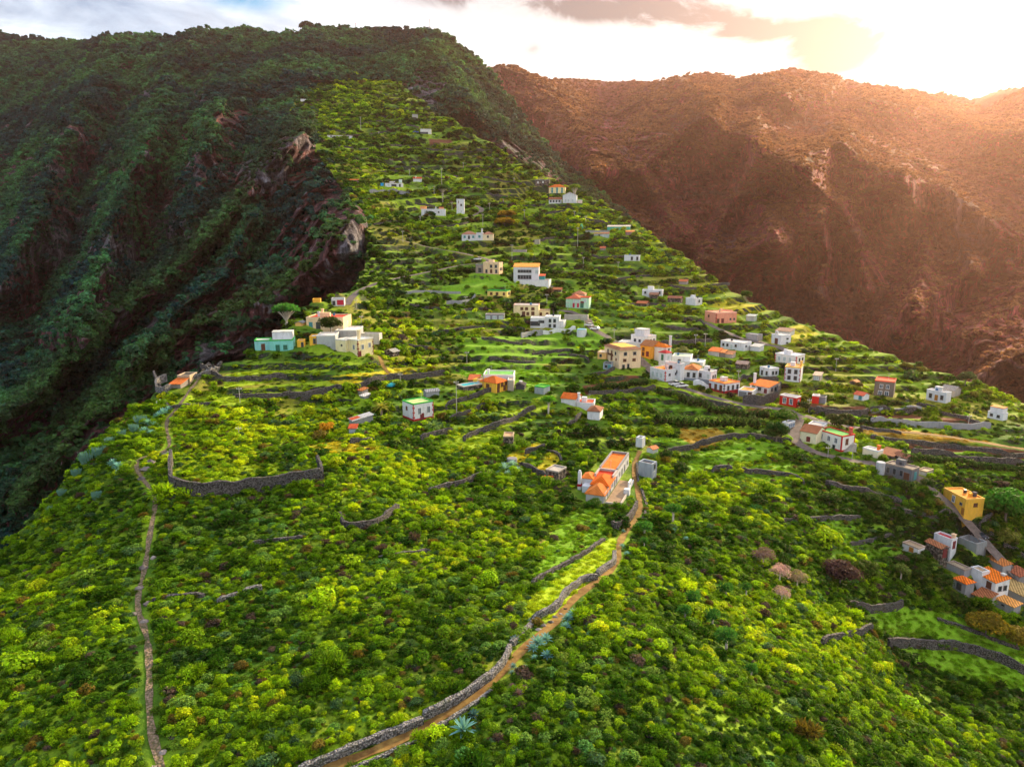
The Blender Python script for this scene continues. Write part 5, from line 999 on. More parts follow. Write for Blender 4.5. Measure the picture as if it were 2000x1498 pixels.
# near / middle shrubs (unit ~ 1 m radius) , euphorbia domes, far clumps, forest crowns
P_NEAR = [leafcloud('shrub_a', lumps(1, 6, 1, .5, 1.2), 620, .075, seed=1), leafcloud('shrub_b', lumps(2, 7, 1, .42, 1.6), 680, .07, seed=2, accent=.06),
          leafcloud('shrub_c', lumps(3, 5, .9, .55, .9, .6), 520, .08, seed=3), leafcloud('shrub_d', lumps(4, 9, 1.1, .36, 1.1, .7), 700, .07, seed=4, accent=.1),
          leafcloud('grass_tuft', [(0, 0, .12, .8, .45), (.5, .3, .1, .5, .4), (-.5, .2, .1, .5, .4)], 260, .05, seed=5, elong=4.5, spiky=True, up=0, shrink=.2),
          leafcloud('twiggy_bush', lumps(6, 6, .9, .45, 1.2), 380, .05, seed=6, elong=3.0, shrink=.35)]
def dome(seed):
    g = np.random.default_rng(seed); bl = []
    for i in range(46):
        z = g.random(); a = g.random() * 6.283; q = math.sqrt(1 - z * z)
        bl.append((q * math.cos(a), q * math.sin(a), z * .72, .17 + .05 * g.random(), .8))
    bl.append((0, 0, .1, .8, .7)); return bl
P_DOME = [leafcloud('dome_a', dome(11), 760, .055, seed=11, up=.6, core=(.5, .5, .45)), leafcloud('dome_b', dome(12), 760, .055, seed=12, up=.6, core=(.5, .5, .45)), leafcloud('dome_c', dome(14), 560, .06, seed=14, up=.6, core=(.5, .5, .45))]
P_ODD = [leafcloud('spiky_shrub', lumps(41, 7, 1, .45, 1.7), 430, .05, seed=41, elong=4.5, spiky=True, shrink=.4), leafcloud('open_shrub', lumps(42, 9, 1.25, .32, 1.3, .6), 420, .075, seed=42, elong=2.2, shrink=.3)]
P_MID = [leafcloud('bush_a', lumps(21, 5, 1, .5, 1.2), 210, .13, seed=21), leafcloud('bush_b', lumps(22, 6, 1, .45, 1.5), 230, .12, seed=22, accent=.08),
         leafcloud('bush_c', lumps(23, 4, 1, .55, .9, .6), 190, .14, seed=23), leafcloud('bush_d', [(0, 0, .3, .8, .6), (.7, 0, .2, .5, .5), (-.6, .3, .2, .5, .5)], 150, .13, seed=24, elong=2)]
P_FAR = [leafcloud('crown_a', lumps(31, 5, 1, .5, 1.6), 120, .19, seed=31), leafcloud('crown_b', lumps(32, 4, 1, .5, 1.3), 110, .20, seed=32), leafcloud('crown_c', lumps(33, 3, .9, .5, 2.0), 110, .18, seed=33)]
def proto_coll(name, meshes):
    c = bpy.data.collections.new(name)
    for i, m in enumerate(meshes): o = bpy.data.objects.new('%s_%02d' % (name, i), m); c.objects.link(o)
    return c
def scatter(name, label, cat, P, scale, rotz, tilt, idx, tint, meshes, group=None):
    me = bpy.data.meshes.new(name); n = len(P); me.vertices.add(n); me.vertices.foreach_set('co', P.astype(np.float32).ravel())
    def att(nm, ty, arr, f): a = me.attributes.new(nm, ty, 'POINT'); a.data.foreach_set(f, arr.astype(np.float32 if ty != 'INT' else np.int32).ravel())
    att('scl', 'FLOAT_VECTOR', scale, 'vector'); att('rot', 'FLOAT_VECTOR', np.stack([tilt[:, 0], tilt[:, 1], rotz], -1), 'vector'); att('idx', 'INT', idx, 'value')
    c4 = np.ones((n, 4)); c4[:, :3] = tint; att('tint', 'FLOAT_COLOR', c4, 'color')
    o = bpy.data.objects.new(name, me); col.objects.link(o)
    ng = bpy.data.node_groups.new(name, 'GeometryNodeTree'); ng.interface.new_socket('Geometry', in_out='INPUT', socket_type='NodeSocketGeometry'); ng.interface.new_socket('Geometry', in_out='OUTPUT', socket_type='NodeSocketGeometry')
    i_ = ng.nodes.new('NodeGroupInput'); o_ = ng.nodes.new('NodeGroupOutput'); ip = ng.nodes.new('GeometryNodeInstanceOnPoints')
    ci = ng.nodes.new('GeometryNodeCollectionInfo'); ci.inputs[0].default_value = proto_coll(name + '_kinds', meshes); ci.inputs[1].default_value = True; ci.inputs[2].default_value = True
    def na(nm, ty): a = ng.nodes.new('GeometryNodeInputNamedAttribute'); a.data_type = ty; a.inputs[0].default_value = nm; return [s for s in a.outputs if s.enabled][0]
    ng.links.new(i_.outputs[0], ip.inputs['Points']); ng.links.new(ci.outputs[0], ip.inputs['Instance']); ip.inputs['Pick Instance'].default_value = True
    ng.links.new(na('idx', 'INT'), ip.inputs['Instance Index']); ng.links.new(na('scl', 'FLOAT_VECTOR'), ip.inputs['Scale'])
    er = ng.nodes.new('FunctionNodeEulerToRotation'); ng.links.new(na('rot', 'FLOAT_VECTOR'), er.inputs[0]); ng.links.new(er.outputs[0], ip.inputs['Rotation'])
    ng.links.new(ip.outputs[0], o_.inputs[0]); md = o.modifiers.new('scatter', 'NODES'); md.node_group = ng
    tag(o, label, cat, group, 'stuff'); return o
def cells(P, px, py):
    """cell centres, plan areas, normals and pixel coordinates of a sheet"""
    a, b, c, d = P[:-1, :-1], P[:-1, 1:], P[1:, 1:], P[1:, :-1]
    n = np.cross(c - a, d - b); ar = 0.5 * np.linalg.norm(n, axis=-1); nn = n / (2 * ar[..., None] + 1e-9); nn[nn[..., 2] < 0] *= -1
    return (a, b, c, d), ar, nn, (px[:-1, :-1] + px[1:, 1:]) / 2, (py[:-1, :-1] + py[1:, 1:]) / 2
def sample(P, px, py, dens_fn, seed):
    (a, b, c, d), ar, nn, cx, cyy = cells(P, px, py); g = np.random.default_rng(seed)
    m = (a + c) / 2; ex = ar * dens_fn(m, nn, cx, cyy); cnt = g.poisson(np.clip(ex, 0, 50)); k = np.repeat(np.arange(cnt.size), cnt.ravel())
    u = g.random(len(k))[:, None]; v = g.random(len(k))[:, None]
    f = lambda q: q.reshape(-1, 3)[k]
    pos = f(a) * (1 - u) * (1 - v) + f(b) * u * (1 - v) + f(c) * u * v + f(d) * (1 - u) * v
    LAST['k'] = k; return pos, f(nn), cx.ravel()[k], cyy.ravel()[k]
LAST = {}
def road_clear(x, y, extra=0.7):
    ok = np.ones(x.shape, bool)
    for nm, w, mt, q in ROADW:
        m = (x > q[:, 0].min() - 5) & (x < q[:, 0].max() + 5) & (y > q[:, 1].min() - 5) & (y < q[:, 1].max() + 5)
        if m.any():
            d, _ = polydist(x[m], y[m], q[::2, :2]); ok[m] &= d > w / 2 + extra
    return ok
def house_clear(x, y, extra=0.6):
    ok = np.ones(x.shape, bool)
    for h in HOUSES + HERO_FOOT:
        a = h['a']; dx = x - h['C'][0]; dy = y - h['C'][1]; m = (np.abs(dx) < 45) & (np.abs(dy) < 45)
        lx = dx[m] * math.cos(a) - dy[m] * math.sin(a); ly = dx[m] * math.sin(a) + dy[m] * math.cos(a)
        ok[m] &= ~((lx > -h['wl'] - extra) & (lx < extra) & (ly > -extra * 2.5) & (ly < h['wr'] + extra))
    return ok
HERO_FOOT = [dict(C=hc + np.array([math.cos(ha) * 4.2, -math.sin(ha) * 4.2, 0]), a=ha, wl=12.5, wr=30)]
PALETTE = [((0.035, 0.075, 0.008), .25), ((0.075, 0.13, 0.010), .30), ((0.13, 0.20, 0.012), .22), ((0.20, 0.24, 0.015), .09), ((0.12, 0.095, 0.02), .05), ((0.03, 0.06, 0.018), .09)]
def tints(x, y, g, warm):
    """plant hue : patches of kinds over the slope, each plant slightly its own"""
    p1 = fbm(x / 14, y / 14, 0 * x, 3); p2 = fbm(x / 50, y / 50, 7 + 0 * x, 2); k = np.clip(0.48 + p1 * .68 + warm + g.normal(size=len(x)) * .22, 0, .999)
    cols = np.array([(0.020, 0.070, 0.005), (0.045, 0.125, 0.005), (0.100, 0.225, 0.006), (0.19, 0.36, 0.007), (0.29, 0.47, 0.008), (0.42, 0.55, 0.010)])
    t = k * (len(cols) - 1); i = t.astype(int); f = (t - i)[:, None]; c = cols[i] * (1 - f) + cols[np.minimum(i + 1, 5)] * f
    r = g.random(len(x)); m = r < .03; c[m] = (0.13, 0.11, 0.02); m = (r > .03) & (r < .05); c[m] = (0.07, 0.055, 0.045); m = (r > .065) & (r < .11); c[m] = (0.06, 0.14, 0.05)
    return c * (0.75 + .5 * g.random(len(x)))[:, None]
def zoneA(px, py):
    d = np.ones(px.shape); fields_at(px, py, None, d); return d
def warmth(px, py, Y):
    # light put into the hue: yellower sun side and knoll, shaded green low right
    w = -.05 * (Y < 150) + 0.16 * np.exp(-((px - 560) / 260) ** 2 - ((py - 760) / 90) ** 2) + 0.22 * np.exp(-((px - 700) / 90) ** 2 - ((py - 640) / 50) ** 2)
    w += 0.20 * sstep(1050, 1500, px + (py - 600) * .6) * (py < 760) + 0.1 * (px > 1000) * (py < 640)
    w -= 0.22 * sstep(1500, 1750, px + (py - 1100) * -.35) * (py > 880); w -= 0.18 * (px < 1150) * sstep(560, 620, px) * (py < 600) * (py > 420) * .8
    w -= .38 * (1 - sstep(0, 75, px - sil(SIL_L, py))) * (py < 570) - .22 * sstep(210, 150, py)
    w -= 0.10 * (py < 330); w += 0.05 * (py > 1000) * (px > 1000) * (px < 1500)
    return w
def grow_A():
    # near slope
    def dn(m, nn, cx, cy):
        z = zoneA(cx, cy); return np.where(m[..., 1] < 190, 3.7, 0) * z * (0.55 + .45 * sstep(-.35, .05, fbm(m[..., 0] / 9, m[..., 1] / 9, 2 + 0 * m[..., 0], 3))) * (nn[..., 2] > .3)
    pos, n, cx, cyy = sample(PA, pxA, pyA, dn, 5); ok = road_clear(pos[:, 0], pos[:, 1], .9) & house_clear(pos[:, 0], pos[:, 1], .9); pos, cx, cyy = pos[ok], cx[ok], cyy[ok]
    g = np.random.default_rng(8); N_ = len(pos); s = np.exp(g.normal(size=N_) * .42) * np.interp(pos[:, 1], [60, 190], [.355, .52]); lush = sstep(1000, 1300, cx) * sstep(950, 1100, cyy); s *= np.where(g.random(N_) < .05, 1.6, 1.0) * np.where(g.random(N_) < .30, .68, 1.0)
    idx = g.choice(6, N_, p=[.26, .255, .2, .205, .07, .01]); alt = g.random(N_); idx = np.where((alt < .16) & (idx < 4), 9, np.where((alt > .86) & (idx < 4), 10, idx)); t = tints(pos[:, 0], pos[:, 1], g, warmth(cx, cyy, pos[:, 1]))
    t[idx == 4] = t[idx == 4] * .6 + np.array((0.12, 0.20, 0.01)) * .5; t[idx == 5] = np.array((0.11, 0.085, 0.07)) * (0.6 + .8 * g.random((int((idx == 5).sum()), 1)))
    mint = g.random(N_) < np.interp(fbm(pos[:, 0] / 20, pos[:, 1] / 20, 30 + 0 * cx, 2), [-.4, .4], [.22, .70]) * (1 - .6 * lush); mint &= idx < 4; nm_ = int(mint.sum()); idx[mint] = g.integers(6, 9, nm_); q_ = g.random((nm_, 1)); t[mint] = (np.array((0.09, 0.27, 0.05)) * (1 - q_) + np.array((0.24, 0.40, 0.03)) * q_) * (.65 + .6 * g.random((nm_, 1))); s[mint] *= .85
    pos[:, 2] -= .12 * s
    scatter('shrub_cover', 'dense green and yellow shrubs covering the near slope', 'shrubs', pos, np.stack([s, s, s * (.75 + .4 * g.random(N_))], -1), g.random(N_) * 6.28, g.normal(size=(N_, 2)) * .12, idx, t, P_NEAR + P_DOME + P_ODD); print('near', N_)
    # village and ridge
    def dm(m, nn, cx, cy):
        z = zoneA(cx, cy); Y = m[..., 1]; base = np.interp(Y, [190, 260, 450, 600, 1000], [.62, .48, .26, .15, .08]); pn = fbm(m[..., 0] / 16, m[..., 1] / 16, 2 + 0 * Y, 3)
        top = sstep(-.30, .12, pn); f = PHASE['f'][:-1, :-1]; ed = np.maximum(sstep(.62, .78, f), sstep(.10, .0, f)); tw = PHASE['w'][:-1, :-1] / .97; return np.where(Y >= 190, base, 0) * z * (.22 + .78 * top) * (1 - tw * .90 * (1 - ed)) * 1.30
    pos, n, cx, cyy = sample(PA, pxA, pyA, dm, 6); ph = PHASE['f'][:-1, :-1].ravel()[LAST['k']]; tw = PHASE['w'][:-1, :-1].ravel()[LAST['k']]; ok = road_clear(pos[:, 0], pos[:, 1], .8) & house_clear(pos[:, 0], pos[:, 1], 1.1); pos, cx, cyy, ph, tw = pos[ok], cx[ok], cyy[ok], ph[ok], tw[ok]
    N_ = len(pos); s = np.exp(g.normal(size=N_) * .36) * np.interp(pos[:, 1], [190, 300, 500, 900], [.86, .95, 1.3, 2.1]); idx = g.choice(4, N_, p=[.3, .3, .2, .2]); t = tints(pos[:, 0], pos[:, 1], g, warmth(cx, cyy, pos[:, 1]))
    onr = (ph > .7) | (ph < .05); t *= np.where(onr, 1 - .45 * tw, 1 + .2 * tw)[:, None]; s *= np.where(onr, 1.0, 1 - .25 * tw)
    pos[:, 2] -= .15 * s
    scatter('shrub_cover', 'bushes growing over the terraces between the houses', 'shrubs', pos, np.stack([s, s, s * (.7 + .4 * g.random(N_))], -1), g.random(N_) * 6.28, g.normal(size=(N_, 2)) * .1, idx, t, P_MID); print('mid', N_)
    # meadow grass on the fields and in the gaps
    def dg(m, nn, cx, cy):
        z = zoneA(cx, cy); return np.where(m[..., 1] < 250, np.interp(m[..., 1], [60, 250], [.55, .18]), 0) * (.35 + (z < .5)) * (nn[..., 2] > .5)
    pos, n, cx, cyy = sample(PA, pxA, pyA, dg, 7); ok = road_clear(pos[:, 0], pos[:, 1], .15) & house_clear(pos[:, 0], pos[:, 1], .2); pos, cx, cyy = pos[ok], cx[ok], cyy[ok]
    cg = np.zeros((len(pos), 3)); cg[:] = (0.06, 0.12, 0.010); dd = np.ones(len(pos)); fields_at(cx, cyy, cg, dd); soil = (cg[:, 1] < .08) & (dd < .5); pos, cg = pos[~soil], cg[~soil]; N_ = len(pos); s = .55 + .5 * g.random(N_)
    scatter('grass', 'short meadow grass on the small fields', 'grass', pos, np.stack([s, s, s * .55], -1), g.random(N_) * 6.28, np.zeros((N_, 2)), np.zeros(N_), cg * (.7 + .6 * g.random((N_, 1))), [P_NEAR[4]]); print('grass', N_)
grow_A()
def RIDGE_AT(nm, cx, cy):
    PX, PY, RG = (pxD, pyD, RIDGE['D']); j = np.clip(((cx - PX[0, 0]) / (PX[0, -1] - PX[0, 0]) * (PX.shape[1] - 1)).astype(int), 0, PX.shape[1] - 1)
    top = PY[8, j]; bot = PY[-1, j]; v = np.clip((cy - top) / (bot - top), 0, 1) ** (1 / 1.15); i = np.clip((8 + v * (PX.shape[0] - 9)).astype(int), 0, PX.shape[0] - 1); return RG[i, j]
def grow_far():
    g = np.random.default_rng(21)
    def dM(m, nn, cx, cy):
        Y = m[..., 1]; w = nn[..., 2] + .35 * fbm(m[..., 0] / 60, Y / 60, m[..., 2] / 60, 3); return np.interp(Y, [280, 600, 1500], [.10, .045, .019]) * (.06 + .94 * sstep(.10, .30, w)) * (1 - .60 * (rkM[8:-1, :-1] > .30) - .24 * (rkM[8:-1, :-1] > .6))
    pos, n, cx, cyy = sample(PM[8:], pxM[8:], pyM[8:], dM, 9); behind = (cx > 735) & (cyy > np.interp(cx, [735, 830, 1250, 1300], [160, 215, 450, 500])); pos, n, cx, cyy = pos[~behind], n[~behind], cx[~behind], cyy[~behind]
    N_ = len(pos); s = np.exp(g.normal(size=N_) * .32) * np.interp(pos[:, 1], [280, 600, 1500], [1.8, 2.5, 4.0]); p = fbm(pos[:, 0] / 90, pos[:, 1] / 90, pos[:, 2] / 90, 3); k = np.clip(.38 + p * 1.9 + g.normal(size=N_) * .2, 0, 1.15)[:, None]
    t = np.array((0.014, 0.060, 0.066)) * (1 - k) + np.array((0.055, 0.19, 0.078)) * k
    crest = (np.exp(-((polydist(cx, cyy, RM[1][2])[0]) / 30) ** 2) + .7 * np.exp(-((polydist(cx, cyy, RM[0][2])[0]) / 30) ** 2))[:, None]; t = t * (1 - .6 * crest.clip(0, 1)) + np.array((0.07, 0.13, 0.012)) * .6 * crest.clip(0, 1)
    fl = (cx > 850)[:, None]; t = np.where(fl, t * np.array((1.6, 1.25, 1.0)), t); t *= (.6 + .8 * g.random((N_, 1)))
    pos[:, 2] -= .3 * s
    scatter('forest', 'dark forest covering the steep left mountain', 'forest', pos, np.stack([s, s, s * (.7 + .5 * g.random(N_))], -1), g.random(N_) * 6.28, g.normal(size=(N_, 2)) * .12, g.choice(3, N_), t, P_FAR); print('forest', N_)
    def dD(m, nn, cx, cy):
        Y = m[..., 1]; w = nn[..., 2] + .4 * fbm(m[..., 0] / 120, Y / 120, m[..., 2] / 90, 3); return np.interp(Y, [500, 1200, 2200], [.022, .009, .0045]) * (.06 + .94 * sstep(.12, .45, w)) * (1 - .55 * (rkD[8:-1, :-1] > .35))
    pos, n, cx, cyy = sample(PD[8:], pxD[8:], pyD[8:], dD, 10); N_ = len(pos); s = np.exp(g.normal(size=N_) * .3) * np.interp(pos[:, 1], [500, 1200, 2200], [2.2, 3.2, 4.9]); k = np.clip(.5 + fbm(pos[:, 0] / 150, pos[:, 1] / 150, pos[:, 2] / 100, 3) + g.normal(size=N_) * .2, 0, 1)[:, None]
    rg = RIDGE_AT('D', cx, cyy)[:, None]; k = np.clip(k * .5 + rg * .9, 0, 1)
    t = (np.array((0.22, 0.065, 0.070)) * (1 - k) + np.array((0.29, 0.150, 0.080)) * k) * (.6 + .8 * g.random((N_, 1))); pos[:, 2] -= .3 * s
    scatter('scrub', 'olive brown scrub over the far red range', 'scrub', pos, np.stack([s, s, s * .75], -1), g.random(N_) * 6.28, g.normal(size=(N_, 2)) * .12, g.choice(3, N_), t, P_FAR); print('scrub', N_)
grow_far()
def copy_tree(o, parent=None):
    c = o.copy(); col.objects.link(c)
    if parent is not None: c.parent = parent
    for ch in [k for k in bpy.data.objects if k.parent == o]: copy_tree(ch, c)
    return c
def domes():
    g = np.random.default_rng(77); (a, b, c, d), ar, nn, cx, cyy = cells(PA, pxA, pyA); m = (a + c) / 2; k = 0
    w = ar * (m[..., 1] < 150) * zoneA(cx, cyy) * (.05 + sstep(.05, .3, fbm(m[..., 0] / 18, m[..., 1] / 18, 12 + 0 * cx, 2))) * (1 - .93 * sstep(1000, 1180, cx + (cyy - 1100) * -.3)) * (cx > -20) * (cx < 2010) * (cyy < 1500) * (1 + .5 * (m[..., 1] < 100))
    w = w.ravel(); w /= w.sum(); pick = g.choice(len(w), 420, replace=False, p=w); pts = m.reshape(-1, 3)[pick]; ok = road_clear(pts[:, 0], pts[:, 1], 1.1); pts = pts[ok][:290]
    for i, p in enumerate(pts):
        o = bpy.data.objects.new('dome_shrub', P_DOME[i % 3]); col.objects.link(o); s = .55 + .55 * g.random(); o.location = (p[0], p[1], p[2] + .25 * s); o.scale = (s, s, s * .95); o.rotation_euler = (0, 0, g.random() * 6.28)
        t = g.random(); cl = np.array((0.10, 0.30, 0.07)) * (1 - t) + np.array((0.22, 0.36, 0.04)) * t; o.color = (*cl, 1)
        zc = p[1] * math.cos(PITCH) - p[2] * math.sin(PITCH); qx = 1000 + F * p[0] / zc; qy = 749 - F * (p[1] * math.sin(PITCH) + p[2] * math.cos(PITCH)) / zc
        pathx = np.interp(qy, [900, 1000, 1100, 1240, 1400, 1500], [1240, 1245, 1206, 1050, 870, 640]); trail = 285
        zn = 'left of the stony trail' if qx < trail else 'right of the main footpath' if qx > pathx else 'between trail and main footpath'
        row_ = 'lowest on the slope' if qy > 1330 else 'midway up the slope' if qy > 1130 else 'high on the slope'
        big = 'large' if s > .9 else 'small'; lime = 'lime green' if t > .5 else 'mint green'
        tag(o, '%s %s dome shrub %s, %s' % (big, lime, zn, row_), 'shrub', '%s %s dome shrubs %s %s' % (big, lime, zn, row_))
domes()
# ------------------------------------------------------------------ dry stone walls
WALLM = rubble_mat('dry_stone_mat', (0.065, 0.062, 0.066), (0.19, 0.18, 0.18), 4.2)
WALLP = rubble_mat('path_wall_mat', (0.13, 0.13, 0.14), (0.33, 0.32, 0.32), 4.5, (0.06, 0.06, 0.06))
CONC = paint((0.30, 0.31, 0.34))
def stone_wall(label, pts, hgt, mat=None, thick=.6, group=None, rough=.06, name='stone_wall', cat='wall', step=.7, sink=.6):
    mat = mat or WALLM
    P = smooth_poly(np.array([hit(x, y) for x, y in pts]), step, 2); n = len(P); g = np.random.default_rng(int(abs(pts[0][0] * 7 + pts[0][1])))
    t = np.gradient(P[:, :2], axis=0); t /= np.linalg.norm(t, axis=1, keepdims=True) + 1e-9; nr = np.stack([-t[:, 1], t[:, 0]], -1)
    vs_, fs = [], []; prof = [(-.5, -1), (-.5, .33), (-.48, .66), (-.44, 1), (.44, 1), (.48, .66), (.5, .33), (.5, -1)]; K = len(prof)
    hn = hgt * (1 + .14 * fbm(P[:, 0] / 3, P[:, 1] / 3, 0 * P[:, 0], 2)); hn[0] *= .8; hn[-1] *= .8
    for i in range(n):
        z0 = ground(P[i, 0], P[i, 1], P[i, 2])
        for a, k in prof:
            j = g.normal(size=3) * rough; o = a * thick
            vs_.append((P[i, 0] + nr[i, 0] * o + j[0] * .7, P[i, 1] + nr[i, 1] * o + j[1] * .7, z0 + (hn[i] * k if k > 0 else -sink) + (j[2] if k > 0 else 0)))
    for i in range(n - 1):
        for k in range(K - 1): a = i * K + k; fs.append((a, a + K, a + K + 1, a + 1))
    fs += [tuple(range(K)), tuple(range((n - 1) * K + K - 1, (n - 1) * K - 1, -1))]
    o = mesh_obj(name, vs_, fs, mat); tag(o, label, cat, group); return o
GW = 'dry stone terrace walls'
stone_wall('massive dark dry stone retaining wall curving round the left terrace', [(336,902),(334,925),(334,950),(340,962),(360,968),(400,972),(470,967),(530,958),(580,950),(631,941)], 3.4, thick=.7)
stone_wall('short end of the left terrace wall turning up the slope', [(631,941),(628,925),(620,908)], 2.6)
stone_wall('lone crescent shaped dry stone wall on the middle slope', [(664,1012),(668,1028),(680,1036),(710,1034),(740,1026),(760,1010),(778,995)], 1.7)
stone_wall('low rubble line below the crescent wall', [(740,1092),(790,1084),(840,1078)], .7)
stone_wall('pale crumbling wall left of centre on the lower slope', [(424,1180),(450,1172),(480,1160),(512,1152)], 1.0, WALLP)
stone_wall('rubble wall starting at the stony trail on the lower slope', [(298,1175),(350,1168),(400,1165)], .7)
stone_wall('short rubble row among shrubs above the lower slope', [(488,1066),(540,1058),(592,1052)], .8)
# beside the main footpath
stone_wall('long grey wall on the left of the path at the bottom', [(585,1512),(640,1488),(700,1462),(760,1440),(800,1424),(826,1412)], 1.0, WALLP, .65)
stone_wall('grey wall left of the path climbing to the first bend', [(826,1404),(860,1392),(900,1368),(940,1340),(965,1320),(985,1298),(996,1268)], 1.1, WALLP, .65)
stone_wall('stone kerb wall on the right of the path at the bottom', [(668,1512),(730,1488),(800,1456),(870,1414),(930,1374),(960,1350)], .4, WALLP, .5)
stone_wall('wall beside the bare bend of the path', [(1000,1262),(1016,1246),(1042,1222),(1046,1212)], .9, WALLP, .8)
stone_wall('pale wall bending along the lower edge of the lime field', [(1040,1216),(1070,1202),(1092,1186),(1100,1168),(1122,1150),(1140,1136),(1166,1132)], 1.3, WALLP, .6)
stone_wall('short stone wall at the top end of the lime field', [(1166,1126),(1184,1112),(1200,1102),(1200,1082)], 1.2, WALLP, .8)
stone_wall('thin grey wall along the upper edge of the lime field', [(1040,1142),(1090,1112),(1120,1096),(1150,1078),(1180,1056)], .8)
stone_wall('curved retaining wall just below the long orange roofed house', [(1196,1030),(1200,1038),(1218,1030),(1234,1012),(1244,990)], 1.9, thick=.7)
stone_wall('low kerb of stones right of the path below the house', [(1244,905),(1246,940),(1254,960),(1264,990),(1258,1010),(1244,1036)], .5)
# middle terraces
for lb, pts, hh in [
 ('terrace wall behind the lime strip on the left plateau', [(392,716),(430,742),(470,744),(500,742),(560,738)], 1.3),
 ('dark wall section under the left plateau crop', [(460,777),(500,778),(560,776),(620,770)], 1.4),
 ('long dark wall under the left plateau crop', [(552,776),(600,778),(640,768),(668,762)], 2.0),
 ('wall between knoll gardens and crop strip', [(300,728),(330,800),(360,795),(420,790)], .9),
 ('blackish wall above the round blue paddling pool', [(690,762),(720,752),(760,742),(800,742),(830,738),(868,732)], 2.0),
 ('wall running down from the pool house towards the gardens', [(870,800),(900,786),(930,776),(962,765)], 1.6),
 ('second wall down from the pool house', [(878,822),(905,812),(930,800),(950,792)], 1.3),
 ('wall under the long lime strip', [(905,862),(940,846),(975,832),(1010,820),(1045,800)], 1.6),
 ('stepped wall below the white and crimson house', [(822,862),(850,855),(884,846)], 2.0),
 ('wall left of the stepped garden wall', [(684,866),(700,864),(730,864)], 1.4),
 ('rough wall below the stone cistern', [(1016,912),(1040,920),(1060,930),(1070,940)], 1.6),
 ('wall between the barn terrace and the peach roofed hut', [(1026,888),(1050,882),(1064,876)], 1.8),
 ('wall edging the small lime plot above the dark barn', [(1098,905),(1094,894),(1080,884),(1066,884)], 1.0),
 ('dark wall among bushes below the lime strips', [(838,968),(870,958),(910,948),(950,932)], 1.8),
 ('short wall by the white cottages with red roof', [(1108,836),(1125,826),(1136,812)], 1.6),
 ('low wall on the green ridge right of the palm', [(1240,748),(1200,766),(1150,772)], .9)]:
    stone_wall(lb, pts, hh, group=GW)
# right hand fields
for lb, pts, hh in [
 ('long curving wall below the bright green crop plot', [(1296,890),(1340,880),(1380,868),(1420,858),(1460,856),(1510,862),(1545,868)], 1.7),
 ('wall under the green crop field right of the path', [(1390,926),(1410,918),(1430,920)], 1.6),
 ('rubble wall along the middle of the shrub slope', [(1448,920),(1500,926),(1540,930),(1570,948)], 1.3),
 ('dark wall descending from the trimmed house', [(1612,948),(1650,960),(1700,968),(1740,980),(1760,985)], 1.8),
 ('wall above the orchard slope', [(1530,1020),(1580,1018),(1640,1014),(1680,1014)], 1.2),
 ('dry stone wall left of the yellow house', [(1740,1000),(1790,1008),(1830,1012),(1866,1014)], 1.4),
 ('small dark wall above the lower green plots', [(1660,1064),(1700,1058),(1750,1060)], .9),
 ('tall rough wall above the lower right field', [(1660,1186),(1680,1192),(1720,1194),(1750,1190),(1762,1182)], 1.9),
 ('long wall holding the lower right field', [(1735,1262),(1780,1262),(1840,1266),(1900,1276),(1950,1292),(1990,1312),(2030,1330)], 2.2),
 ('wall end in the bushes left of the lower right field', [(1606,1262),(1640,1252),(1680,1244),(1702,1232)], 1.9),
 ('thin wall across the field towards the hamlet', [(1830,1210),(1880,1226),(1930,1246),(1990,1268)], .7),
 ('wall below the mustard house beside the road', [(1930,1040),(1960,1062),(1990,1082),(2020,1100)], 1.2),
 ('grey garden wall right of the mustard house', [(1912,1030),(1924,1022),(1936,1010)], 1.6),
 ('stone wall under the brown terraces', [(1680,836),(1720,842),(1760,848)], 1.0),
 ('terrace wall below the ochre strip', [(1700,856),(1780,866),(1860,874),(1940,884),(2030,892)], 1.3),
 ('dark wall below the brown ploughed strip', [(1780,888),(1860,894),(1950,906),(2040,914)], 1.8),
 ('high dark wall supporting the red hut terrace', [(1580,806),(1640,812),(1680,814),(1695,808)], 2.2),
 ('low wall behind the road at the red cottage', [(1700,802),(1740,806),(1790,804)], 1.6),
 ('wall below the white farmhouse', [(1790,792),(1830,802),(1880,818),(1915,830)], 1.2),
 ('wall above the brown field in the village core', [(1150,772),(1200,770),(1240,764),(1280,758)], 1.4),
 ('wall at the foot of the three storey house', [(1152,738),(1180,732),(1200,722)], 1.3),
 ('wall beneath the pickup car park', [(1300,772),(1340,778),(1372,786)], 2.2),
 ('mortared road wall in the village core', [(1372,788),(1420,798),(1450,806)], 2.0),
 ('wall round the ploughed corner plot', [(1430,812),(1460,812),(1494,812),(1500,806)], .9),
 ('tall curved wall under the orange roofed compound', [(1450,788),(1480,792),(1500,788),(1518,778),(1524,762)], 3.4),
 ('grey rounded wall arching behind the orange roofed compound', [(1440,752),(1450,738),(1470,738),(1500,744),(1520,744)], 1.6),
 ('white plastered wall left of the corner house', [(1354,752),(1370,756),(1384,761)], 2.0),
 ('wall beside the upper lane below the pink house', [(1330,622),(1360,628),(1376,636)], 1.0),
 ('long wall on the slope above the village core', [(1290,672),(1340,672),(1390,668)], 1.5)]:
    stone_wall(lb, pts, hh, mat=(paint(W) if lb.startswith('white') else None), group=GW)
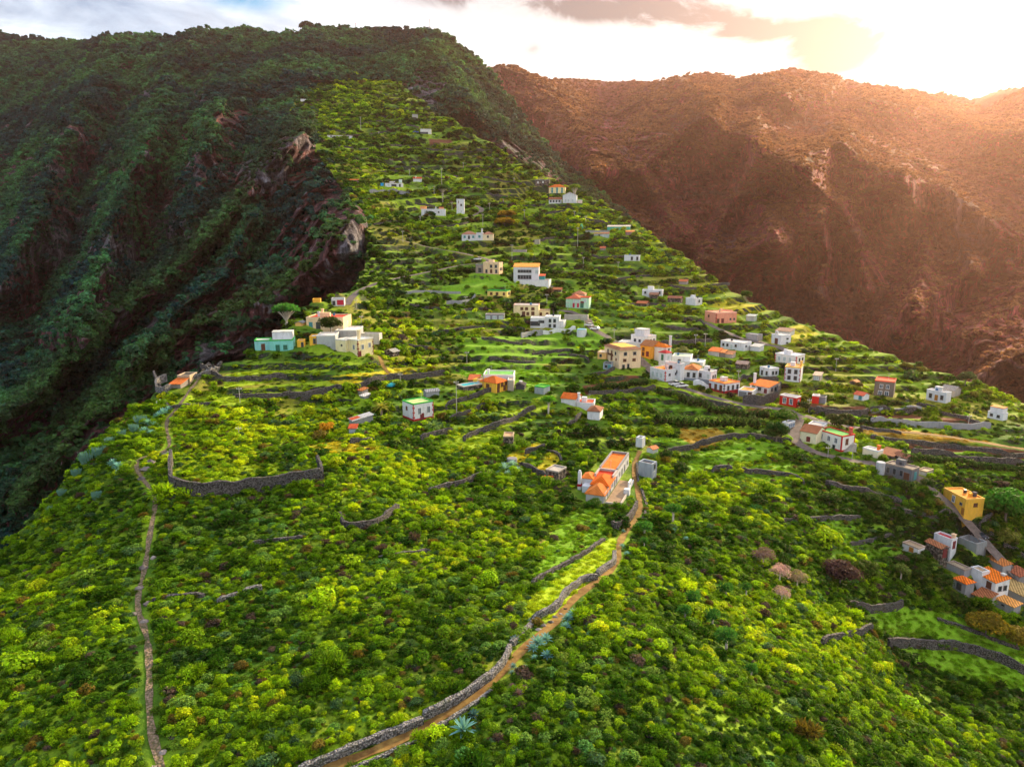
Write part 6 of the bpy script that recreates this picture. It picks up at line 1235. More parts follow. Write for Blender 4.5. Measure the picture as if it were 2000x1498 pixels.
for lb, pts, hh in [
 ('long grey concrete wall between brown terraces at right', [(1700,826),(1760,832),(1830,836),(1900,840),(1934,836)], 2.2),
 ('upper grey wall edge of the brown terraces at right', [(1700,806),(1740,804),(1800,800)], 1.2),
 ('white boundary wall in front of the modern cube house', [(1060,652),(1090,648),(1124,644)], 1.6),
 ('grey retaining wall left of the white boundary wall', [(1018,660),(1040,654),(1060,652)], 2.2),
 ('long pale wall on the ridge terraces', [(790,573),(840,572),(870,574),(900,574)], 1.2),
 ('pale grey right angled wall on the ridge terraces', [(872,594),(900,594),(922,590),(928,580)], 1.6),
 ('stone retaining wall of the upper farmhouse', [(722,378),(760,378),(800,378)], 2.6)]:
    stone_wall(lb, pts, hh, mat=(paint(W) if lb.startswith('white') else CONC), rough=.03, thick=.4, group='plastered and concrete walls')
def ring_wall():
    stone_wall('round stone pen wall on the cliff edge at far left', [(334,760),(322,770),(308,766),(304,755),(310,746),(326,741)], 1.8, WALLP, .6)
    stone_wall('rubble heap wall along the ledge above the pen', [(374,742),(392,738),(410,730),(430,722)], 1.4, WALLP, 1.0, rough=.3)
    stone_wall('dark rough walls on the cliff ledge behind the pen', [(404,716),(420,714),(432,708)], 1.3, WALLM, .8, rough=.3)
ring_wall()
# terrace walls climbing the ridge : follow the contour risers
def ridge_walls():
    g = np.random.default_rng(4); spots = []
    for cx, cyy, ln in [(620,228,80),(700,238,90),(770,232,60),(640,256,70),(720,262,90),(790,250,60),(660,285,60),(740,290,90),(840,290,90),(700,310,60),(800,318,80),(900,300,90),(940,332,80),(860,345,70),(980,355,80),(760,340,50),(1020,400,90),(900,372,60),(980,385,60),(1080,420,90),(1150,430,80),(830,400,40),(760,440,60),(1080,470,80),(1180,500,90),(880,440,70),(1130,540,80),(1240,545,70),(840,600,80),(930,610,60),(1000,640,50),(900,645,90),(980,668,80),(820,680,70),(1080,690,80),(1000,705,90),(1120,700,60),(1260,600,80),(1330,640,70),(1330,560,60),(1400,560,50),(600,210,50),(680,205,70),(760,200,60)]:
        n = 7; pts = []
        for i in range(n): x = cx - ln / 2 + ln * i / (n - 1); pts.append((x, cyy + 5 * math.sin(x / 26.0) + (x - cx) * g.uniform(-.01, .03)))
        spots.append(pts)
    marks = ['upper ridge', 'upper ridge', 'upper ridge']
    for i, pts in enumerate(spots):
        x, y = pts[3]; zone = 'high on the upper ridge' if y < 300 else 'on the ridge below the crest houses' if y < 480 else 'on the slope amid the middle houses' if y < 620 else 'on the green slope above the village core'
        side = 'left of' if x < 850 else 'right of'
        stone_wall('weathered stone terrace wall %s, among bushes' % zone, pts, float(np.interp(y, [200, 700], [1.5, .95])), step=1.6, group='terrace walls ' + zone)
ridge_walls()
# ------------------------------------------------------------------ hedges
def leafy_strip(name, label, cat, pts, rad, hgt, hue, group=None, n_per=150, leaf=.16, seed=5):
    P = smooth_poly(np.array([hit(x, y) for x, y in pts]), rad * 1.1, 1); g = np.random.default_rng(seed); bl = []
    for p in P:
        z = ground(p[0], p[1], p[2]); bl.append((p[0] - P[0][0] + g.normal() * .2, p[1] - P[0][1] + g.normal() * .2, z - P[0][2] + hgt * (.35 + .15 * g.random()), rad * (.85 + .35 * g.random()), hgt / (2 * rad) * 1.2))
    me = leafcloud(name, bl, int(n_per * len(bl)), leaf, seed=seed, shrink=.75); o = bpy.data.objects.new(name, me); col.objects.link(o); o.location = P[0]; o.color = (*hue, 1); tag(o, label, cat, group); return o
leafy_strip('hedge', 'long thick dark hedge right of the ploughed field edge', 'hedge', [(1152,768),(1190,760),(1230,756),(1262,752)], 1.3, 2.4, (.035, .085, .012), 'hedges on the field edges')
leafy_strip('hedge', 'dense hedge below the ploughed corner plot', 'hedge', [(1330,786),(1380,800),(1430,812),(1480,820),(1500,818)], 1.5, 3.2, (.035, .085, .012), 'hedges on the field edges', seed=6)
leafy_strip('hedge', 'long high hedge above the ochre and green crop plots', 'hedge', [(1284,826),(1330,834),(1380,836),(1430,834),(1480,838)], 1.8, 3.8, (.040, .10, .012), 'hedges on the field edges', seed=7)
leafy_strip('hedge', 'short hedge along the wall below the pickup trucks', 'hedge', [(1290,770),(1310,776),(1335,782)], 1.2, 2.2, (.05, .11, .015), 'hedges on the field edges', seed=8)
leafy_strip('hedge', 'hedge beside the brown terraces at right', 'hedge', [(1770,900),(1850,905),(1930,915),(2010,925)], 1.2, 2.0, (.04, .10, .012), 'hedges on the field edges', seed=9)
# ------------------------------------------------------------------ trees
barkM = plain('bark_mat', (0.20, 0.17, 0.14), .9); barkP = plain('pale_bark_mat', (0.42, 0.38, 0.33), .9)
def tube(m, a, b, r0, r1, n=7):
    a = Vector(a); b = Vector(b); d = (b - a).normalized(); u = d.orthogonal().normalized(); v = d.cross(u); k = len(m.v)
    for c, r in ((a, r0), (b, r1)):
        for i in range(n): q = c + (u * math.cos(6.2832 * i / n) + v * math.sin(6.2832 * i / n)) * r; m.v.append(tuple(q))
    for i in range(n): j = (i + 1) % n; m.f.append((k + i, k + j, k + n + j, k + n + i))
    m.f.append(tuple(k + n + i for i in range(n)))
def px_m(p, px): return px * (p[1] * math.cos(PITCH) - p[2] * math.sin(PITCH)) / F
def tree(label, bx, by, w_px, h_px, hue, cat='tree', name='tree', group=None, trunk=.25, bark=None, seed=1, flat=.8, nl=1500, leaf=.14, branches=5, accent=0.0, crown_frac=.75, shrink=.6, nb=12, at0=False):
    p = world0(bx, by) if at0 else hit(bx, by); Wd = px_m(p, w_px); Ht = px_m(p, h_px); g = np.random.default_rng(seed); e = bpy.data.objects.new(name, None); col.objects.link(e); e.location = p; tag(e, label, cat, group)
    R_ = Wd / 2; ch = Ht * crown_frac; zc = Ht - ch / 2; bl = []
    for i in range(nb):
        a = i * 2.4; q = R_ * .68 * math.sqrt((i + .5) / nb); zz = zc + (g.random() - .5) * ch * .45 * (1 - q / R_ * .6); r = R_ * (.34 + .14 * g.random()); bl.append((q * math.cos(a), q * math.sin(a), zz, r, min(1.1, flat * ch / Wd * 1.3)))
    m = MB(); tr = max(.12, Ht * trunk * .12); tube(m, (0, 0, -.5), (0, 0, Ht - ch * .8), tr * 1.2, tr * .8)
    for i in range(branches): b = bl[(i * 2 + 1) % nb]; tube(m, (0, 0, Ht - ch * .85), (b[0] * .8, b[1] * .8, b[2] - b[3] * .3), tr * .6, tr * .2, 5)
    m.build('trunk', bark or barkM, e, True)
    me = leafcloud('crown', bl, nl, leaf * max(.7, R_ / 3), seed=seed, accent=accent, shrink=shrink); c = bpy.data.objects.new('crown', me); col.objects.link(c); c.parent = e; c.color = (*hue, 1); return e
tree('big round dark green tree right of the mustard house', 1962,1022, 84,78, (.045,.20,.015), seed=3, nl=5200, leaf=.15, nb=20, crown_frac=.86)
tree('round grey green tree standing alone on the right crest', 1884,757, 34,34, (.06,.11,.035), seed=4, nl=2200, nb=14, crown_frac=.8)
tree('round dark tree in front of the peach house on the knoll', 646,650, 44,36, (.035,.060,.008), at0=True, seed=5, nl=2600, nb=14, crown_frac=.92)
tree('tall dark cypress like tree right of the cream house', 1081,617, 16,30, (.012,.04,.010), seed=6, nl=1500, crown_frac=.95, flat=1.4)
tree('dark olive tree behind the red trimmed house', 1640,838, 52,34, (.045,.070,.015), seed=7, nl=3000, nb=16, crown_frac=.9)
tree('massive clipped dark green tree beside the road gate wall', 1516,864, 46,50, (.022,.085,.010), seed=8, nl=4200, nb=18, crown_frac=.97, flat=1.2)
tree('second leafy tree above the clipped dark tree', 1534,822, 50,22, (.05,.13,.012), seed=9, nl=2600, crown_frac=.95)
tree('golden olive tree below the lower hamlet, left one', 1925,1238, 72,44, (.20,.17,.015), seed=10, nl=3800, nb=18, crown_frac=.85, accent=.1)
tree('golden olive tree below the lower hamlet, right one', 1986,1262, 58,44, (.17,.15,.015), seed=11, nl=3200, nb=16, crown_frac=.85, accent=.1)
tree('bushy olive tree below the big round tree', 1966,1064, 44,34, (.11,.15,.02), seed=12, nl=3200, nb=16, crown_frac=.95)
tree('slim pale trunked tree above the lower right field', 1758,1140, 34,44, (.09,.16,.03), bark=barkP, seed=13, nl=1100, crown_frac=.6)
tree('purple brown leafless thicket tree above the rough wall', 1640,1142, 74,56, (.075,.045,.045), seed=14, nl=3600, nb=16, crown_frac=.95, leaf=.10)
tree('dark green tree beside the purple brown thicket', 1690,1136, 48,50, (.06,.11,.012), seed=15, nl=2400, crown_frac=.92)
tree('almond tree with greyish pink twigs, uppermost of the blossoming ones', 1490,1106, 50,40, (.20,.14,.14), seed=16, nl=2200, leaf=.08, shrink=.2, bark=barkP)
tree('almond tree in pale pink blossom', 1522,1140, 44,46, (.55,.38,.42), seed=17, nl=2400, leaf=.07, shrink=.2, bark=barkP)
tree('lowest almond tree in pink blossom', 1526,1176, 36,34, (.50,.35,.40), seed=18, nl=1700, leaf=.07, shrink=.2, bark=barkP)
tree('bare greyish almond tree right of the blossoming ones', 1556,1150, 44,40, (.26,.22,.17), seed=19, nl=1900, leaf=.08, shrink=.2, bark=barkP)
tree('dark bush against the near end of the long orange roofed house', 1160,995, 34,24, (.045,.13,.010), 'bush', 'bush', at0=True, seed=60, nl=1500, crown_frac=.97)
tree('orange yellow bush by the gardens', 638,845, 32,26, (.55,.30,.02), 'bush', 'bush', seed=20, nl=1500, crown_frac=.97)
tree('yellow round bush right of the village core', 1359,726, 26,20, (.24,.25,.02), 'bush', 'bush', seed=21, nl=1300, crown_frac=.97)
tree('grey green bush behind the white turret', 1332,694, 30,20, (.16,.20,.07), 'bush', 'bush', seed=22, nl=1300, crown_frac=.97)
tree('dark bush at the corner of the red cottage', 1570,802, 26,22, (.03,.06,.012), 'bush', 'bush', seed=23, nl=1300, crown_frac=.97)
tree('round green tree above the pink house', 1457,590, 26,26, (.06,.13,.012), seed=24, nl=1400, crown_frac=.9)
tree('dark tree right of the peach two storey block', 1072,580, 22,20, (.10,.06,.03), seed=25, nl=900, crown_frac=.95)
tree('leafy dark bush at the bend by the lower hamlet', 1890,1105, 30,24, (.02,.06,.01), 'bush', 'bush', seed=26, nl=1400, crown_frac=.97)
for i, (x, y, w, h) in enumerate([(1440,1010,40,24),(1300,900,30,26),(1330,925,34,24),(1700,985,40,26),(1770,965,34,30),(1810,955,30,24),(1620,985,44,26),(1560,975,36,22),(1480,985,40,24),(1800,1135,34,30),(1840,1150,40,36),(1870,1180,34,26),(1790,1100,30,24),(1900,780,24,18),(1925,775,24,18),(1800,730,26,16),(1770,722,26,16)]):
    tree(['rounded dark bush on the shrubby slope below the road', 'rounded dark bush on the shrubby slope below the road'][0] if y > 880 else 'yellow green bushy tree on the crest above the right farmhouses', x, y, w, h, (.035, .085, .010) if y > 880 else (.16, .17, .02), 'bush', 'bush', 'large bushes below the road' if y > 880 else 'bushy trees on the right crest', seed=40 + i, nl=1300, crown_frac=.97)
# skyline trees
for i, (x, y, w, h, lb) in enumerate([(118,84,8,7,'tiny round tree at the left end of the skyline'),(233,70,9,7,'dark skyline tree first of a pair on the left ridge'),(254,70,11,9,'umbrella pine silhouetted on the left ridge'),(300,72,8,7,'left skyline shrub tree of the middle saddle'),(312,72,8,7,'middle skyline shrub tree of the saddle'),(324,73,8,7,'right skyline shrub tree of the saddle'),(495,62,8,5,'small tree on the skyline left of the summit knob'),(575,70,11,8,'tree at the foot of the summit knob'),(600,60,26,8,'broad clump of trees on the summit knob'),(622,58,12,12,'tall umbrella pine on the summit knob'),(633,62,10,7,'small dark tree right of the umbrella pine'),(690,60,8,5,'tiny summit tree near the thin mast'),(735,60,12,6,'row tree on the summit, left'),(752,61,12,6,'row tree on the summit, right')]):
    px_, py_ = x, float(np.interp(x, [a for a, b in SKY_M], [b for a, b in SKY_M])) + 2.5
    d = raydir(px_, py_) * evM(px_, py_); e = bpy.data.objects.new('pine_tree', None); col.objects.link(e); e.location = d; tag(e, lb, 'tree', 'trees on the skyline')
    Hm = h * d[1] / F * 1.0; Wm = w * d[1] / F
    m = MB(); tube(m, (0, 0, -6), (0, 0, Hm * .6), Wm * .06, Wm * .04); m.build('trunk', barkM, e)
    me = leafcloud('crown', [(0, 0, Hm * .7, Wm * .42, .6), (Wm * .25, 0, Hm * .62, Wm * .28, .6), (-Wm * .25, 0, Hm * .6, Wm * .28, .6)], 420, Wm * .05, seed=i + 70); c = bpy.data.objects.new('crown', me); col.objects.link(c); c.parent = e; c.color = (.02, .035, .012, 1)
# dragon trees : stout stem, forked arms, tuft-topped umbrella
def dragon(label, bx, by, w_px, h_px, crown_px, hue, arms=12, seed=1, stem_r=None, group=None, pale=True, name='dragon_tree'):
    p = hit(bx, by); Wd = px_m(p, w_px); Ht = px_m(p, h_px); ch = px_m(p, crown_px); g = np.random.default_rng(seed); e = bpy.data.objects.new(name, None); col.objects.link(e); e.location = p; tag(e, label, 'tree', group)
    m = MB(); r = stem_r or Wd * .07; fork = (Ht - ch) * (.45 if arms > 6 else .95); tube(m, (0, 0, -.6), (0, 0, fork), r * 1.15, r, 9); bl = []
    for i in range(arms):
        a = i * 2.4; q = Wd * .40 * math.sqrt((i + .4) / arms); zt = Ht - ch * .55 - (q / (Wd * .5)) ** 2 * ch * .35
        mid = (q * .45 * math.cos(a), q * .45 * math.sin(a), (fork + zt) * .52); tube(m, (0, 0, fork * .97), mid, r * .42, r * .30, 6); tube(m, mid, (q * math.cos(a), q * math.sin(a), zt), r * .30, r * .2, 6)
        bl.append((q * math.cos(a), q * math.sin(a), zt + ch * .1, Wd * (.17 if arms > 6 else .36), .75 if arms > 6 else ch / Wd * 1.1))
    m.build('trunk', barkP if pale else barkM, e, True)
    me = leafcloud('crown', bl, 1500 if arms > 6 else 800, Wd * .02, seed=seed, elong=4.5, spiky=True, shrink=.55, core=(.5, .5, .4)); c = bpy.data.objects.new('crown', me); col.objects.link(c); c.parent = e; c.color = (*hue, 1); return e
dragon('large dragon tree with umbrella crown above the turquoise house', 560,640, 46,48,20, (.07,.24,.05), 22, 1, .55)
dragon('dark dragon tree beside the white tower', 864,382, 27,21,12, (.04,.13,.03), 16, 2)
dragon('dragon tree leaning behind the gabled crest house', 1122,392, 22,30,8, (.14,.28,.03), 12, 3)
dragon('small thin dragon tree left of the crest houses', 983,398, 9,14,6, (.05,.20,.04), 3, 4)
tree('golden umbrella crowned tree, upper of two by the road bend', 990,430, 38,20, (.30,.20,.01), seed=31, nl=2000, crown_frac=.75)
tree('golden umbrella crowned tree, lower of two by the road bend', 986,446, 46,22, (.28,.19,.01), seed=32, nl=2200, crown_frac=.75)
for i, (x, y, w, h, c, lb) in enumerate([(1418,1270,36,46,26,'large dragon tree with dense round crown at the foot of the shrub slope'),(1391,1222,28,36,24,'round headed dragon tree just above the largest one'),(1417,1172,26,36,20,'dragon tree with a visible pale stem below the almond trees'),(1457,1166,18,30,16,'slim dragon tree nearest the almond trees'),(1338,1206,24,26,18,'dragon tree leftmost on the shrub slope'),(1353,1176,30,22,18,'broad headed dragon tree above the leftmost one'),(1467,1322,22,28,16,'lowest small dragon tree on the shrub slope'),(1314,1026,28,44,18,'dragon tree with a tall pale stem right of the path'),(1258,1044,30,26,16,'dragon tree beside the path bend'),(1258,1072,14,24,12,'little dragon tree under the path bend'),(1071,812,24,40,14,'dragon tree with two pale stems on the lime terraces')]):
    dragon(lb, x, y, w, h, c, (.055, .19, .035) if i < 10 else (.08, .26, .02), 5 if i < 10 else 6, 50 + i)
def palm(label, bx, by, w_px, h_px, hue, seed=1, fr=26):
    p = hit(bx, by); Wd = px_m(p, w_px); Ht = px_m(p, h_px); g = np.random.default_rng(seed); e = bpy.data.objects.new('palm_tree', None); col.objects.link(e); e.location = p; tag(e, label, 'palm')
    m = MB(); zt = Ht * .5; tube(m, (0, 0, -.5), (0, 0, zt), .32, .26); m.build('trunk', barkM, e, True); V, Fc, Cc = [], [], []
    for i in range(fr):
        a = i * 2.4; el = .2 + 1.1 * (i / fr); Ln = Wd * .56; pr = None
        for s in range(7):
            t = s / 6; rr = Ln * t * math.cos(el * (1 - .3 * t)); z = zt + Ln * (t * math.sin(el) - .75 * t * t * (1.1 - el * .5)); wd = .30 * math.sin(math.pi * min(1, t + .12)) + .03
            c0 = Vector((rr * math.cos(a), rr * math.sin(a), z)); sd = Vector((-math.sin(a), math.cos(a), 0)) * wd; k = len(V); V += [tuple(c0 - sd + Vector((0, 0, -.12))), tuple(c0), tuple(c0 + sd + Vector((0, 0, -.12)))]
            if s: Fc += [(k - 3, k - 2, k + 1, k), (k - 2, k - 1, k + 2, k + 1)]
    me = bpy.data.meshes.new('fronds'); me.from_pydata(V, [], Fc); me.materials.append(leafM); a_ = me.color_attributes.new('shade', 'FLOAT_COLOR', 'POINT'); a_.data.foreach_set('color', np.ones(len(V) * 4, np.float32))
    c = bpy.data.objects.new('fronds', me); col.objects.link(c); c.parent = e; c.color = (*hue, 1)
palm('yellowish date palm left of the white and crimson house', 745,812, 34,34, (.30,.30,.04), 1)
palm('green date palm in front of the white and crimson house', 846,848, 40,30, (.14,.24,.06), 2)
palm('small palm below the garden path', 790,846, 24,30, (.24,.28,.03), 3, 16)
palm('young banana like palm in the lower garden', 775,870, 20,20, (.20,.30,.03), 4, 12)
# ------------------------------------------------------------------ agaves and cactus
def agave_mesh(seed, n=34):
    g = np.random.default_rng(seed); V, Fc, C_ = [], [], []
    for i in range(n):
        a = i * 2.39996; el = .15 + 1.2 * (i / n); Ln = .85 + .3 * g.random(); wd = .09; k = len(V); dx, dy = math.cos(a), math.sin(a); tone = .7 + .6 * g.random()
        for t, w_ in ((0, .6), (.35, 1.0), (.75, .7), (1.0, .05)):
            rr = Ln * t * math.cos(el); z = Ln * (t * math.sin(el) - .18 * t * t); sx, sy = -dy * wd * w_, dx * wd * w_
            V += [(rr * dx - sx, rr * dy - sy, z + .05 * w_), (rr * dx, rr * dy, z), (rr * dx + sx, rr * dy + sy, z + .05 * w_)]; C_ += [(tone, tone, tone)] * 3
        for s in range(3): b = k + s * 3; Fc += [(b, b + 1, b + 4, b + 3), (b + 1, b + 2, b + 5, b + 4)]
    me = bpy.data.meshes.new('agave'); me.from_pydata(V, [], Fc); me.materials.append(leafM); a_ = me.color_attributes.new('shade', 'FLOAT_COLOR', 'POINT'); c4 = np.ones((len(V), 4), np.float32); c4[:, :3] = C_; a_.data.foreach_set('color', c4.ravel()); return me
AG = [agave_mesh(1), agave_mesh(2, 26)]
def agave(x, y, w, label, hue=(.16, .36, .40), group='agaves beside the footpath'):
    p = hit(x, y); s = px_m(p, w) / 1.7; o = bpy.data.objects.new('agave', AG[int(x) % 2]); col.objects.link(o); o.location = (p[0], p[1], p[2] + .35 * s); o.scale = (s, s, s); o.rotation_euler = (0, 0, x * .7); o.color = (*hue, 1); tag(o, label, 'agave', group)
agave(905,1436,54,'largest blue agave below the kerb of the path, standing alone')
agave(925,1402,26,'dark blue agave just above the largest one', (.05,.13,.17))
for x, y, w in [(1050,1262,34),(1040,1272,26),(1066,1254,28),(1068,1286,26),(1044,1288,16)]: agave(x, y, w, 'blue agave in the big clump right of the path bend', group='agaves in the clump right of the path bend')
for x, y, w in [(1118,1206,26),(1108,1214,26),(1104,1228,22),(1124,1236,12)]: agave(x, y, w, 'blue agave in the upper clump near the lime field wall', group='agaves in the upper clump')
for x, y, w in [(1172,1236,20),(1152,1242,16),(1164,1252,14)]: agave(x, y, w, 'small blue agave alone on the slope right of the clumps', group='agaves on the slope right of the clumps')
for x, y, w in [(1005,1256,24),(1037,1214,14),(1002,1306,18),(1000,1318,16),(1026,1308,16)]: agave(x, y, w, 'grey blue agave hard against the path wall', (.13,.24,.30), 'agaves against the path wall')
for x, y, w in [(1010,1362,26),(1024,1350,20),(1018,1380,18),(1000,1344,16)]: agave(x, y, w, 'withered purple agave below the path', (.14,.09,.12), 'withered agaves')
for x, y, w in [(985,920,26),(1000,914,24),(990,932,22),(975,930,18),(1012,922,18)]: agave(x, y, w, 'pale blue agave in the clump on the middle terraces', (.25,.45,.48), 'agaves on the middle terraces')
for x, y, w in [(1340,1056,14),(1218,1040,10),(1215,1070,14),(1224,1085,14),(1316,1040,14)]: agave(x, y, w, 'little blue agave on the slope near the path bend below the house', group='little agaves below the house')
for x, y, w in [(232,918,26),(222,910,22),(236,926,22),(320,812,24),(310,818,22),(300,836,20),(288,832,22),(282,846,20),(296,850,18),(330,803,16)]: agave(x, y, w, 'blue agave on the rim of the left ravine', (.18,.40,.42), 'agaves on the left rim')
def candelabra(x, y, w, h, hue=(.10, .26, .20)):
    p = hit(x, y); Wd = px_m(p, w); Ht = px_m(p, h); g = np.random.default_rng(x); m = MB()
    for i in range(60):
        a = i * 2.4; q = Wd / 2.6 * math.sqrt((i + .5) / 60); tube(m, (q * .6 * math.cos(a), q * .6 * math.sin(a), -.2), (q * math.cos(a), q * math.sin(a), Ht * (.45 + .3 * g.random())), .075, .055, 5)
    me = mesh_obj('cactus_spurge', m.v, m.f, cactM); me.location = p; tag(me, 'blue green candelabra spurge clump on the rim of the left ravine', 'cactus', 'candelabra clumps on the left rim')
cactM = plain('cactus_mat', (.11, .25, .19), .7)
for a in [(190,975,26,22),(172,905,44,34),(195,890,34,26),(150,930,26,20),(122,968,24,18),(275,828,34,24),(262,842,26,20),(100,1000,22,16),(215,868,26,20),(238,852,24,18)]: candelabra(*a)
# ------------------------------------------------------------------ poles, cars, pool, people, rocks
poleM = plain('pole_mat', (0.42, 0.40, 0.38), .8); poleW = plain('wood_pole_mat', (0.20, 0.14, 0.09), .9)
POLES = [(863,366,36,'tall pylon pole high on the ridge'),(705,258,28,'pole on the upper terraces'),(800,343,12,None),(848,382,18,None),(865,398,19,None),(883,415,20,None),(956,417,20,None),(943,441,23,None),(821,442,20,None),(787,474,23,None),(1004,360,12,None),(1128,483,38,'pole carrying the netted line on the right slope'),(1122,426,14,None),(1144,440,18,None),(1139,522,20,None),(1207,527,16,None),(1077,580,22,None),(1068,598,24,None),(1109,605,16,None),(1141,641,24,None),(910,598,20,None),(1199,668,26,'pole beside the road above the three storey house'),(1377,676,26,None),(1442,740,18,None),(1579,806,28,'street lamp post at the red cottage'),(1632,726,28,None),(1890,837,28,'lamp post on the brown terraces'),(1664,897,34,'lamp post beside the red trimmed house'),(1616,898,28,None),(912,710,24,None),(944,772,40,'wooden pole left of the mustard house'),(892,812,70,'tall thin pole in the lime field below the pool'),(469,787,32,'leaning pole on the left plateau'),(467,852,20,'white post in the dark bushes left'),(696,602,18,None),(706,630,14,None),(782,744,16,None),(1000,506,28,None),(1358,676,24,None),(740,268,10,None),(1024,430,20,None),(905,330,12,None)]
def pole(x, y, h, label):
    p = hit(x, y); Hm = px_m(p, h); e = bpy.data.objects.new('utility_pole', None); col.objects.link(e); e.location = p
    near = 'on the upper ridge' if y < 350 else 'on the ridge near the tower' if y < 450 else 'among the middle houses' if y < 610 else 'near the village core' if x > 1000 else 'near the left knoll'
    tag(e, label or 'thin grey utility pole with short crossarm %s' % near, 'pole', None if label else 'utility poles ' + near)
    r = max(.11, p[1] * .00033); m = MB(); m.cyl(0, 0, -1, Hm, r, r * .7, 6); m.build('pole_shaft', poleW if label and 'wood' in label else poleM, e)
    m = MB(); m.box(-.8, -.08, Hm - .7, .8, .08, Hm - .52); m.build('crossarm', poleM, e)
    m = MB(); m.cyl(-.6, 0, Hm - .5, Hm - .2, .09, .07, 6).cyl(.6, 0, Hm - .5, Hm - .2, .09, .07, 6).cyl(0, .0, Hm, Hm + .3, .09, .07, 6)
    for q in (-.6, .6): MB().cyl(q, 0, Hm - .52, Hm - .2, .09, .07, 6).build('insulator', plain('white_ceramic', (.7, .7, .7), .3), e)
for a in POLES: pole(*a)
for x, Y_, h, lb in [(840, 62, 20, 'radio mast with red top on the summit'), (695, 60, 12, 'thin mast left on the summit')]:
    py_ = float(np.interp(x, [a for a, b in SKY_M], [b for a, b in SKY_M])) + 1.5; d = raydir(x, py_) * evM(x, py_); e = bpy.data.objects.new('radio_mast', None); col.objects.link(e); e.location = d; tag(e, lb, 'mast'); Hm = h * d[1] / F
    MB().cyl(0, 0, -5, Hm, .9, .6, 6).build('mast_shaft', plain('mast_mat', (.5, .42, .40), .7), e); MB().cyl(0, 0, Hm, Hm + 2, .8, .2, 6).build('mast_top', plain('mast_red', (.5, .08, .05), .7), e)
# cars
carW = plain('car_white', (.80, .80, .82), .25, .5); glassD = plain('car_glass', (.03, .04, .05), .1, .6); tyreM = plain('tyre_mat', (.02, .02, .02), .9); rimM = plain('rim_mat', (.45, .45, .47), .35, .5, .6); redL = plain('lamp_red', (.4, .02, .02), .3); headL = plain('lamp_clear', (.7, .72, .75), .15)
def car(x, y, yaw, label, kind='car', paintm=None, s=1.0):
    p = hit(x, y); e = bpy.data.objects.new('pickup_truck' if kind == 'pickup' else 'parked_car', None); col.objects.link(e); e.location = (p[0], p[1], p[2] + .12); e.rotation_euler = (0, 0, yaw); e.scale = (s, s, s); tag(e, label, 'pickup' if kind == 'pickup' else 'car')
    Lh = 2.45 if kind == 'pickup' else 2.1; wb = .9; pm = paintm or carW
    prof = [(-Lh, .45), (-Lh, .95), (-Lh + .3, 1.0), (Lh - 1.2, 1.05), (Lh - .2, .88), (Lh, .75), (Lh, .40), (-Lh + .1, .35)]
    def extr(pr, w0): n = len(pr); return [(a, -w0, b) for a, b in pr] + [(a, w0, b) for a, b in pr], [tuple(range(n))] + [tuple(range(2 * n - 1, n - 1, -1))] + [(i, i + n, (i + 1) % n + n, (i + 1) % n) for i in range(n)]
    m = MB(); m.poly(*extr(prof, wb)); bd = m.build('body', pm, e)
    b2 = bd.modifiers.new('bevel', 'BEVEL'); b2.width = .08; b2.segments = 2
    if kind == 'pickup': cab = [(-.35, 1.02), (-.25, 1.62), (.75, 1.62), (1.3, 1.04)]; MB().box(-Lh + .12, -wb + .12, .96, -.45, wb - .12, 1.04).build('load_bed', plain('bed_mat', (.12, .12, .13), .8), e)
    else: cab = [(-Lh + .35, 1.0), (-Lh + .75, 1.48), (.35, 1.5), (1.05, 1.05)]
    m = MB(); m.poly(*extr(cab, wb - .12)); m.build('windows', glassD, e)
    r = cab[1][0] + .08, cab[2][0] - .05; MB().box(r[0], -wb + .14, cab[1][1] - .01, r[1], wb - .14, cab[1][1] + .05).build('roof', pm, e)
    for wx in (-Lh + .8, Lh - .85):
        for sy in (-1, 1):
            w = MB(); tube(w, (wx, sy * (wb - .16), .32), (wx, sy * (wb + .03), .32), .33, .33, 14); wm = w.build('wheel', tyreM, e); w = MB(); tube(w, (wx, sy * (wb + .0), .32), (wx, sy * (wb + .05), .32), .18, .18, 10); w.build('rim', rimM, wm)
    for sy in (-1, 1):
        MB().box(Lh - .05, sy * .62 - .18, .62, Lh + .03, sy * .62 + .18, .76).build('headlight', headL, e); MB().box(-Lh - .03, sy * .7 - .12, .7, -Lh + .02, sy * .7 + .12, .9).build('tail_light', redL, e)
car(933, 509, 2.9, 'white car parked at the ridge road junction'); car(1162, 645, 2.7, 'white hatchback parked on the road bend below the water tank'); car(1150, 638, 2.4, 'white car half hidden behind the one on the road bend', s=.95)
car(1319, 753, .35, 'white pickup nearest the white house in the car park', 'pickup'); car(1330, 757, .25, 'white pickup parked in front in the car park', 'pickup')
car(812, 261, 3.0, 'blue flatbed truck beside the pale box building on the ridge', 'pickup', plain('car_blue', (.02, .10, .35), .4), 1.5); car(1912, 1050, -1.2, 'dark car by the grey garden wall of the mustard house', paintm=plain('car_dark', (.05, .06, .08), .3))
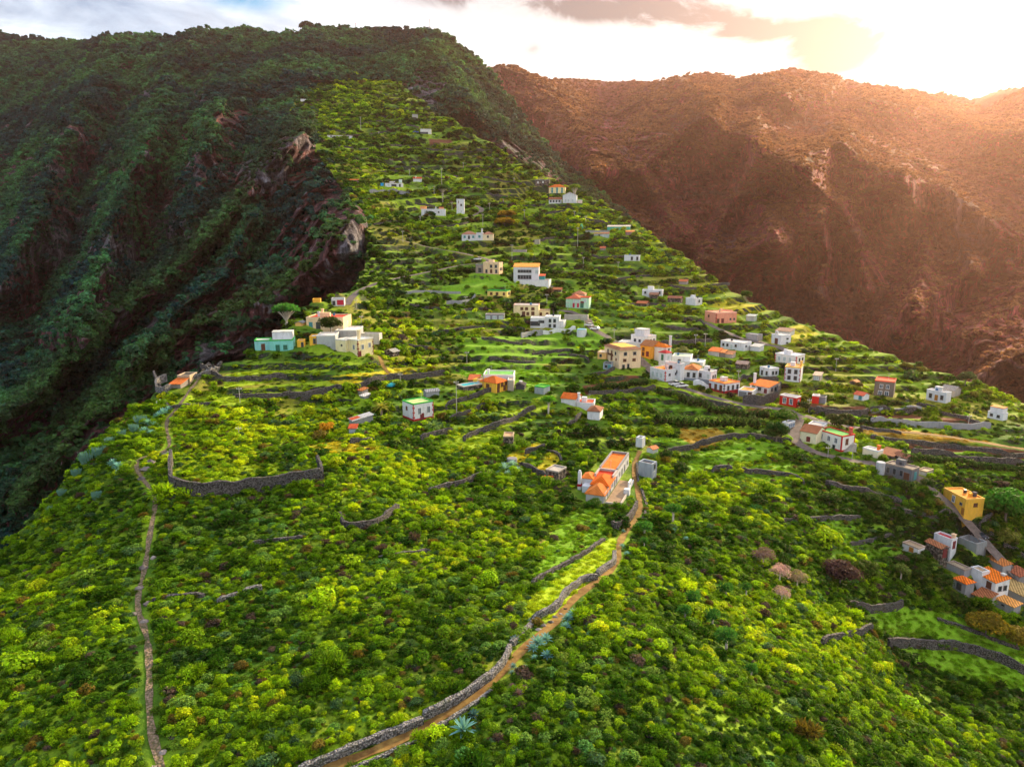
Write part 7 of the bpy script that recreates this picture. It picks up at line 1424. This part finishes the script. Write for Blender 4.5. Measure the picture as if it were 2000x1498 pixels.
# pools and tanks
waterM = plain('pool_water_mat', (.05, .50, .62), .08, .6)
def pool():
    p = hit(906, 766); e = bpy.data.objects.new('swimming_pool', None); col.objects.link(e); e.location = p; e.rotation_euler = (0, 0, R(-52)); tag(e, 'raised stone swimming pool with bright blue water', 'pool')
    w, d, h = 4.2, 7.5, 2.0; wl = MB().box(-w, 0, -3, 0, d, h - .35).build('pool_base', paint('stone'), e)
    MB().box(-w + .4, .4, h - .35, -.4, d - .4, h - .15).build('water', waterM, e)
    m = MB().box(-w, 0, h - .35, 0, .4, h).box(-.4, .4, h - .35, 0, d - .4, h).box(-w, d - .4, h - .35, 0, d, h).box(-w, .4, h - .35, -w + .4, d - .4, h); m.build('pool_rim', paint((.6, .55, .5)), e)
    p = hit(762, 752); e = bpy.data.objects.new('paddling_pool', None); col.objects.link(e); e.location = p; tag(e, 'round cyan paddling pool under the dark garden wall', 'pool'); MB().cyl(0, 0, -.2, .55, 1.9, 1.9, 20).build('pool_ring', plain('pool_ring_mat', (.02, .35, .50), .5), e); MB().cyl(0, 0, .55, .58, 1.75, 1.75, 20).build('water', waterM, e)
pool()
def drum(label, x, y, w, h, mat, cat='water tank', capm=None):
    p = hit(x, y); e = bpy.data.objects.new('water_tank', None); col.objects.link(e); e.location = p; tag(e, label, cat); r = px_m(p, w) / 2; Hm = px_m(p, h); MB().cyl(0, 0, -2, Hm, r, r, 20).build('tank_wall', mat, e); MB().cyl(0, 0, Hm, Hm + .15, r * 1.04, r * .9, 20).build('tank_lid', capm or mat, e)
drum('white round water tank with blue lid beside the road bend', 1136, 655, 19, 12, paint(W), capm=plain('lid_blue', (.15, .40, .50), .6)); drum('white drum tank left of the dark concrete house', 1718, 926, 16, 24, paint(WS)); drum('squat grey stone cistern on the middle terraces', 1000, 904, 20, 9, paint((.22, .22, .25)), 'cistern'); drum('dark rubbish drum by the gardens', 1076, 925, 5, 6, paint(DARK), 'drum')
# corrugated vat near crest, teal net
e = MB(); e.cyl(0, 0, -1, 2.6, 1.6, .6, 8); p = hit(1135, 446); o = e.build('net_shelter', plain('net_mat', (.02, .38, .24), .9)); o.location = p; tag(o, 'small green net shelter on the right slope', 'shelter')
# rocks beside the trails
rockM = rubble_mat('rock_mat', (.13, .11, .11), (.36, .32, .31), .5)
def rock(x, y, w, label, group, seed):
    p = hit(x, y); s = px_m(p, w) / 2; g = np.random.default_rng(seed); m = MB(); n = 8
    for k in range(5):
        t = k / 4; r = s * math.sin(.5 + 2.3 * t) * (.9 + .2 * g.random())
        for i in range(n): q = r * (.75 + .5 * g.random()); m.v.append((q * math.cos(6.2832 * i / n), q * math.sin(6.2832 * i / n) * .8, -.3 * s + s * .9 * t + g.normal() * .07 * s))
    for k in range(4):
        for i in range(n): j = (i + 1) % n; m.f.append((k * n + i, k * n + j, (k + 1) * n + j, (k + 1) * n + i))
    m.f.append(tuple(4 * n + i for i in range(n))); o = m.build('rock', rockM); o.location = p; tag(o, label, 'rock', group)
for i, (x, y, w) in enumerate([(292,905,22),(286,918,24),(276,936,16),(325,888,24),(338,880,20),(322,960,20),(340,975,16),(280,1110,20),(300,1090,14),(272,1150,18),(290,1180,22),(262,1200,14),(282,1215,16),(300,1500,16),(335,1440,14),(318,1470,16)]): rock(x, y, w, 'grey lichened boulder beside the stony trail', 'boulders beside the stony trail', i)
for i, (x, y, w) in enumerate([(1060,1222,16),(1075,1216,14),(1084,1206,12),(1052,1230,12),(1095,1200,10),(1104,1190,10)]): rock(x, y, w, 'flat pale rock in the bare bend of the footpath', 'rocks in the path bend', 30 + i)
for i, (x, y, w) in enumerate([(1268,1438,20),(1285,1446,16),(1300,1430,12),(775,1140,16),(790,1138,12),(730,1180,14)]): rock(x, y, w, 'isolated grey rock showing through the shrubs', 'rocks in the shrubs', 50 + i)
# two walkers by the pen wall
def person(x, y, hgt, top, legs, label, sitting=False):
    p = hit(x, y); me = bpy.data.meshes.new('person'); s = hgt / 1.72
    J = [(0, 0, .95), (0, 0, 1.18), (0, 0, 1.42), (0, 0, 1.52), (0, .01, 1.63), (-.18, 0, 1.40), (-.26, .02, 1.12), (-.22, .14, .92), (.18, 0, 1.40), (.26, .02, 1.12), (.22, .16, .94), (-.09, 0, .90), (-.11, .04, .48), (-.11, -.04, .05), (-.11, .12, .03), (.09, 0, .90), (.12, .10, .48), (.12, .02, .05), (.12, .18, .03)]
    E_ = [(0, 1), (1, 2), (2, 3), (3, 4), (2, 5), (5, 6), (6, 7), (2, 8), (8, 9), (9, 10), (0, 11), (11, 12), (12, 13), (13, 14), (0, 15), (15, 16), (16, 17), (17, 18)]
    rad = [.15, .15, .14, .055, .10, .07, .05, .04, .07, .05, .04, .09, .065, .045, .04, .09, .065, .045, .04]
    me.from_pydata([tuple(c * s for c in j) for j in J], E_, []); o = bpy.data.objects.new('person', me); col.objects.link(o); o.location = p
    o.modifiers.new('skin', 'SKIN')
    for i, r in enumerate(rad): me.skin_vertices[0].data[i].radius = (r * s, r * s * .8)
    me.skin_vertices[0].data[0].use_root = True; sb = o.modifiers.new('sub', 'SUBSURF'); sb.levels = 1; sb.render_levels = 2
    me.materials.append(top); o.rotation_euler = (0, 0, 2.6); tag(o, label, 'person', None)
    h_ = MB().cyl(0, 0, 1.66 * s, 1.70 * s, .17 * s, .17 * s, 12).cyl(0, 0, 1.70 * s, 1.80 * s, .10 * s, .08 * s, 12).build('sun_hat', plain('hat_mat', (.75, .73, .80), .9), o)
    tr = MB(); 
    for sx in (-1, 1): tube(tr, (sx * .10 * s, 0, .88 * s), (sx * .115 * s, .06 * s, .48 * s), .10 * s, .085 * s, 8); tube(tr, (sx * .115 * s, .06 * s, .48 * s), (sx * .115 * s, -.02 * s, .10 * s), .085 * s, .07 * s, 8)
    tr.build('trousers', legs, o)
person(313, 792, 1.7, plain('shirt_lilac', (.55, .50, .62), .9), plain('trousers_red', (.35, .04, .05), .9), 'walker in a pale hat and top standing on the trail by the stone pen')
person(307, 795, 1.6, plain('shirt_white', (.65, .62, .66), .9), plain('trousers_dark', (.06, .05, .08), .9), 'second walker in white beside the first on the trail')
# ------------------------------------------------------------------ the air
def haze():
    top = max(PM[..., 2].max(), PD[..., 2].max()) + 14.0; S2 = 4600.0
    m = bpy.data.materials.new('haze_mat'); m.use_nodes = True; nt = m.node_tree; nt.nodes.clear()
    v = N(nt, 'ShaderNodeVolumePrincipled'); v.inputs['Density'].default_value = HAZE_D; v.inputs['Color'].default_value = (1.0, 0.60, 0.52, 1); v.inputs['Anisotropy'].default_value = HAZE_G
    o = N(nt, 'ShaderNodeOutputMaterial'); L(nt, v.outputs[0], o.inputs['Volume'])
    h = mesh_obj('haze', *(lambda b: (b.v, b.f))(MB().box(-S2, -S2, -332.0, S2, S2, top)), m); h['kind'] = 'stuff'; h['label'] = 'warm evening haze over the valley'; h['category'] = 'haze'
HAZE_D = 0.000045; HAZE_G = 0.70
haze()
